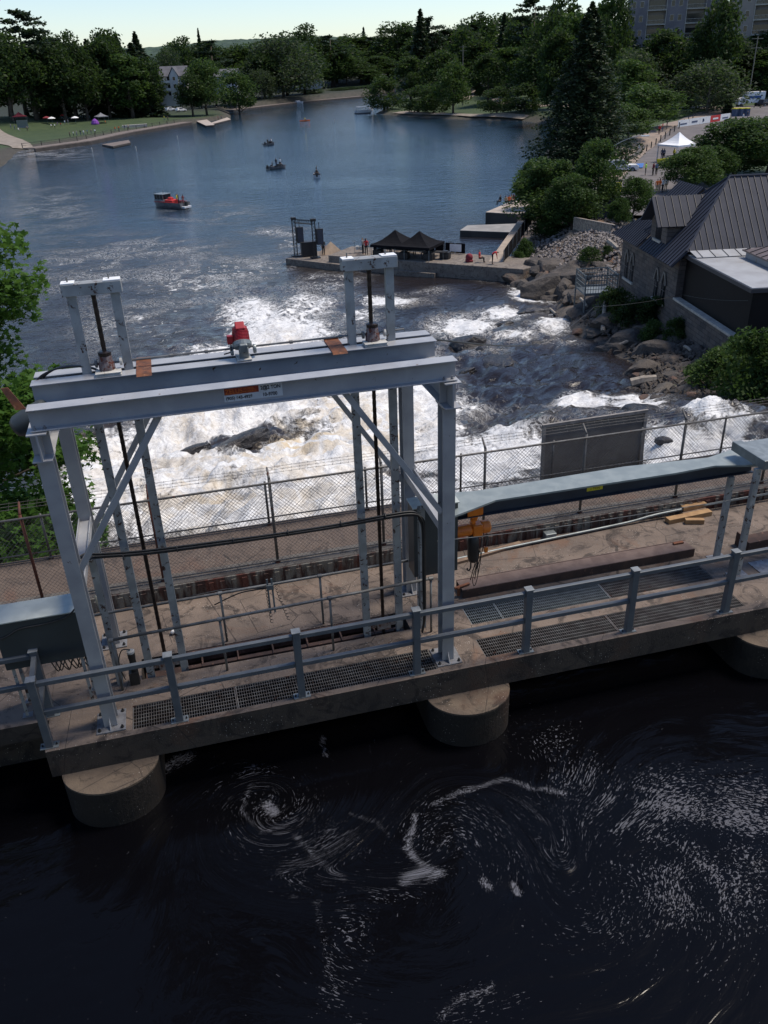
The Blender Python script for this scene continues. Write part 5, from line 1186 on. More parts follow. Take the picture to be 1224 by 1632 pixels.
# ================================================================ SHRUBS ON THE BANK
def bush_at(key,px,py,topy,wpx,label,group=None): return tree_at(key,px,0,topy,wpx,label,group,basepy=py)
bush_at('shrub0',975,512,458,60,'upright dark green bush at the left corner of the mill wall')
bush_at('shrub0',1020,520,475,70,'dark green bush under the arched mill windows')
bush_at('shrub0',1050,520,470,60,'dark bush between the two pairs of arched mill windows')
bush_at('shrub1',1075,545,505,40,'thin green bush in the rubble below the low stone wall')
bush_at('shrub1',1040,545,510,40,'small green bush on the red rubble')
for i,(px,py,t_,w) in enumerate(((1140,615,555,80),(1190,640,525,110),(1224,610,530,90),(1170,600,540,70),(1215,645,560,100),(1110,600,575,40))):
    bush_at('shrub1',px,py,t_,w,['bright green shrub at the left front of the right edge thicket','largest bright green shrub at the front of the right edge thicket','bright shrub cut off by the right edge behind the thicket','bright shrub in the middle of the thicket below the low stone wall','lowest bright shrub at the right edge nearest the falls','small bright shrub standing alone left of the thicket'][i],'bright shrubs at the right edge')
bush_at('shrub0',938,420,392,34,'round dark bush on the riprap left of the pale log')
bush_at('shrub1',880,375,345,60,'low bright bush at the foot of the leaning bank trees')
bush_at('shrub1',836,412,380,30,'grassy tuft beside the ramp with dark fabric')
bush_at('shrub1',825,425,400,26,'lower grassy tuft at the root of the river pier')
bush_at('shrub1',785,408,392,20,'green weeds between the red shirted people on the pier')
bush_at('shrub0',966,405,390,20,'small dark bush beside the pale log')
bush_at('shrub0',950,405,398,16,'tiny dark bush in the riprap below the boardwalk')
# ================================================================ PEOPLE
SLOT=[pm('skin',(.42,.24,.16),None,rough=.6,bump=0),pm('cloth_dark',(.02,.02,.025),None,rough=.9,bump=0),pm('cloth_navy',(.02,.025,.045),None,rough=.9,bump=0),pm('hair_dark',(.02,.014,.01),None,rough=.8,bump=0)]
CL={k:pm('cloth_'+k,c,None,rough=.9,bump=0) for k,c in dict(red=(.45,.03,.03),black=(.012,.012,.014),white=(.7,.7,.7),lime=(.40,.85,.06),maroon=(.18,.02,.03),blue=(.05,.10,.25),grey=(.18,.18,.19),tan=(.35,.26,.17),orange=(.75,.16,.03),purple=(.18,.05,.30),yellow=(.7,.6,.05),denim=(.06,.08,.14)).items()}
def person_proto(pose):
    J={}
    h=dict(pelvis=(0,0,.95),chest=(0,.0,1.30),neck=(0,0,1.48),head=(0,.02,1.62),top=(0,.01,1.72))
    sh=.19; 
    J.update(h); J.update(sl=(-sh,0,1.42),sr=(sh,0,1.42),el=(-sh-.05,.02,1.13),er=(sh+.05,.02,1.13),wl=(-sh-.03,-.06,.88),wr=(sh+.03,-.06,.88),hl=(-sh-.03,-.09,.79),hr=(sh+.03,-.09,.79),
      pl=(-.09,0,.90),pr=(.09,0,.90),kl=(-.10,-.02,.50),kr=(.10,-.02,.50),al=(-.11,.02,.09),ar=(.11,.02,.09),fl=(-.12,-.12,.04),fr=(.12,-.12,.04))
    if pose=='walk': J.update(kl=(-.10,-.18,.52),al=(-.10,-.22,.10),fl=(-.11,-.36,.06),kr=(.10,.10,.50),ar=(.10,.34,.14),fr=(.10,.26,.04),el=(-.25,.10,1.15),wl=(-.24,.06,.92),hl=(-.24,.04,.84),er=(.25,-.10,1.15),wr=(.22,-.26,.98),hr=(.22,-.32,.92))
    if pose=='fold': J.update(el=(-.26,-.06,1.15),wl=(-.08,-.22,1.18),hl=(.0,-.22,1.22),er=(.26,-.06,1.15),wr=(.08,-.22,1.18),hr=(.0,-.24,1.14))
    if pose=='sit':
        for k,(x,y,z) in list(J.items()):
            if k in('pelvis','chest','neck','head','top','sl','sr','el','er','pl','pr'): J[k]=(x,y,z-.48)
        J.update(kl=(-.12,-.44,.46),kr=(.12,-.44,.46),al=(-.12,-.46,.07),ar=(.12,-.46,.07),fl=(-.12,-.60,.04),fr=(.12,-.60,.04),wl=(-.18,-.22,.56),wr=(.18,-.22,.56),hl=(-.15,-.32,.54),hr=(.15,-.32,.54))
    if pose=='bend': J.update(chest=(0,-.24,1.14),neck=(0,-.40,1.18),head=(0,-.52,1.14),top=(0,-.60,1.08),sl=(-sh,-.34,1.14),sr=(sh,-.34,1.14),el=(-.2,-.42,.86),er=(.2,-.42,.86),wl=(-.15,-.46,.62),wr=(.15,-.46,.62),hl=(-.14,-.48,.53),hr=(.14,-.48,.53),pelvis=(0,.06,.95))
    E_=[('pelvis','chest'),('chest','neck'),('neck','head'),('head','top'),('chest','sl'),('sl','el'),('el','wl'),('wl','hl'),('chest','sr'),('sr','er'),('er','wr'),('wr','hr'),('pelvis','pl'),('pl','kl'),('kl','al'),('al','fl'),('pelvis','pr'),('pr','kr'),('kr','ar'),('ar','fr')]
    RD=dict(pelvis=.135,chest=.15,neck=.058,head=.098,top=.07,sl=.068,sr=.068,el=.048,er=.048,wl=.036,wr=.036,hl=.035,hr=.035,pl=.095,pr=.095,kl=.066,kr=.066,al=.045,ar=.045,fl=.042,fr=.042)
    ks=list(J); me=bpy.data.meshes.new('person'); me.from_pydata([J[k] for k in ks],[(ks.index(a),ks.index(b)) for a,b in E_],[])
    o=bpy.data.objects.new('person',me); COL.objects.link(o); sk_=o.modifiers.new('s','SKIN'); sb=o.modifiers.new('d','SUBSURF'); sb.levels=1
    for i,k in enumerate(ks): me.skin_vertices[0].data[i].radius=(RD[k],RD[k]*(.75 if k in('pelvis','chest') else 1.))
    me.skin_vertices[0].data[0].use_root=True
    dg=bpy.context.evaluated_depsgraph_get(); dg.update(); nm=bpy.data.meshes.new_from_object(o.evaluated_get(dg)); bpy.data.objects.remove(o)
    for s in SLOT: nm.materials.append(s)
    zsh={'sit':-.48}.get(pose,0)
    for p in nm.polygons:
        c=p.center; p.use_smooth=True
        def near(a,b,r): 
            A=Vector(J[a]);B_=Vector(J[b]);t=max(0,min(1,(c-A).dot(B_-A)/(B_-A).length_squared)); return (c-A-(B_-A)*t).length<r
        mi=0
        if near('head','top',.14): mi=3 if (c-Vector(J['head'])).dot(Vector(J['top'])-Vector(J['neck']))>.005 or c.y>J['head'][1]+.03 else 0
        elif near('pelvis','pl',.16) or near('pl','kl',.13) or near('pr','kr',.13) or near('kl','al',.10) or near('kr','ar',.10): mi=2
        if mi!=3 and near('pelvis','chest',.20) and c.z>J['pelvis'][2]+ (.04 if pose!='bend' else .02): mi=1
        if mi==0 and (near('chest','sl',.16) or near('chest','sr',.16) or near('sl','el',.085) or near('sr','er',.085)) and not near('neck','head',.07): mi=1
        p.material_index=mi
    return nm
PP={k:person_proto(k) for k in ('stand','walk','fold','sit','bend')}
def person(p,pose,shirt,legs,label,rz=None,group=None,h=1.,hair=None):
    o=bpy.data.objects.new('person',PP[pose]); COL.objects.link(o); o.location=tuple(map(float,p)); o.rotation_euler=(0,0,random.uniform(0,6.28) if rz is None else rz); o.scale=(h,h,h)
    for i,mm in ((1,CL[shirt]),(2,CL[legs])): o.material_slots[i].link='OBJECT'; o.material_slots[i].material=mm
    return tag(o,label,'person',group)
# ================================================================ PIER WITH STAGE
PZ=-10.45; LZ=-11.15
f0,f1=G(523,407,PZ),G(818,428,PZ); fd=(f1-f0); fd[2]=0; FL=np.linalg.norm(fd); fd/=FL; fn=np.array([-fd[1],fd[0],0.])
def Q(s,t,z): return np.array([f0[0],f0[1],0])+fd*s+fn*t+NZ*z
pier=thing('concrete_pier','long concrete river pier carrying the black canopies','pier',Q(12,2,WZ))
m=MB(); m.prism([Q(0,0,-14),Q(FL+1,0,-14),Q(FL+3,5.2,-14),Q(0,5.2,-14)],NZ*(PZ+14)); m.build('wall',M['farpier'],pier,bevel=.05)
m=MB(); m.prism([Q(7,-.55,-14),Q(FL-8,-.55,-14),Q(FL-8,-.01,-14),Q(7,-.01,-14)],NZ*(WZ+.42+14)); m.build('footing',M['farpier'],pier)
g0,g1,g2,g3=G(455,412,LZ),G(560,424,LZ),G(545,402,LZ),G(486,399,LZ)
m=MB(); m.prism([(p[0],p[1],-14) for p in (g0,g1,Q(.0,4.5,0),g2,g3)],NZ*(LZ+14)); m.build('low_end',M['farpier'],pier,bevel=.04)
def on(px,py,z): return G(px,py,z)
def sight(pb,py): return topz(pb,py)
# stage truss
tl,tr=on(472,408,LZ),on(503,411,LZ)
tr_=thing('stage_truss','black lattice stage truss frame standing on the low end of the pier','truss',(tl+tr)/2)
ztop=topz(tl,350)
def lattice(m,a,b,w=.34,n=10,r=.028):
    a=np.asarray(a,float);b=np.asarray(b,float); d=(b-a)/np.linalg.norm(b-a); u=np.cross(d,(0,0,1.)) if abs(d[2])<.9 else np.array([1.,0,0]); u/=np.linalg.norm(u); v=np.cross(d,u)
    cs=[(u*i+v*j)*w/2 for i,j in ((-1,-1),(1,-1),(1,1),(-1,1))]
    for c in cs: m.tube([a+c,b+c],r,5)
    for k in range(n):
        for i in range(4):
            p=a+(b-a)*k/n+cs[i]; q=a+(b-a)*(k+1)/n+cs[(i+1)%4]; m.tube([p,q],r*.6,4)
for p in (tl,tr):
    m=MB(); lattice(m,p,np.array([p[0],p[1],ztop])); m.build('truss_leg',M['black'],tr_)
    m=MB(); m.obox(p+NZ*.06,(.5,0,0),(0,.5,0),(0,0,.05)); m.build('base_plate',M['black'],tr_)
m=MB(); lattice(m,np.array([tl[0],tl[1],ztop-.15]),np.array([tr[0],tr[1],ztop-.15]),.34,9); m.build('truss_beam',M['black'],tr_)
for p in (tl,tr):
    m=MB(); m.obox((p[0],p[1],ztop+.12),(.28,0,0),(0,.25,0),(0,0,.14)); m.build('winch',M['black'],tr_,bevel=.04)
for i,(p,lab) in enumerate(((tl,'left black loudspeaker hanging from the stage truss'),(tr,'right black loudspeaker hanging from the stage truss'))):
    m=MB(); x,y=p[0]+.55,p[1]-.25; m.prism([(x-.36,y-.3,ztop-2.4),(x+.36,y-.3,ztop-2.4),(x+.36,y-.35,ztop-.75),(x-.36,y-.35,ztop-.75)],(0,.55,0)); 
    o=m.build('loudspeaker',M['black'],loc=(x,y,ztop-1.6),bevel=.03); tag(o,lab,'loudspeaker')
    q=MB(); q.box(x-.3,x+.3,y-.37,y-.355,ztop-2.3,ztop-.85); q.build('grille',M['darksteel'],o)
    q=MB(); q.tube([(x,y,ztop-.76),(x,y,ztop-.1)],.04,5); q.build('hanging_bracket',M['black'],o)
p=on(493,408,LZ); m=MB(); m.box(p[0]-.85,p[0]+.85,p[1]-.4,p[1]+.4,LZ+.02,LZ+1.5); o=m.build('stage_booth',M['black'],loc=tuple(map(float,p)),bevel=.04); tag(o,'black cloth covered booth standing between the truss legs','booth')
q=MB(); q.box(p[0]-.9,p[0]+.9,p[1]-.45,p[1]+.45,LZ+1.505,LZ+1.56); q.build('top',M['black'],o)
p=on(480,404,LZ); m=MB(); m.tube([p,p+NZ*2.2],.035,6); m.lathe([(.02,0),(.16,.08),(.16,.28),(.05,.33)],p+NZ*2.2,n=10); m.lathe([(.3,0),(.3,.05)],p,n=10); o=m.build('lamp_stand',M['black'],loc=tuple(map(float,p))); tag(o,'thin black lamp stand with round head left of the booth','lamp stand')
p=on(529,404,LZ); m=MB(); a=[p+np.array(v) for v in ((-1.3,-.6,0),(1.3,-.6,0),(1.3,1.,0),(-1.3,1.,0))]; m.add(a+[p+np.array((0,.3,1.25))],[(0,1,4),(1,2,4),(2,3,4),(3,0,4),(3,2,1,0)])
o=m.build('tan_tarp',pm('tan_canvas',(.36,.27,.19),(.28,.21,.15),2.,.9,0,.2),loc=tuple(map(float,p))); tag(o,'tan canvas covered pile right of the man on the low pier end','tarp')
person(on(516,407,LZ),'stand','black','black','person in black standing alone beside the stage truss',rz=.3)
# canopies
def canopy(name,label,c,w,pole,peak,mat,rz=0.,legm=None,valance=.25):
    t=thing(name,label,'canopy',c); e=w/2; c=np.asarray(c,float)
    ca,sa=math.cos(rz),math.sin(rz)
    def L(x,y,z): return c+np.array([ca*x-sa*y,sa*x+ca*y,z])
    for x,y in ((-e,-e),(e,-e),(e,e),(-e,e)):
        m=MB(); m.bar(L(x*.97,y*.97,0),L(x*.97,y*.97,pole),.06,.06,(1,0,0)); m.build('pole',legm or M['galv'],t)
    m=MB(); n=12; V=[];F=[]
    ring=[]
    for lev in range(7):
        f=lev/6; sc=(1-f); z=pole+peak*(f**1.55)
        for k in range(4*6):
            sd_=k//6; u=(k%6)/6; 
            cs=[(-1,-1),(1,-1),(1,1),(-1,1),(-1,-1)]; x=cs[sd_][0]*(1-u)+cs[sd_+1][0]*u; y=cs[sd_][1]*(1-u)+cs[sd_+1][1]*u
            sag=-.10*math.sin(math.pi*u)*(1-f)*f*4
            V.append(L(x*e*sc,y*e*sc,z+sag))
    for lev in range(6):
        for k in range(24): F.append((lev*24+k,lev*24+(k+1)%24,(lev+1)*24+(k+1)%24,(lev+1)*24+k))
    m.add(V,F)
    m.add([L(x*e*1.003,y*e*1.003,pole) for x,y in ((-1,-1),(1,-1),(1,1),(-1,1))]+[L(x*e*1.003,y*e*1.003,pole-valance) for x,y in ((-1,-1),(1,-1),(1,1),(-1,1))],[(0,4,5,1),(1,5,6,2),(2,6,7,3),(3,7,4,0)])
    m.build('cover',mat,t)
    return t
M['canvasblack']=pm('black_canvas',(.010,.010,.012),(.007,.007,.009),2.,.9,0,.1,20,.01,spec=.1)
M['canvaswhite']=pm('white_canvas',(.80,.80,.82),None,rough=.8,bump=0)
ang=math.atan2(fd[1],fd[0])
def Qp(px,py,t):  # point on pier top under a column, t metres back from the front edge
    p=G(px,py,PZ); s=(p-Q(0,0,0))@fd; return Q(s,t,PZ)
ca_=Qp(628,408,2.2); cb_=Qp(667,411,2.0)
canopy('black_canopy','left black pop up canopy on the concrete pier',ca_,3.9,topz(ca_,386)-PZ,topz(ca_,366)-topz(ca_,386),M['canvasblack'],ang)
canopy('black_canopy','right black pop up canopy on the concrete pier nearer the bank',cb_,3.9,topz(cb_,388)-PZ,topz(cb_,368)-topz(cb_,388),M['canvasblack'],ang)
s0=(Qp(615,405,4.6)-Q(0,0,0))@fd; s1=(Qp(729,412,4.6)-Q(0,0,0))@fd
m=MB(); 
for k in range(7):
    a=s0+(s1-s0)*k/7; b=s0+(s1-s0)*(k+1)/7-.08; m.prism([Q(a,4.9,PZ+.05),Q(b,4.9,PZ+.05),Q(b,4.9,PZ+1.05),Q(a,4.9,PZ+1.05)],fn*.06)
o=m.build('barrier_fence',M['canvasblack'],loc=Q((s0+s1)/2,4.9,PZ)); tag(o,'row of low black barrier panels along the far side of the pier','barrier')
q=MB(); a=s0+(s1-s0)*.78; q.prism([Q(a,4.85,PZ+.2),Q(a+1.3,4.85,PZ+.2),Q(a+1.3,4.85,PZ+.95),Q(a,4.85,PZ+.95)],fn*.03); q.build('white_panel',M['white'],o)
def table(p,label,w=1.8,cloth=None,rz=ang,grp='tables under the black canopies'):
    t=thing('folding_table',label,'table',p,grp,0); ca,sa=math.cos(rz),math.sin(rz); L=lambda x,y,z: np.asarray(p)+np.array([ca*x-sa*y,sa*x+ca*y,z])
    m=MB(); m.obox(L(0,0,.74),(ca*w/2,sa*w/2,0),(-sa*.38,ca*.38,0),(0,0,.02)); m.build('tabletop',cloth or M['offwhite'],t)
    for x in (-.4,.4):
        for y in (-.3,.3):
            m=MB(); m.bar(L(x*w,y,0),L(x*w,y,.72),.035,.035,(1,0,0)); m.build('leg',M['galv'],t)
for i,(px,c_,lab) in enumerate(((605,'grey','grey topped table at the left end of the canopies'),(640,'black','black table under the left canopy'),(662,'white','white table between the two canopies'),(700,'black','black table right of the canopies near the barrier'))):
    table(Qp(px,410,1.6+.3*(i%2)),lab,2.2,CL[c_])
for i,(px,t_) in enumerate(((648,.8),(690,1.2),(598,1.1),(712,2.2))):
    p=Qp(px,411,t_); m=MB(); m.obox(p+NZ*.36,fd*.5,fn*.35,NZ*.33); m.obox(p+NZ*.75,fd*.3,fn*.25,NZ*.05); o=m.build('equipment_case',M['black'],loc=tuple(map(float,p)),bevel=.04); tag(o,['black equipment case in front of the left canopy','black equipment case under the right canopy edge','small black equipment case left of the left canopy','black equipment case right of the right canopy'][i],'case')
person(Qp(577,406,1.6),'fold','grey','black','person in grey with dark trousers left of the red shirted drummer',rz=1.)
person(Qp(585,406,1.4),'stand','red','black','person in bright red shirt standing on the pier left of the canopies',rz=2.6)
person(Qp(600,407,1.2),'bend','black','black','person in black bending over at the left canopy pole',rz=.5)
person(Qp(620,407,2.4),'stand','grey','denim','person in grey shirt under the left black canopy')
person(Qp(656,409,2.8),'stand','black','black','person in black under the right black canopy')
person(Qp(672,410,2.6),'sit','black','denim','seated person in black under the right black canopy edge')
person(Qp(766,417,1.6),'sit','red','black','seated person in dark red at the bank end of the pier',rz=1.)
person(Qp(788,419,1.2),'bend','red','black','person in red shirt bending down beside the ramp',rz=1.2)
m=MB(); p=Qp(752,415,1.5); m.lathe([(.28,-.25),(.36,-.12),(.36,.12),(.28,.25)],p+NZ*.46,(1,.3,0),14); m.obox(p+NZ*.12,(.3,0,0),(0,.3,0),(0,0,.11)); o=m.build('round_drum',CL['maroon'],loc=tuple(map(float,p)),smooth=True); tag(o,'dull red round drum beside the seated person in red','drum')
# drum kit
dk=thing('drum_kit','small drum kit with white drums and cymbals beside the red shirted person','drum kit',Qp(572,405,2.4)); p=Qp(572,405,2.4)
for dx,dy,r,h_,z in ((0,0,.30,.4,.3),(.55,.1,.2,.25,.6),(-.5,.1,.22,.35,.35)):
    m=MB(); m.lathe([(r,0),(r,h_)],p+np.array((dx,dy,z)),n=14); m.build('drum',M['offwhite'],dk)
for dx,z in ((.8,1.1),(-.8,1.15),(.2,1.3)):
    m=MB(); m.tube([p+np.array((dx,.2,0)),p+np.array((dx,.2,z))],.02,5); m.lathe([(.24,0),(.03,.04)],p+np.array((dx,.2,z)),(0,.3,1),12); m.build('cymbal',M['yellowbrass'] if 'yellowbrass' in M else M['galv'],dk)
# ramp with dark fabric and docks
ra,rb=G(793,417,PZ),G(838,352,-9.2)
rt_=thing('gangway_ramp','tan gangway ramp with dark fabric screen climbing from the pier to the bank','ramp',ra)
dirn=(rb-ra); dn=dirn.copy(); dn[2]=0; dn/=np.linalg.norm(dn); sdv=np.array([dn[1],-dn[0],0.])
m=MB(); m.prism([ra-sdv*.9,ra+sdv*.5,rb+sdv*.5,rb-sdv*.9],-NZ*.35); m.build('ramp_deck',M['timberpale'] if 'timberpale' in M else pm('pale_tan_boards',(.36,.29,.23),(.28,.23,.185),1.5,.85,0,.2),rt_)
m=MB(); m.prism([ra+sdv*.55+NZ*1.1,ra+sdv*.55-NZ*.3,rb+sdv*.55-NZ*.3,rb+sdv*.55+NZ*1.1],sdv*.04); m.build('fabric_screen',M['canvasblack'],rt_)
for k in range(8):
    p=ra+dirn*k/7+sdv*.62; m=MB(); m.bar(p-NZ*.9,p+NZ*1.2,.08,.08,(1,0,0)); m.build('post',M['wood_grey'],rt_)
person(ra+dirn*.93-sdv*.2,'sit','black','black','person in black sitting at the top of the gangway ramp',rz=2.)
def dock(name,label,pts,z,th,mat,side,cat='dock'):
    t=thing(name,label,cat,np.mean([np.array(p) for p in pts],axis=0))
    m=MB(); m.prism([(p[0],p[1],z-.06) for p in pts],NZ*.06); m.build('decking',mat,t)
    m=MB(); m.prism([(p[0],p[1],z-th) for p in pts],NZ*(th-.062)); m.build('hull',side,t)
    return t
M['dockboard']=pm('pale_dock_boards',(.40,.34,.29),(.31,.26,.22),.8,.85,0,.2,8,.01,world=True)
M['dockgrey']=pm('grey_dock_surface',(.27,.255,.24),(.2,.19,.18),.6,.8,0,.1,8,.01,world=True)
M['dockside']=pm('dark_dock_side',(.06,.05,.045),(.04,.034,.03),.6,.8,0,.2,6,.02,world=True)
d1=dock('floating_dock','low grey floating dock with dark sides between the pier and the big tan dock',[G(733,367,-11.1),G(812,370,-11.1),G(833,362,-11.1),G(830,356,-11.1),G(745,359,-11.1)],-11.1,.75,M['dockgrey'],M['dockside'])
d2=dock('timber_dock','big tan timber dock with high dark side above the floating dock',[G(774,338,-10.2),G(825,341,-10.2),G(850,335,-10.2),G(838,318,-10.2),G(812,322,-10.2)],-10.2,1.9,M['dockboard'],M['dockside'])
p=G(822,322,-10.2); fl_=thing('feather_flag','tall blue feather flag standing on the timber dock','flag',p)
m=MB(); m.tube([p,p+NZ*2.6,p+NZ*3.3+np.array((.5,0,0))],.025,5); m.build('pole',M['galv'],fl_)
m=MB(); m.add([p+np.array(v) for v in ((.05,0,.5),(.75,.1,.6),(1.0,.15,3.0),(.55,.05,3.35),(.08,0,2.8))],[(0,1,2,3,4)]); m.add([p+np.array(v)+np.array((0,.02,0)) for v in ((.05,0,.5),(.75,.1,.6),(1.0,.15,3.0),(.55,.05,3.35),(.08,0,2.8))],[(4,3,2,1,0)]); m.build('banner',CL['blue'],fl_)
for i,(px,py,c_) in enumerate(((806,327,'tan'),(811,326,'orange'),(815,325,'tan'),(797,326,'black'),(818,324,'maroon'))):
    person(G(px,py,-10.2),'sit',c_,'black',['person in tan sitting in the middle of the big timber dock','person in orange sitting just left of the blue flag','person in pale tan sitting nearest the blue flag foot','person in black sitting alone near the lake edge of the timber dock','person in maroon sitting right under the blue flag'][i])
# boardwalk wall behind the riprap
b0,b1_=hl(914,372),hl(978,374)
bw_=thing('board_fence','pale vertical board fence above the riprap behind the bank trees','fence',b0)
m=MB(); b0=b0+NZ*.2; e_=(b1_-b0); e_[2]=0; L_=np.linalg.norm(e_); e_/=L_
for k in range(int(L_/.28)):
    p=b0+e_*(k*.28); m.obox(p+NZ*.6,e_*.12,np.cross(e_,NZ)*.03,NZ*.75)
m.build('boards',M['wood_grey'],bw_)
m=MB(); m.bar(b0+NZ*1.4,b0+e_*L_+NZ*1.4,.16,.07); m.build('top_rail',M['dockboard'],bw_)
# ================================================================ BOATS
def hullmesh(m,L,Wd,H,mi=0,bow=1.,n=14,flat=.5,z0=-.15):
    """boat hull along +x (bow at +x)"""
    V=[];R_=9
    for i in range(n+1):
        u=i/n; x=-L/2+L*u; w=Wd/2*(1-max(0,(u-.45)/.55)**2.2*bow); sheer=H*(1+.35*max(0,u-.4)**1.5)
        for j in range(R_):
            a=-1+2*j/(R_-1); y=w*math.copysign(abs(a)**.6,a); z=z0+(sheer-z0)*abs(a)**3 if abs(a)<1 else sheer
            V.append((x+(.15*L*.2*abs(a)**3*u),y,z))
    F=[(i*R_+j,(i+1)*R_+j,(i+1)*R_+j+1,i*R_+j+1) for i in range(n) for j in range(R_-1)]
    F.append(tuple(range(R_)))
    m.add(V,F,mi)
    # deck inside
    D=[]
    for i in range(n+1):
        u=i/n; x=-L/2+L*u; w=Wd/2*.94*(1-max(0,(u-.45)/.55)**2.2*bow); D+=[(x,-w,H*.55),(x,w,H*.55)]
    m.add(D,[(2*i,2*i+1,2*i+3,2*i+2) for i in range(n)],mi)
M['aluhull']=pm('grey_aluminium_hull',(.20,.20,.21),(.14,.14,.15),2.,.4,.4,.05,10,.01)
M['whitehull']=pm('white_hull',(.6,.61,.62),(.5,.5,.52),2.,.35,0,.03,10,.01)
def T(p,rz): return Matrix.Translation(Vector(tuple(map(float,p))))@Matrix.Rotation(rz,4,'Z')
def lpt(p,rz,v): w=Matrix.Rotation(rz,3,'Z')@Vector(v); return np.array(p)+np.array(w)
p=G(272,331,WZ); rz=math.atan2(*( (G(304,333,WZ)-G(240,328,WZ))[[1,0]]))+math.pi
wb=thing('work_boat','grey aluminium work boat with glazed wheelhouse and red deck load on the lake','boat',p,None,rz)
def lp(m,name,mat,par=wb,**k): return m.build(name,mat,par,local=True,**k)
m=MB(); hullmesh(m,6.6,2.3,.95); lp(m,'hull',M['aluhull'])
m=MB(); m.box(-2.6,2.3,-1.17,-1.10,.93,1.0); m.box(-2.6,2.3,1.10,1.17,.93,1.0); lp(m,'gunwale',CL['red'])
m=MB(); m.box(.5,2.5,-.85,.85,.55,1.25); ch=lp(m,'wheelhouse',M['aluhull'],bevel=.05)
m=MB(); m.box(.45,2.55,-.95,.95,1.98,2.08); lp(m,'roof',M['galv'],ch,bevel=.04)
for x in (.55,1.2,1.85,2.4):
    for y in (-.82,.82):
        m=MB(); m.box(x-.04,x+.04,y-.03,y+.03,1.25,1.98); lp(m,'window_post',M['aluhull'],ch)
m=MB(); m.box(.58,2.38,-.80,.80,1.26,1.96); lp(m,'window',M['glass'],ch)
m=MB(); m.tube([(.9,.3,2.08),(.9,.3,2.9)],.02,5); m.tube([(1.6,-.3,2.08),(1.6,-.3,2.6)],.02,5); lp(m,'aerial',M['galv'],ch)
m=MB(); m.box(-1.2,.4,-.7,.7,.56,1.25); m.lathe([(.35,-.4),(.4,0),(.35,.4)],(-.3,0,1.25),(1,0,0),10); lp(m,'red_deck_load',CL['red'],bevel=.08)
m=MB(); m.box(-3.9,-3.25,-.75,.75,.15,.45); lp(m,'stern_platform',M['whitehull'],bevel=.04)
m=MB(); m.obox((-3.6,0,.8),(.18,0,.03),(0,.2,0),(0,0,.35)); lp(m,'outboard_engine',M['black'],bevel=.06)
person(lpt(p,rz,(-2.0,.3,.56)),'stand','yellow','red','person in yellow and red standing on the stern of the work boat',h=.95)
person(lpt(p,rz,(-1.5,-.4,.56)),'stand','black','black','person in black behind the red load on the work boat',h=.9)
person(lpt(p,rz,(-3.2,.2,.45)),'sit','maroon','black','person in maroon sitting at the very stern of the work boat')
person(lpt(p,rz,(-2.7,-.3,.5)),'stand','maroon','grey','person in maroon standing beside the stern platform of the work boat',h=.9)
def small_boat(px,py,label,L_,kind,rz,people):
    p=G(px,py,WZ); t=thing('motor_boat',label,'boat',p,'small boats with people on the lake',rz)
    m=MB(); hullmesh(m,L_,L_*.38,.55); m.build('hull',M[kind],t,local=True)
    m=MB(); m.box(-L_*.38,-L_*.3,-.5,.5,.3,.62); m.box(0,.3,-.7,.7,.3,.6); m.build('bench',M['black'],t,local=True)
    m=MB(); m.obox((-L_*.52,0,.6),(.15,0,0),(0,.18,0),(0,0,.35)); m.build('outboard_engine',M['black'],t,local=True,bevel=.05)
    m=MB(); m.box(L_*.05,L_*.18,-.4,.4,.5,.95); m.build('console',M['black'],t,local=True,bevel=.05)
    for x,y,ps,c1,c2,lb in people: person(lpt(p,rz,(x,y,.32)),ps,c1,c2,lb)
small_boat(441,269,'dark boat with several people in the middle of the lake, second from the left',4.6,'aluhull',.5,[(-1,.1,'sit','black','black','person in black sitting at the stern of the middle lake boat'),(.2,.3,'stand','black','denim','person in dark clothes standing in the middle lake boat'),(.9,-.1,'stand','white','black','person in white shirt standing in the middle lake boat'),(1.3,.3,'sit','grey','black','person in grey sitting at the bow of the middle lake boat')])
small_boat(505,282,'small white boat with one tall standing figure, nearest of the small lake boats',3.8,'whitehull',1.4,[(.1,0,'stand','black','black','person in black standing in the white boat on the lake'),(-.9,.0,'sit','black','black','person in black sitting in the white boat on the lake')])
small_boat(430,231,'farthest dark boat with seated people towards the inlet',4.8,'aluhull',.9,[(-.8,.1,'sit','black','black','person in black sitting in the farthest dark boat'),(.3,-.2,'sit','denim','black','person in denim blue sitting in the farthest dark boat'),(1.2,.1,'sit','white','black','person in white sitting in the farthest dark boat')])
p=G(486,193,WZ); t=thing('kayak','small orange and yellow kayak crossing the far lake','kayak',p,None,.3)
m=MB(); hullmesh(m,4.2,.9,.35,bow=1.); m.build('hull',CL['orange'],t,local=True); person(p+NZ*.1,'sit','yellow','black','person in yellow paddling the far orange kayak')
p=G(578,181,WZ); t=thing('pontoon_boat','white pontoon boat with canopy moored at the wooded point','boat',p,None,.2)
for y in (-.9,.9):
    m=MB(); m.tube([(-3.4,y,.1),(3,y,.1),(3.7,y,.3)],[.35,.35,.1],10); m.build('pontoon',M['aluhull'],t,local=True)
m=MB(); m.box(-3.3,3.3,-1.25,1.25,.42,.52); m.box(-3.2,3.2,-1.22,-1.16,.53,1.3); m.box(-3.2,3.2,1.16,1.22,.53,1.3); m.build('deck_fence',M['whitehull'],t,local=True)
m=MB(); m.box(-2.6,2.2,-1.3,1.3,2.6,2.72); m.build('canopy',M['whitehull'],t,local=True,bevel=.05)
for x in (-2.4,2.): 
    for y in (-1.1,1.1): m=MB(); m.box(x-.04,x+.04,y-.04,y+.04,.5,2.6); m.build('canopy_pole',M['galv'],t,local=True)
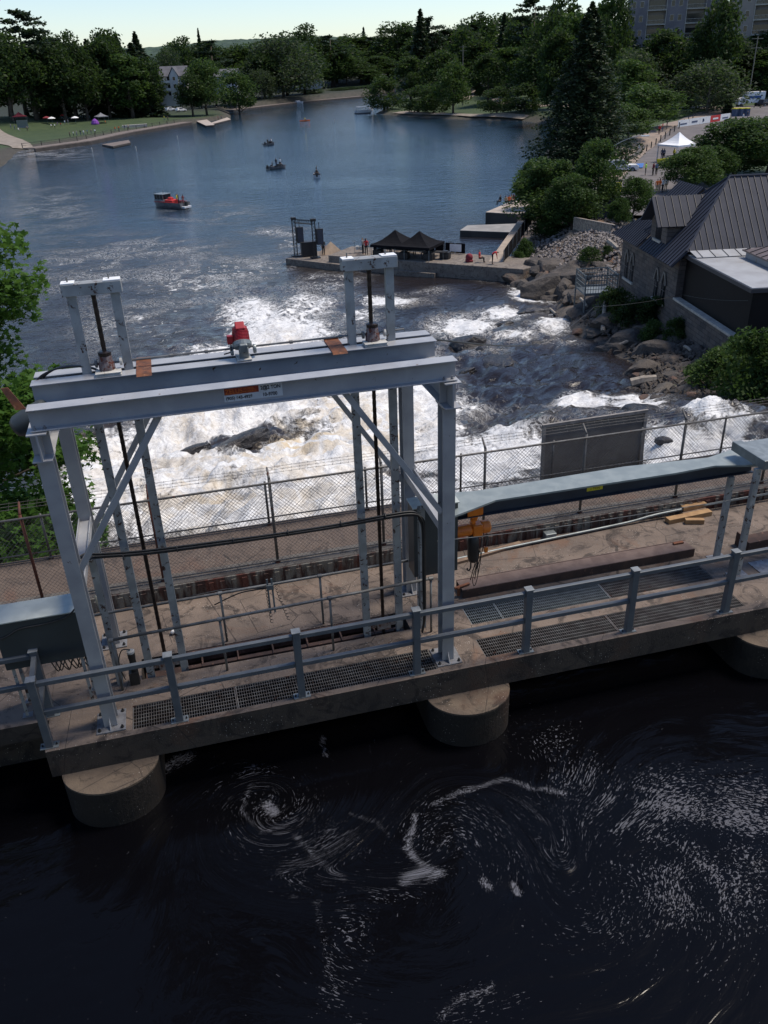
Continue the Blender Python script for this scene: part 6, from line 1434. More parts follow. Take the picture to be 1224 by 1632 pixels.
for i,(px,py,s_,c_,lab) in enumerate(((476,165,6,'whitehull','white cruiser moored at the far quay'),(520,159,5,'whitehull','pale boat moored beside the far end of the quay'),(590,177,3,'whitehull','small white boat tied next to the pontoon boat'))):
    p=G(px,py,WZ); t=thing('moored_boat',lab,'boat',p,'boats moored far up the inlet',.4); m=MB(); hullmesh(m,s_,s_*.34,.9); m.build('hull',M[c_],t,local=True); m=MB(); m.box(-.3*s_,.12*s_,-.13*s_,.13*s_,.6,1.5); m.build('cabin',M[c_],t,local=True,bevel=.1)
for i,(px,py) in enumerate(((147,242),(217,240),(283,222),(533,195))):
    p=G(px,py,WZ); m=MB(); m.lathe([(.10,-.4),(.13,0),(.13,.9),(.05,1.1)],p,n=10); o=m.build('buoy',M['offwhite'],loc=tuple(map(float,p))); tag(o,['white marker buoy off the corner of the left boardwalk','white marker buoy off the middle of the left boardwalk','small white buoy alone on the dark left side of the lake','tiny white buoy in front of the pontoon boat'][i],'buoy','white buoys on the lake')
# ================================================================ LEFT BANK
M['boardgrey']=pm('weathered_boardwalk',(.17,.135,.115),(.12,.098,.085),.8,.85,0,.2,5,.02,world=True)
def boardwalk(name,label,P_,w,z,rail=True,sp=6.,cat='boardwalk'):
    P_=[G(a,b,z) for a,b in P_]; t=thing(name,label,cat,P_[0])
    L1=[];L2=[]
    for i,p in enumerate(P_):
        d=P_[min(i+1,len(P_)-1)]-P_[max(0,i-1)]; d[2]=0; d/=np.linalg.norm(d); nn=np.array([-d[1],d[0],0.]); L1.append(p); L2.append(p+nn*w)
    m=MB(); n=len(P_)
    for i in range(n-1): m.prism([L1[i],L1[i+1],L2[i+1],L2[i]],-NZ*.25)
    m.build('decking',M['boardgrey'],t)
    m=MB()
    for i in range(n-1): m.prism([L1[i]-NZ*.26,L1[i+1]-NZ*.26,L1[i+1]-NZ*1.6,L1[i]-NZ*1.6],(L2[i]-L1[i])*.6/w)
    m.build('cribbing',M['dockside'],t)
    if rail:
        m=MB()
        for i in range(n-1):
            a,b=L2[i],L2[i+1]; l=np.linalg.norm(b-a); k=max(1,int(l/sp))
            for j in range(k): q=a+(b-a)*j/k; m2=MB(); m2.bar(q,q+NZ*1.25,.2,.2,(1,0,0)); m2.build('rail_post',M['dockside'],t)
            m.bar(a+NZ*1.1,b+NZ*1.1,.1,.1); m.bar(a+NZ*.6,b+NZ*.6,.06,.06)
        m.build('rail',M['dockside'],t)
    return t
boardwalk('boardwalk','long grey lakeside boardwalk with dark railing below the park lawn',[(56,236),(145,224),(210,210),(306,194)],4.6,-10.7)
boardwalk('boardwalk','far low quay wall running up the left side of the inlet',[(360,176),(420,169),(480,162),(590,152)],4.,-11.0,rail=False,cat='quay')
dock('floating_dock','pale L shaped floating dock beyond the end of the boardwalk',[G(305,189,-11.2),G(328,200,-11.2),G(342,199,-11.2),G(325,187,-11.2)],-11.2,.5,M['dockboard'],M['dockside'])
dock('floating_dock','narrow pale floating dock crossing the end of the L shaped dock',[G(328,200,-11.25),G(368,190,-11.25),G(362,187,-11.25),G(335,196,-11.25)],-11.25,.5,M['dockboard'],M['dockside'])
dock('swim_platform','low wooden swim platform tied below the boardwalk railing',[G(162,230,-11.2),G(180,233,-11.2),G(208,227,-11.2),G(205,223,-11.2)],-11.2,.5,M['boardgrey'],M['dockside'])
random.seed(21)
left_people=[(18,205,'grey','standing by the grey tent at the left park edge'),(24,207,'blue','in blue beside the grey tent'),(30,209,'white','in white beside the grey tent'),(44,209,'tan','in tan at the right of the grey tent'),
 (82,203,'white','in white sitting near the park tree trunk'),(88,205,'white','in pale clothes on the lawn beside the tree trunk'),(92,200,'purple','in purple in the crowd on the lawn'),(97,201,'red','in red in the crowd on the lawn'),(104,199,'white','in white in the crowd on the lawn'),(109,198,'grey','in grey at the right end of the lawn crowd'),
 (112,219,'black','in black watching from the boardwalk rail, first from the left'),(118,218,'white','in white watching from the boardwalk rail'),(123,217,'grey','in grey watching from the boardwalk rail'),(129,216,'black','in dark clothes beside the boardwalk rail group'),(134,216,'white','in pale shirt in the middle of the boardwalk rail group'),(140,215,'blue','in blue in the boardwalk rail group'),(146,214,'tan','in tan at the right end of the boardwalk rail group'),(152,214,'white','in white just right of the boardwalk group'),
 (168,197,'orange','in orange beside the purple tent'),(184,210,'orange','bent over in orange near the boardwalk'),(190,209,'orange','in orange and white near the boardwalk'),(199,207,'black','in black standing on the lawn above the boardwalk'),(205,206,'tan','in tan on the lawn above the boardwalk'),(172,222,'white','in white on the swim steps'),(190,225,'grey','in grey on the swim platform'),(205,222,'maroon','in maroon on the swim platform'),
 (262,192,'yellow','in yellow at the end of the lawn near parked cars'),(268,193,'black','in black at the end of the lawn near parked cars'),(328,178,'white','in white on the bank above the far floating dock'),(348,192,'maroon','in maroon on the narrow floating dock'),(353,190,'tan','in tan on the narrow floating dock')]
for px,py,c_,lb in left_people:
    person(hl(px,py),random.choice(('stand','stand','fold','sit')),c_,random.choice(('black','denim','grey')),'person '+lb,group='people in the far left park')
def simple_tent(name,label,px,py,w,h,mat,cat):
    p=hl(px,py); return canopy(name,label,p,w,h*.6,h*.5,mat,.3)
canopy('canopy_tent','grey green canopy tent on the lawn right of the purple tent',hl(163,196),4.2,2.4,1.3,CL['grey'],.4)
canopy('canopy_tent','dark red canopy under the dark trees at the left park edge',hl(33,196),5.,2.4,1.4,CL['maroon'],.2)
p=hl(152,198); m=MB(); m.lathe([(1.5,0),(1.5,.4),(1.1,1.3),(.3,1.9),(.05,2.)],p,n=10); o=m.build('dome_tent',CL['purple'],loc=tuple(map(float,p))); tag(o,'small purple dome tent on the park lawn','tent')
p=hl(37,204); m=MB(); m.obox(p+NZ*1.3,(1.9,0,0),(0,.12,0),(0,-.3,1.3)); m.obox(p+NZ*.2,(2.0,0,0),(0,.6,0),(0,0,.08)); o=m.build('screen_board',M['galv'],loc=tuple(map(float,p)),bevel=.03); tag(o,'pale grey display board under the red canopy at the left','display board')
p=hl(215,203); m=MB(); m.prism([p+np.array(v) for v in ((-4.5,-1,0),(4.5,1,0),(4.5,3,0),(-4.5,1,0))],NZ*.9); o=m.build('stone_planter',M['palestone'],loc=tuple(map(float,p))); tag(o,'long pale stone planter on the lawn beside the boardwalk','planter')
for i,(px,py,c_) in enumerate(((76,189,'maroon'),(103,185,'red'),(121,189,'white'),(84,190,'white'))):
    p=hl(px,py+8); t=thing('sun_umbrella',['dark red sun umbrella leftmost behind the lawn crowd','red sun umbrella in the middle behind the lawn crowd','white sun umbrella rightmost behind the lawn crowd','white sun umbrella beside the dark red umbrella'][i],'umbrella',p,'umbrellas behind the lawn crowd')
    m=MB(); m.tube([p,p+NZ*2.4],.04,5); m.build('pole',M['galv'],t); m=MB(); m.lathe([(1.5,2.0),(.8,2.4),(.1,2.6)],p,n=10); m.build('canopy',CL[c_],t)
# cars near the left houses
def car(p,rz,label,body,name='parked_car',group=None,police=False):
    t=thing(name,label,'car',p,group,rz)
    m=MB(); L_,Wd=4.7,1.9
    prof=[(-2.35,.35),(-2.38,.75),(-2.25,1.02),(-1.95,1.62),(-1.2,1.74),(.2,1.70),(.95,1.15),(2.1,1.02),(2.36,.80),(2.36,.35)]
    V=[(x,-Wd/2*(.86 if z>1.1 else 1),z) for x,z in prof]+[(x,Wd/2*(.86 if z>1.1 else 1),z) for x,z in prof]; n=len(prof)
    F=[(i,(i+1)%n,n+(i+1)%n,n+i)[::-1] for i in range(n)]+[(0,1,2,7,8,9),(2,3,4,5,6,7)]+[(n+9,n+8,n+7,n+2,n+1,n+0),(n+7,n+6,n+5,n+4,n+3,n+2)]
    m.add(V,F); m.build('body',body,t,local=True,bevel=.06)
    for s in (-1,1):
        m=MB(); y=s*(Wd/2*.905); m.add([(-1.75,y*1.045,1.08),(.72,y*1.045,1.12),(.18,y*.96,1.60),(-1.55,y*.96,1.62)],[(0,1,2,3) if s<0 else (3,2,1,0)]); m.build('side_window',M['glass'],t,local=True)
        for x in (-1.45,1.45):
            q=MB(); q.lathe([(.3,-.12),(.36,-.1),(.36,.1),(.3,.12)],(x,s*.86,.36),(0,1,0),16); w_=q.build('wheel',M['black'],t,local=True)
            q=MB(); q.lathe([(.2,0),(.18,.02)],(x,s*.985,.36),(0,s,0),10); q.build('rim',M['galv'],w_,local=True)
        m=MB(); m.box(2.25,2.38,s*.7-.2,s*.7+.2,.72,.86); m.build('headlight',M['offwhite'],t,local=True)
    m=MB(); m.add([(.99,-.75,1.19),(.99,.75,1.19),(.28,.70,1.66),(.28,-.70,1.66)],[(0,1,2,3)]); m.build('windscreen',M['glass'],t,local=True)
    if police:
        m=MB(); m.box(-.35,-.1,-.6,.6,1.73,1.84); m.build('light_bar',M['black'],t,local=True,bevel=.03)
        for s in (-1,1): m=MB(); m.box(-1.9,1.6,s*.957-.004,s*.957+.004,.62,.72); m.build('side_stripe',CL['blue'],t,local=True)
    return t
carpaint={k:pm('car_paint_'+k,c,None,rough=.25,bump=0) for k,c in dict(white=(.75,.75,.76),dark=(.02,.02,.025),silver=(.3,.31,.33),blue=(.03,.05,.12)).items()}
for i,(px,py,c_,lab) in enumerate(((262,176,'silver','silver car parked leftmost below the white house'),(272,177,'white','white car parked beside the silver one below the white house'),(289,178,'white','white car parked alone right of the other cars below the white house'),(698,147,'silver','silver car on the road behind the wooded point'))):
    car(hl(px,py),.4,lab,carpaint[c_],group='cars parked near the far houses')
# houses
M['siding']=pm('pale_siding',(.55,.55,.56),(.48,.48,.49),.5,.7,0,.1,3,.02,world=True)
M['shingle']=pm('grey_shingles',(.11,.11,.125),(.08,.08,.09),.6,.8,0,.2,4,.03,world=True)
def house(label,p,rz,W_,D_,H,rh,storeys,nwin,balc=True,name='house'):
    t=thing(name,label,'house',p,None,rz)
    m=MB(); m.box(-W_/2,W_/2,-D_/2,D_/2,-3,H); m.prism([(-W_/2,-D_/2,H+.001),(-W_/2,D_/2,H+.001),(-W_/2,0,H+rh)],(W_,0,0)); m.build('wall',M['siding'],t,local=True)
    m=MB(); o_=.6
    for s in (-1,1): m.prism([(-W_/2-o_,s*(D_/2+o_),H-.35),(W_/2+o_,s*(D_/2+o_),H-.35),(W_/2+o_,0,H+rh+.06),(-W_/2-o_,0,H+rh+.06)],(0,0,.18))
    rf=m.build('roof',M['shingle'],t,local=True)
    gx=W_*.12; m=MB(); m.box(gx-W_*.16,gx+W_*.16,-D_/2-1.6,-D_/2-.002,-3,H); m.prism([(gx-W_*.16,-D_/2-1.6,H+.001),(gx+W_*.16,-D_/2-1.6,H+.001),(gx,-D_/2-1.6,H+rh*.9)],(0,D_/2,0)); m.build('gable_bay',M['siding'],t,local=True)
    m=MB()
    for s in (-1,1): m.prism([(gx+s*(W_*.16+.5),-D_/2-2.1,H-.35),(gx,-D_/2-2.1,H+rh*.95),(gx,0,H+rh*.95),(gx+s*(W_*.16+.5),0,H-.35)],(0,0,.2))
    m.build('gable_roof',M['shingle'],rf,local=True)
    for k in range(storeys):
        z=H*(k+.35)/storeys
        for j in range(nwin):
            x=-W_/2+W_*(j+.5)/nwin; y=-D_/2-.03 if abs(x-gx)>W_*.17 else -D_/2-1.63
            q=MB(); q.box(x-.65,x+.65,y-.04,y,z,z+1.6); w_=q.build('window',M['white'],t,local=True)
            q=MB(); q.box(x-.53,x+.53,y-.06,y-.042,z+.12,z+1.48); q.build('pane',M['glass'],w_,local=True)
        if balc and k>0:
            q=MB(); q.box(-W_/2+.3,gx-W_*.17,-D_/2-1.5,-D_/2-.07,z-.9,z-.75); q.box(-W_/2+.3,gx-W_*.17,-D_/2-1.5,-D_/2-1.42,z-.7,z+.1); q.build('balcony',M['white'],t,local=True)
    return t
def at_depth(px,py,Y):
    p=GY(px,py,Y); return p
p=at_depth(282,156,405); house('three storey white townhouse with grey roofs and balconies left of the round willow','' or p,-.28,11.5,10,8.6,3.4,3,4)
p=at_depth(362,140,455); house('grey roofed house half hidden behind trees right of the white townhouse',p,-.3,12,10,5.2,2.8,2,3,False)
p=at_depth(488,142,640); house('pale house behind the willow tree on the far shore',p,.2,20,12,7,5,2,4,False)
# apartment blocks on the hill
M['aptdark']=pm('dark_apartment_cladding',(.16,.15,.165),(.12,.115,.13),.3,.7,0,.05,2,.02,world=True)
M['aptpale']=pm('taupe_apartment_cladding',(.23,.205,.19),(.19,.17,.16),.3,.7,0,.05,2,.02,world=True)
def apartments(label,pl_,rz,W_,D_,H,bays,mats):
    t=thing('apartment_building',label,'building',pl_,None,rz)
    bw_=W_/bays; fl=int(H/3.6)
    for b in range(bays):
        rec=b%2==1; x0=b*bw_; m=MB(); m.box(x0,x0+bw_,(1.6 if rec else 0),D_,-8,H+(0 if rec else .8)); m.build('facade_bay',M[mats[b%len(mats)]],t,local=True)
        for f in range(-1,fl):
            z=f*3.6+.2
            if rec:
                q=MB(); q.box(x0+.05,x0+bw_-.05,-.1,1.59,z-.18,z); bb=q.build('balcony_slab',M['offwhite'],t,local=True)
                q=MB()
                for k in range(2): q.box(x0+.06,x0+bw_-.06,-.08,-.02,z+.1+k*.9,z+.16+k*.9)
                for k in range(int(bw_/.35)): q.box(x0+.1+k*.35,x0+.13+k*.35,-.07,-.03,z+.1,z+1.0)
                q.build('railing',M['offwhite'],bb,local=True)
                q=MB(); q.box(x0+.5,x0+bw_-.5,1.53,1.598,z+.02,z+2.4); q.build('glass_door',M['glass'],t,local=True)
                for xx in (x0+.06,x0+bw_-.12): q=MB(); q.box(xx,xx+.12,-.12,.02,z,z+3.4); q.build('balcony_post',M['offwhite'],t,local=True)
            else:
                for k in (.3,.7):
                    q=MB(); x=x0+bw_*k; q.box(x-.55,x+.55,-.05,-.002,z+.7,z+2.3); w_=q.build('window',M['offwhite'],t,local=True)
                    q=MB(); q.box(x-.47,x+.47,-.07,-.052,z+.78,z+2.22); q.build('pane',M['glass'],w_,local=True)
    return t
pa_=at_depth(998,52,246); pb_=at_depth(1120,50,236); dd=pb_-pa_; rzA=math.atan2(dd[1],dd[0])
z0=pa_[2]
apartments('dark grey apartment block with balconies on the hill, the left one',(pa_[0],pa_[1],z0-2),rzA,27,14,25,5,['aptdark','aptpale'])
pc_=at_depth(1162,58,226); apartments('taupe apartment block with dark balconies at the top right corner',(pc_[0],pc_[1],pc_[2]),rzA-.03,28,14,28,5,['aptpale','aptdark'])
# ================================================================ RIGHT BANK LOT
car(hl(990,274),-.35,'white police car with dark side stripe parked at the edge of the asphalt lot',carpaint['white'],'police_car',police=True)
pz=hl(1018,266); m=MB(); m.prism([hl(1009,270)+NZ*.25,hl(1012,264)+NZ*.25,hl(1026,263)+NZ*.25,hl(1024,270)+NZ*.25],NZ*.03); o=m.build('blue_mat',CL['blue2'] if 'blue2' in CL else pm('bright_blue_mat',(.04,.14,.42),None,rough=.8,bump=0),loc=tuple(map(float,pz))); tag(o,'bright blue mat lying on the asphalt beside the police car','mat')
lot=[(1028,281,'stand','lime','black','in lime yellow vest standing beside the blue mat'),(1040,281,'stand','maroon','black','in maroon shirt standing on the asphalt, left of a pair'),(1045,281,'stand','blue','black','in blue standing on the asphalt, right of a pair'),(1054,256,'stand','denim','denim','in dark blue beside the white tent, left one'),(1057,256,'stand','denim','black','in dark blue beside the white tent, right one'),
 (1036,311,'stand','black','black','in black standing above the dormer roof'),(1046,310,'stand','orange','tan','in orange standing behind the dormer roof'),(1050,309,'fold','orange','tan','in orange top close behind the orange standing one'),(1055,309,'stand','white','black','in white shirt behind the dormer roof'),(1060,307,'stand','white','tan','in pale clothes at the right of the group behind the dormer roof'),
 (985,321,'walk','black','denim','walking in dark clothes beside the yellow canoe'),(1018,243,'sit','white','black','sitting in white on the low wall by the path'),(1020,241,'sit','black','black','sitting in black on the low wall by the path'),
 (975,255,'stand','white','denim','in white behind the police car'),(978,257,'stand','blue','black','in blue behind the police car'),(984,258,'stand','grey','black','in grey behind the police car'),(990,258,'stand','black','denim','in black behind the police car bonnet'),(996,259,'stand','tan','black','in tan at the front of the police car'),(1003,250,'stand','grey','black','in grey on the path behind the police car'),
 (1050,216,'stand','red','black','in red shirt at the path far along the posts'),(1055,212,'stand','red','denim','in red beside the first, farther along the path'),(1062,208,'stand','black','black','in black at the far end of the path posts'),(1190,192,'stand','black','denim','in black on the road by the dark bins'),(1183,196,'stand','white','black','in white on the road right of the banner')]
for px,py,ps,c1,c2,lb in lot:
    if lb.startswith('walking') : lb='person '+lb
    elif lb.startswith('sitting'): lb='person '+lb
    else: lb='person '+lb
    person(hl(px,py)+NZ*.12,ps,c1,c2,lb,group='people on the asphalt lot')
canopy('white_tent','white peaked canopy tent on the asphalt lot',hl(1077,259)+NZ*.1,4.3,2.6,1.7,M['canvaswhite'],.25,M['canvaswhite'])
for i,(dx,c_) in enumerate(((-1.,'black'),(.8,'black'))):
    table(hl(1075,257)+NZ*.12+np.array((dx,0,0)),['left dark table under the white tent','right dark table under the white tent'][i],1.8,CL[c_],0,'tables under the white tent')
person(hl(1073,256)+NZ*.12,'stand','yellow','black','person in yellow under the white tent'); 
def canoe(p,label,n=2):
    t=thing('yellow_cart',label,'trailer',p); 
    m=MB(); m.obox(np.asarray(p)+NZ*.5,(1.1,.2,0),(-.1,.6,0),(0,0,.25)); m.build('trailer_body',M['black'],t,bevel=.05)
    for k in range(n):
        q=MB(); V=MB(); hullmesh(q,3.0,.8,.35); v=np.vstack(q.v); v=v@np.array(Matrix.Rotation(-.2,3,'Z')); q.v=[v+np.asarray(p)+NZ*(.9+k*.42)]; q.build('yellow_kayak',M['yellow'],t)
    for s in (-.5,.5): m=MB(); m.lathe([(.3,-.08),(.3,.08)],np.asarray(p)+np.array((0,s,.3)),(0,1,0),12); m.build('wheel',M['black'],t)
canoe(hl(972,322),'yellow kayaks stacked on a dark trailer between the bank trees',3); canoe(hl(1060,268)+NZ*.1,'yellow kayak on a low dark cart beside the white tent',1)
p=hl(962,345); m=MB(); m.obox(p+NZ*.8,(2.1,-.2,0),(.1,1.1,0),(0,0,.85)); m.obox(p+NZ*1.7,(2.2,-.2,0),(.1,1.2,0),(0,0,.06)); o=m.build('dark_blue_bin',M['bluebin'] if 'bluebin' in M else pm('dark_blue_bin_paint',(.012,.018,.06),None,rough=.5,bump=.05),loc=tuple(map(float,p)),bevel=.05); tag(o,'large dark blue waste container under the bank trees','container')
bp=hl(1178,186); t=thing('waste_bins','dark blue waste bins with yellow lids at the end of the banner','bins',bp)
for k in range(3):
    m=MB(); c_=bp+np.array((k*1.1-1.2,-k*.5,.8)); m.obox(c_,(.5,.1,0),(-.1,.6,0),(0,0,.8)); b_=m.build('bin',CL['denim'],t,bevel=.05); m=MB(); m.obox(c_+NZ*.92,(.52,.1,0),(-.1,.62,0),(0,0,.1)); m.build('lid',M['yellow'],b_,bevel=.04)
# sponsor banner fence
ba0,ba1=hl(1080,204),hl(1163,191)
bt=thing('banner_fence','row of white and red sponsor banners along the roadside','banner',ba0); n=5
for k in range(n):
    a=ba0+(ba1-ba0)*k/n; b=ba0+(ba1-ba0)*(k+.98)/n; m=MB(); m.prism([a+NZ*.1,b+NZ*.1,b+NZ*1.35,a+NZ*1.35],(0,.05,0)); m.build('banner_panel',CL['red'] if k==3 else M['white'],bt)
    m=MB(); mid=(a+b)/2; e_=(b-a)/np.linalg.norm(b-a)
    if k in(1,2,3): m.lathe([(.36,0),(.36,.02)],mid+NZ*.72-e_*1.2+np.array((0,-.03,0)),(0,1,0),16) if k==2 else m.obox(mid+NZ*.72+np.array((0,-.03,0)),e_*1.3,np.array((0,.01,0)),NZ*.16)
    else: m.obox(mid+NZ*.6+np.array((0,-.03,0)),e_*1.5,np.array((0,.01,0)),NZ*.12)
    m.build('printed_mark',CL['denim'] if k!=3 else M['white'],bt)
# truck
p=hl(1200,170); t=thing('white_box_truck','white box truck parked at the top right of the road','truck',p,None,-.2)
m=MB(); m.box(-2.6,2.2,-1.15,1.15,.9,3.4); m.build('box',carpaint['white'],t,local=True,bevel=.06)
m=MB(); m.add([(-2.62,-1,.6),(-2.62,1,.6),(-2.62,1,2.3),(-2.62,-1,2.3),(-3.6,-1,2.1),(-3.6,1,2.1),(-4.3,1,1.5),(-4.3,-1,1.5),(-4.4,-1,.6),(-4.4,1,.6)],[(3,2,5,4),(4,5,6,7),(7,6,9,8),(0,3,4,7,8),(1,9,6,5,2)]); cb=m.build('cab',carpaint['white'],t,local=True)
m=MB(); m.add([(-3.63,-.9,2.05),(-3.63,.9,2.05),(-4.26,.9,1.56),(-4.26,-.9,1.56)],[(0,1,2,3)]); m.build('windscreen',M['glass'],cb,local=True)
for x in (-3.5,1.2):
    for s in (-1,1): q=MB(); q.lathe([(.45,-.14),(.45,.14)],(x,s*1.0,.45),(0,1,0),14); q.build('wheel',M['black'],t,local=True)
m=MB(); m.box(-2,1.2,-1.165,-1.152,1.9,2.5); m.build('blue_lettering_band',CL['blue'],t,local=True)
car(hl(1222,170),.1,'dark car parked right behind the white box truck',carpaint['dark'])
# lamps, poles, bollards
def pole(name,label,px,py,topy,r,mat,arms=(),cat='pole',group=None,Y=None):
    p=hl(px,py) if Y is None else GY(px,py,Y); h=topz(p,topy)-p[2]; t=thing(name,label,cat,p,group)
    m=MB(); m.tube([p,p+NZ*h],[r,r*.7],8); m.build('mast',mat,t)
    for z,w in arms: m=MB(); m.bar(p+NZ*(h-z)-np.array((w/2,0,0)),p+NZ*(h-z)+np.array((w/2,0,0)),.14,.14); m.build('crossarm',mat,t)
    return t,p,h
t,p,h=pole('street_lamp','curved arm street lamp on a grey wooden pole beside the police car',962,290,224,.16,M['wood_grey'],cat='street lamp')
m=MB(); pts=[p+NZ*(h-1.2)+np.array((x,-.2*x,1.6*math.sin(min(1,x/4.5)*1.5))) for x in np.linspace(0,4.6,9)]; m.tube(pts,.05,6); m.build('arm',M['galv'],t)
m=MB(); m.obox(pts[-1]+np.array((.5,-.1,0)),(.55,-.1,0),(.02,.15,0),(0,0,.08)); m.build('lamp_head',M['white'],t,bevel=.03)
pole('utility_pole','tall wooden utility pole with crossarms among trees behind the wooded point',737,168,72,.2,M['wood_grey'],((.6,3.2),(2.,3.)),'utility pole')
pole('utility_pole','pale leaning utility pole on the wooded point',630,150,120,.2,M['offwhite'],((.5,2.),),'utility pole')
pole('utility_pole','utility pole with crossarms on the hillside at the top right',1192,160,58,.18,M['wood_grey'],((.5,3.4),(2.6,3.)),'utility pole')
pole('utility_pole','short utility pole behind the hillside willows',1090,150,92,.16,M['offwhite'],((.5,2.),),'utility pole')
pole('flag_pole','slim grey pole standing alone in the lot near the white tent',1047,258,228,.06,M['offwhite'],(),'pole')
pole('white_sign_post','white sign on a post at the beach of the wooded point',729,170,150,.06,M['white'],((.4,1.6),),'sign')
pole('white_sign_post','white sign on the bank above the far floating dock',328,182,171,.06,M['white'],((.5,1.8),),'sign')
pole('white_sign_post','white sign beside the parked cars on the left bank',291,176,166,.06,M['white'],((.5,2.2),),'sign')
for i in range(11):
    u=i/10; px=1030+(1104-1030)*u; py=243-(243-190)*u; p=hl(px,py); m=MB(); m.lathe([(.1,0),(.1,1.15),(.07,1.25)],p,n=8); o=m.build('bollard',M['black'],loc=tuple(map(float,p))); tag(o,['nearest black post','second nearest black post','third nearest black post','fourth nearest black post','fifth nearest black post','middle black post','fifth farthest black post','fourth farthest black post','third farthest black post','second farthest black post','farthest black post'][i]+' of the row between path and road','bollard','black posts between path and road')
for k in range(2):
    a,b=((1000,258),(1012,252)) if k==0 else ((1012,252),(1026,238)); A,B_=hl(*a),hl(*b); m=MB(); m.bar(A+NZ*.3,B_+NZ*.3,.5,.7); o=m.build('low_stone_kerb',M['curbtop'],loc=tuple(map(float,A))); tag(o,['low grey wall beside the police car front','low grey wall continuing towards the path posts'][k],'wall')
# ================================================================ TREES
random.seed(5)
LT=[ # key, column, depth, top row, width px, label
('pine0',60,378,16,72,'tallest pine with flat layered crown above the left park'),
('round0',22,366,62,95,'big dark round tree at the far left of the park'),('round1',58,374,92,80,'dark park tree with leaning bare trunk beside the grey board'),
('spruce0',88,393,52,60,'dark spruce just right of the tallest left pine'),('round2',106,378,74,60,'dark round tree behind the lawn crowd'),('pine1',122,398,58,60,'dark pine over the middle of the left park'),
('round0',140,383,84,70,'mid green round tree behind the purple tent'),('spruce1',158,400,60,46,'dark pointed spruce left of the pair of pointed pines'),('round1',176,393,72,66,'dark tree with bare trunk behind the grey green tent'),
('spruce0',205,410,50,44,'left one of two pointed pines above the left shore'),('spruce1',234,414,48,50,'right one of two pointed pines above the left shore'),
('oval0',212,386,92,62,'lighter green round tree at the end of the lawn'),('round2',243,393,98,52,'green tree just left of the white townhouse'),('round1',190,403,60,70,'dark tree between the two pointed pine groups'),
('willow0',276,470,82,60,'small grey green willow behind the white townhouse'),('round0',300,520,66,64,'round dark tree behind the white townhouse roof'),('spruce1',328,560,43,18,'thin solitary pine sticking out of the skyline'),
('pine0',346,520,64,56,'dark pine right of the solitary skyline pine'),('bright0',330,398,104,62,'round willowy tree hiding the right part of the white townhouse'),('bright0',382,430,118,56,'bright low round tree on the left shore before the inlet'),('round2',308,392,118,40,'low green tree at the foot of the white townhouse'),
('willow1',452,532,62,112,'large grey green willow leaning over the far shore'),('round1',422,525,92,60,'round tree at the left of the large far willow'),('willow0',418,512,112,44,'low round willow under the large far willow'),
('round0',487,640,46,78,'broad dark tree behind the large far willow'),('pine0',530,640,56,50,'dark tree behind the light green trio'),
('bright0',516,640,94,40,'leftmost of three light green round trees by the inlet'),('bright0',534,640,91,40,'middle of three light green round trees by the inlet'),('bright0',553,640,89,38,'rightmost of three light green round trees by the inlet'),
('spruce0',582,760,42,22,'small pine on the skyline above the inlet'),('round0',600,700,76,70,'big dark round tree at the end of the inlet'),('round2',634,700,38,70,'dark round tree left of the tall spruce'),
('spruce0',671,440,12,52,'tall dark spruce rising above the skyline in the middle'),('pine1',688,450,24,40,'pine right behind the tall middle spruce'),('round1',655,400,96,56,'dark tree behind the wooded point'),
('bush0',612,372,122,56,'dark green shoreline bush at the tip of the wooded point'),('bush0',668,346,136,52,'left bright shoreline bush on the wooded point'),('bush0',690,336,134,60,'bright rounded shoreline bush on the wooded point'),
('bright0',722,322,106,58,'bright green tree beside the pole on the wooded point'),('round1',702,380,88,60,'dark tree left of the utility pole'),('round0',760,420,30,90,'broad dark tree right of the tall middle spruce'),
('spruce1',800,400,18,40,'pine with tufted top on the right skyline'),('round2',725,470,46,70,'dark tree on the skyline behind the utility pole'),('bush0',792,300,138,50,'bright bush at the right end of the beach'),('bush0',835,290,132,56,'pale bush where the far shore meets the big spruce'),
('pine0',846,350,-4,60,'tall layered pine at the right skyline'),('pine1',868,330,4,60,'layered pine just right of the tallest right pine'),('round1',828,380,40,80,'dark tree below the layered pines'),('round0',890,300,-2,90,'big dark tree behind the right layered pine'),
('round2',850,300,74,70,'dark tree standing left of the giant spruce'),('oval0',810,370,80,60,'mid green tree on the far bank slope'),('round1',778,350,92,56,'mid green tree by the far road bend'),
('round0',968,235,4,64,'tall bright tree left of the dark apartment block'),('oval0',960,250,6,60,'tall slender tree above the giant spruce shoulder'),
('round1',1052,215,58,80,'green tree in front of the dark apartment block'),('round0',1108,205,40,70,'big dark tree between the two apartment blocks'),('round2',1130,200,-2,60,'dark tree reaching over the taupe apartment block edge'),
('willow0',1040,'b172',66,110,'large grey green willow on the hillside, left one'),('willow1',1010,'b180',88,80,'grey green willow left of the large hillside willow'),('willow0',1074,'b168',80,60,'grey green willow between the two large hillside ones'),('willow1',1150,'b158',64,110,'large grey green willow on the hillside, right one'),
('willow0',1125,'b181',98,110,'spreading grey willow with bare dark trunk over the lawn'),('round1',1200,'b154',60,80,'green tree at the right edge below the taupe block'),('bright0',1215,'b152',110,60,'bright tree at the right edge above the truck'),
('spruce0',1159,'b181',143,16,'narrow dark cedar beside the waste bins'),('spruce1',1096,'b173',152,12,'narrow dark cedar left of the spreading willow'),
('bright0',1030,'b206',140,96,'bright green tree hanging over the path posts'),('bright0',1000,'b226',170,70,'bright green tree right of the giant spruce'),('oval0',1000,'b190',100,70,'mid green tree behind the bright path tree'),
]
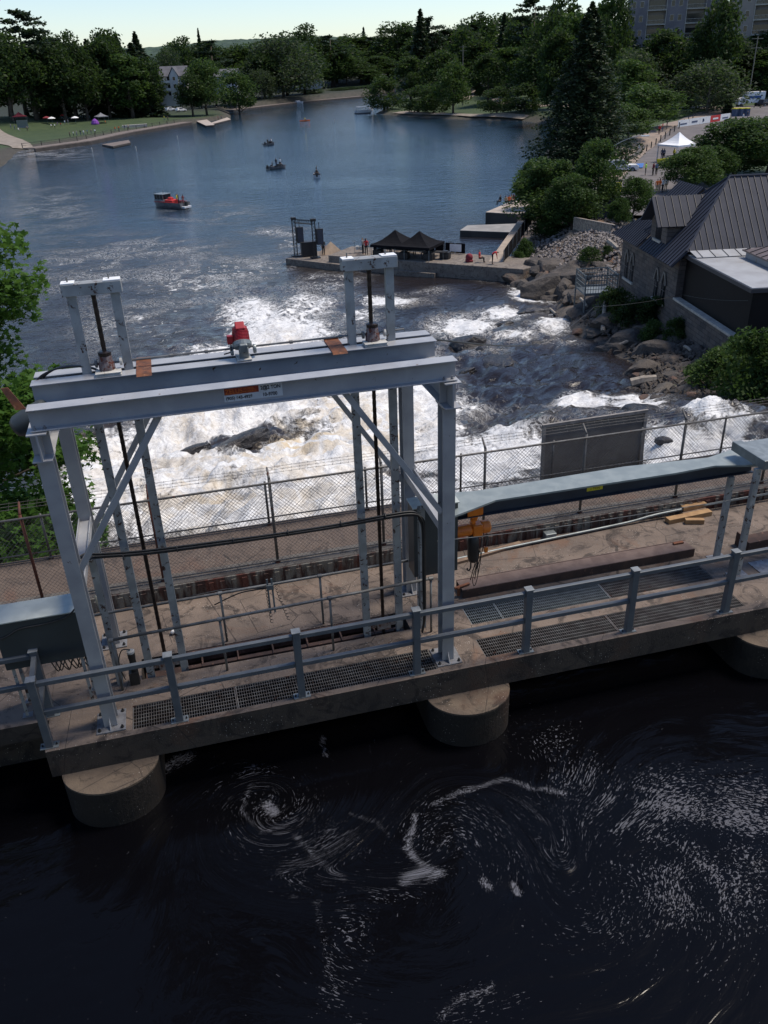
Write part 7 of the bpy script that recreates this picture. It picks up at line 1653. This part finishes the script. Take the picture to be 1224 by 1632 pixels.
for k,px,Y,ty,w,lb in LT: tree_at(k,px,0 if isinstance(Y,str) else Y,ty,w,lb,basepy=int(Y[1:]) if isinstance(Y,str) else None)
# skyline and background trees, alike dark crowns
fill=[]
for i in range(26):
    px=-40+i*52+random.uniform(-14,14); Y=random.uniform(560,680); fill.append((random.choice(('round0','round1','round2','pine1','spruce0')),px,Y,78-px*.02+random.uniform(-8,6),70))
for i in range(22):
    px=560+i*26+random.uniform(-10,10); fill.append((random.choice(('round0','round1','round2','pine0','spruce1')),px,random.uniform(440,520),54-(px-560)*.06+random.uniform(-8,10),66))
for i in range(14):
    px=880+i*26+random.uniform(-8,8); fill.append((random.choice(('round0','round1','round2','oval0')),px,random.uniform(238,290),34+random.uniform(-14,30) if px<975 else 74+random.uniform(-8,26),70))
for i in range(12):
    px=-60+i*26; fill.append((random.choice(('round0','round1','spruce0','pine1')),px,random.uniform(370,420),66+random.uniform(-6,10),70))
for i in range(10):
    px=1000+i*26; fill.append((random.choice(('round2','oval0','round1','willow1')),px,random.uniform(214,232),84+random.uniform(-10,26),70))
for i in range(8):
    px=290+i*28; fill.append((random.choice(('round0','round1','round2')),px,random.uniform(540,580),80+random.uniform(-8,8),64))
for i in range(8):
    px=740+i*20; fill.append((random.choice(('round0','round1','spruce0')),px,random.uniform(390,430),84+random.uniform(-16,16),60))
fill=[(k,px,(max(Y,730) if 545<px<665 else Y),ty,w) for k,px,Y,ty,w in fill]+[('round1',345,470,104,46),('round2',372,480,110,40),('round0',322,450,100,40),('round2',402,540,100,50),('round1',505,650,92,50),('round0',470,640,84,50)]
fill+=[('round0',575,640,98,56),('round1',603,650,92,56),('bush0',556,600,138,40),('bush0',586,606,136,44),('round2',628,640,100,50),('oval0',590,630,112,40),('bush0',500,560,142,36),('bush0',540,590,140,36)]
zones={0:'dark tree crown in the skyline wood beyond the far shore',1:'dark tree crown in the wood on the right slope'}
for k,px,Y,ty,w in fill:
    r=px>600; tree_at(k,px,Y,ty,w,'one of many dark crowns in the wood on the right slope' if r else 'one of many dark crowns in the wood beyond the left shore','dark wood on the right slope' if r else 'dark wood beyond the left shore')
# nearer trees on the right bank
tree_at('bigspruce',925,118,-2,158,'giant dark spruce towering over the right bank')
bk=lambda k,px,py,ty,w,lb: tree_at(k,px,0,ty,w,lb,basepy=py)
bk('near0',872,372,258,105,'leafy bank tree standing over the timber dock')
bk('near0',912,366,280,80,'leafy green tree above the riprap, centre of the bank')
bk('near0',950,345,226,74,'upright green tree in front of the giant spruce')
bk('near1',1008,352,286,56,'light green young tree left of the mill roof')
bk('near1',985,362,318,36,'small green tree beside the dark blue container')
bk('near1',845,345,262,50,'small tree at the lake edge left of the bank trees')
tree_at('near1',1100,88,240,86,'green tree standing behind the mill dormer')
tree_at('near0',1170,96,192,120,'large green tree right of the white tent behind the mill roof')
tree_at('near1',1222,98,186,90,'green tree at the right edge behind the mill roof')
tree_at('near1',1128,92,236,70,'bushy green tree just right of the white tent')
# maple on the left, near
def maple(label,base,H,Wd,n,seed):
    r_=np.random.default_rng(seed); t=thing('maple_tree',label,'tree',base); base=np.asarray(base,float)
    nl=110; P_=[];tw=MB()
    for i in range(nl):
        u=r_.random(); z=.12+.85*u; th=r_.random()*6.28; rad=Wd/2*math.sin(math.pi*min(1,z*.9+.08))**.6*(.35+.65*r_.random()**.5)
        tip=base+np.array([rad*math.cos(th),rad*math.sin(th),z*H]); st=base+np.array([0,0,z*H*.75])
        tw.tube([st,(st+tip)/2+NZ*.2,tip],[.05,.03,.01],5)
        k=n//nl; q=np.clip(r_.normal(size=(k,3)),-1.7,1.7)*np.array([.42,.42,.20]); P_.append(tip+q-NZ*.12*np.hypot(q[:,0],q[:,1])[:,None]*0)
    C=np.vstack(P_); k=len(C)
    # five pointed leaves, drooping
    ang=np.array([0,.55,1.0,1.6,2.1,2.7,3.14,-2.7,-2.1,-1.6,-1.0,-.55]); rad=np.array([1.,.45,.85,.4,.75,.35,.25,.35,.75,.4,.85,.45])
    s=.10*(.7+.6*r_.random((k,1)))
    nrm=r_.normal(size=(k,3))*.55+np.array([0,0,1.]); nrm/=np.linalg.norm(nrm,axis=1,keepdims=True)
    a=r_.normal(size=(k,3)); a-=nrm*(a*nrm).sum(1,keepdims=True); a/=np.linalg.norm(a,axis=1,keepdims=True); b=np.cross(nrm,a)
    V=np.stack([C+s*rad[j]*(a*math.cos(ang[j])+b*math.sin(ang[j]))-nrm*s*.12*rad[j] for j in range(12)],1).reshape(-1,3)-base
    me=leafmesh('crown',V,np.arange(12*k).reshape(k,12),M['maple']); c=bpy.data.objects.new('crown',me); COL.objects.link(c); c.parent=t
    tw.tube([base-NZ*.5,base+NZ*H*.4,base+NZ*H*.9],[.22,.16,.05],9); tw.build('trunk',M['bark'],t,smooth=True)
mb_=GY(-40,900,9.5)
maple('bright green maple at the left edge beyond the walkway',(-3.5,9.4,-5.0),13.3,7.0,60000,3)
maple('lower bright maple filling the left edge behind the fence',(-3.1,7.6,-5.0),6.2,5.4,22000,8)
# ================================================================ the road bridge the photographer stands on (behind and below the camera)
rb_=thing('road_bridge','concrete road bridge crossing behind the dam, outside the picture','bridge',(2,-15,5))
m=MB(); m.box(-60,60,-22,-8.95,4.6,5.6); m.build('bridge_deck',M['curbtop'],rb_)
m=MB(); m.box(-60,60,-9.15,-8.95,5.601,6.15); m.build('parapet',M['curbtop'],rb_)
for o in [PR[k] for k in PR if k not in used]:
    for c in list(o.children): bpy.data.objects.remove(c)
    bpy.data.objects.remove(o)
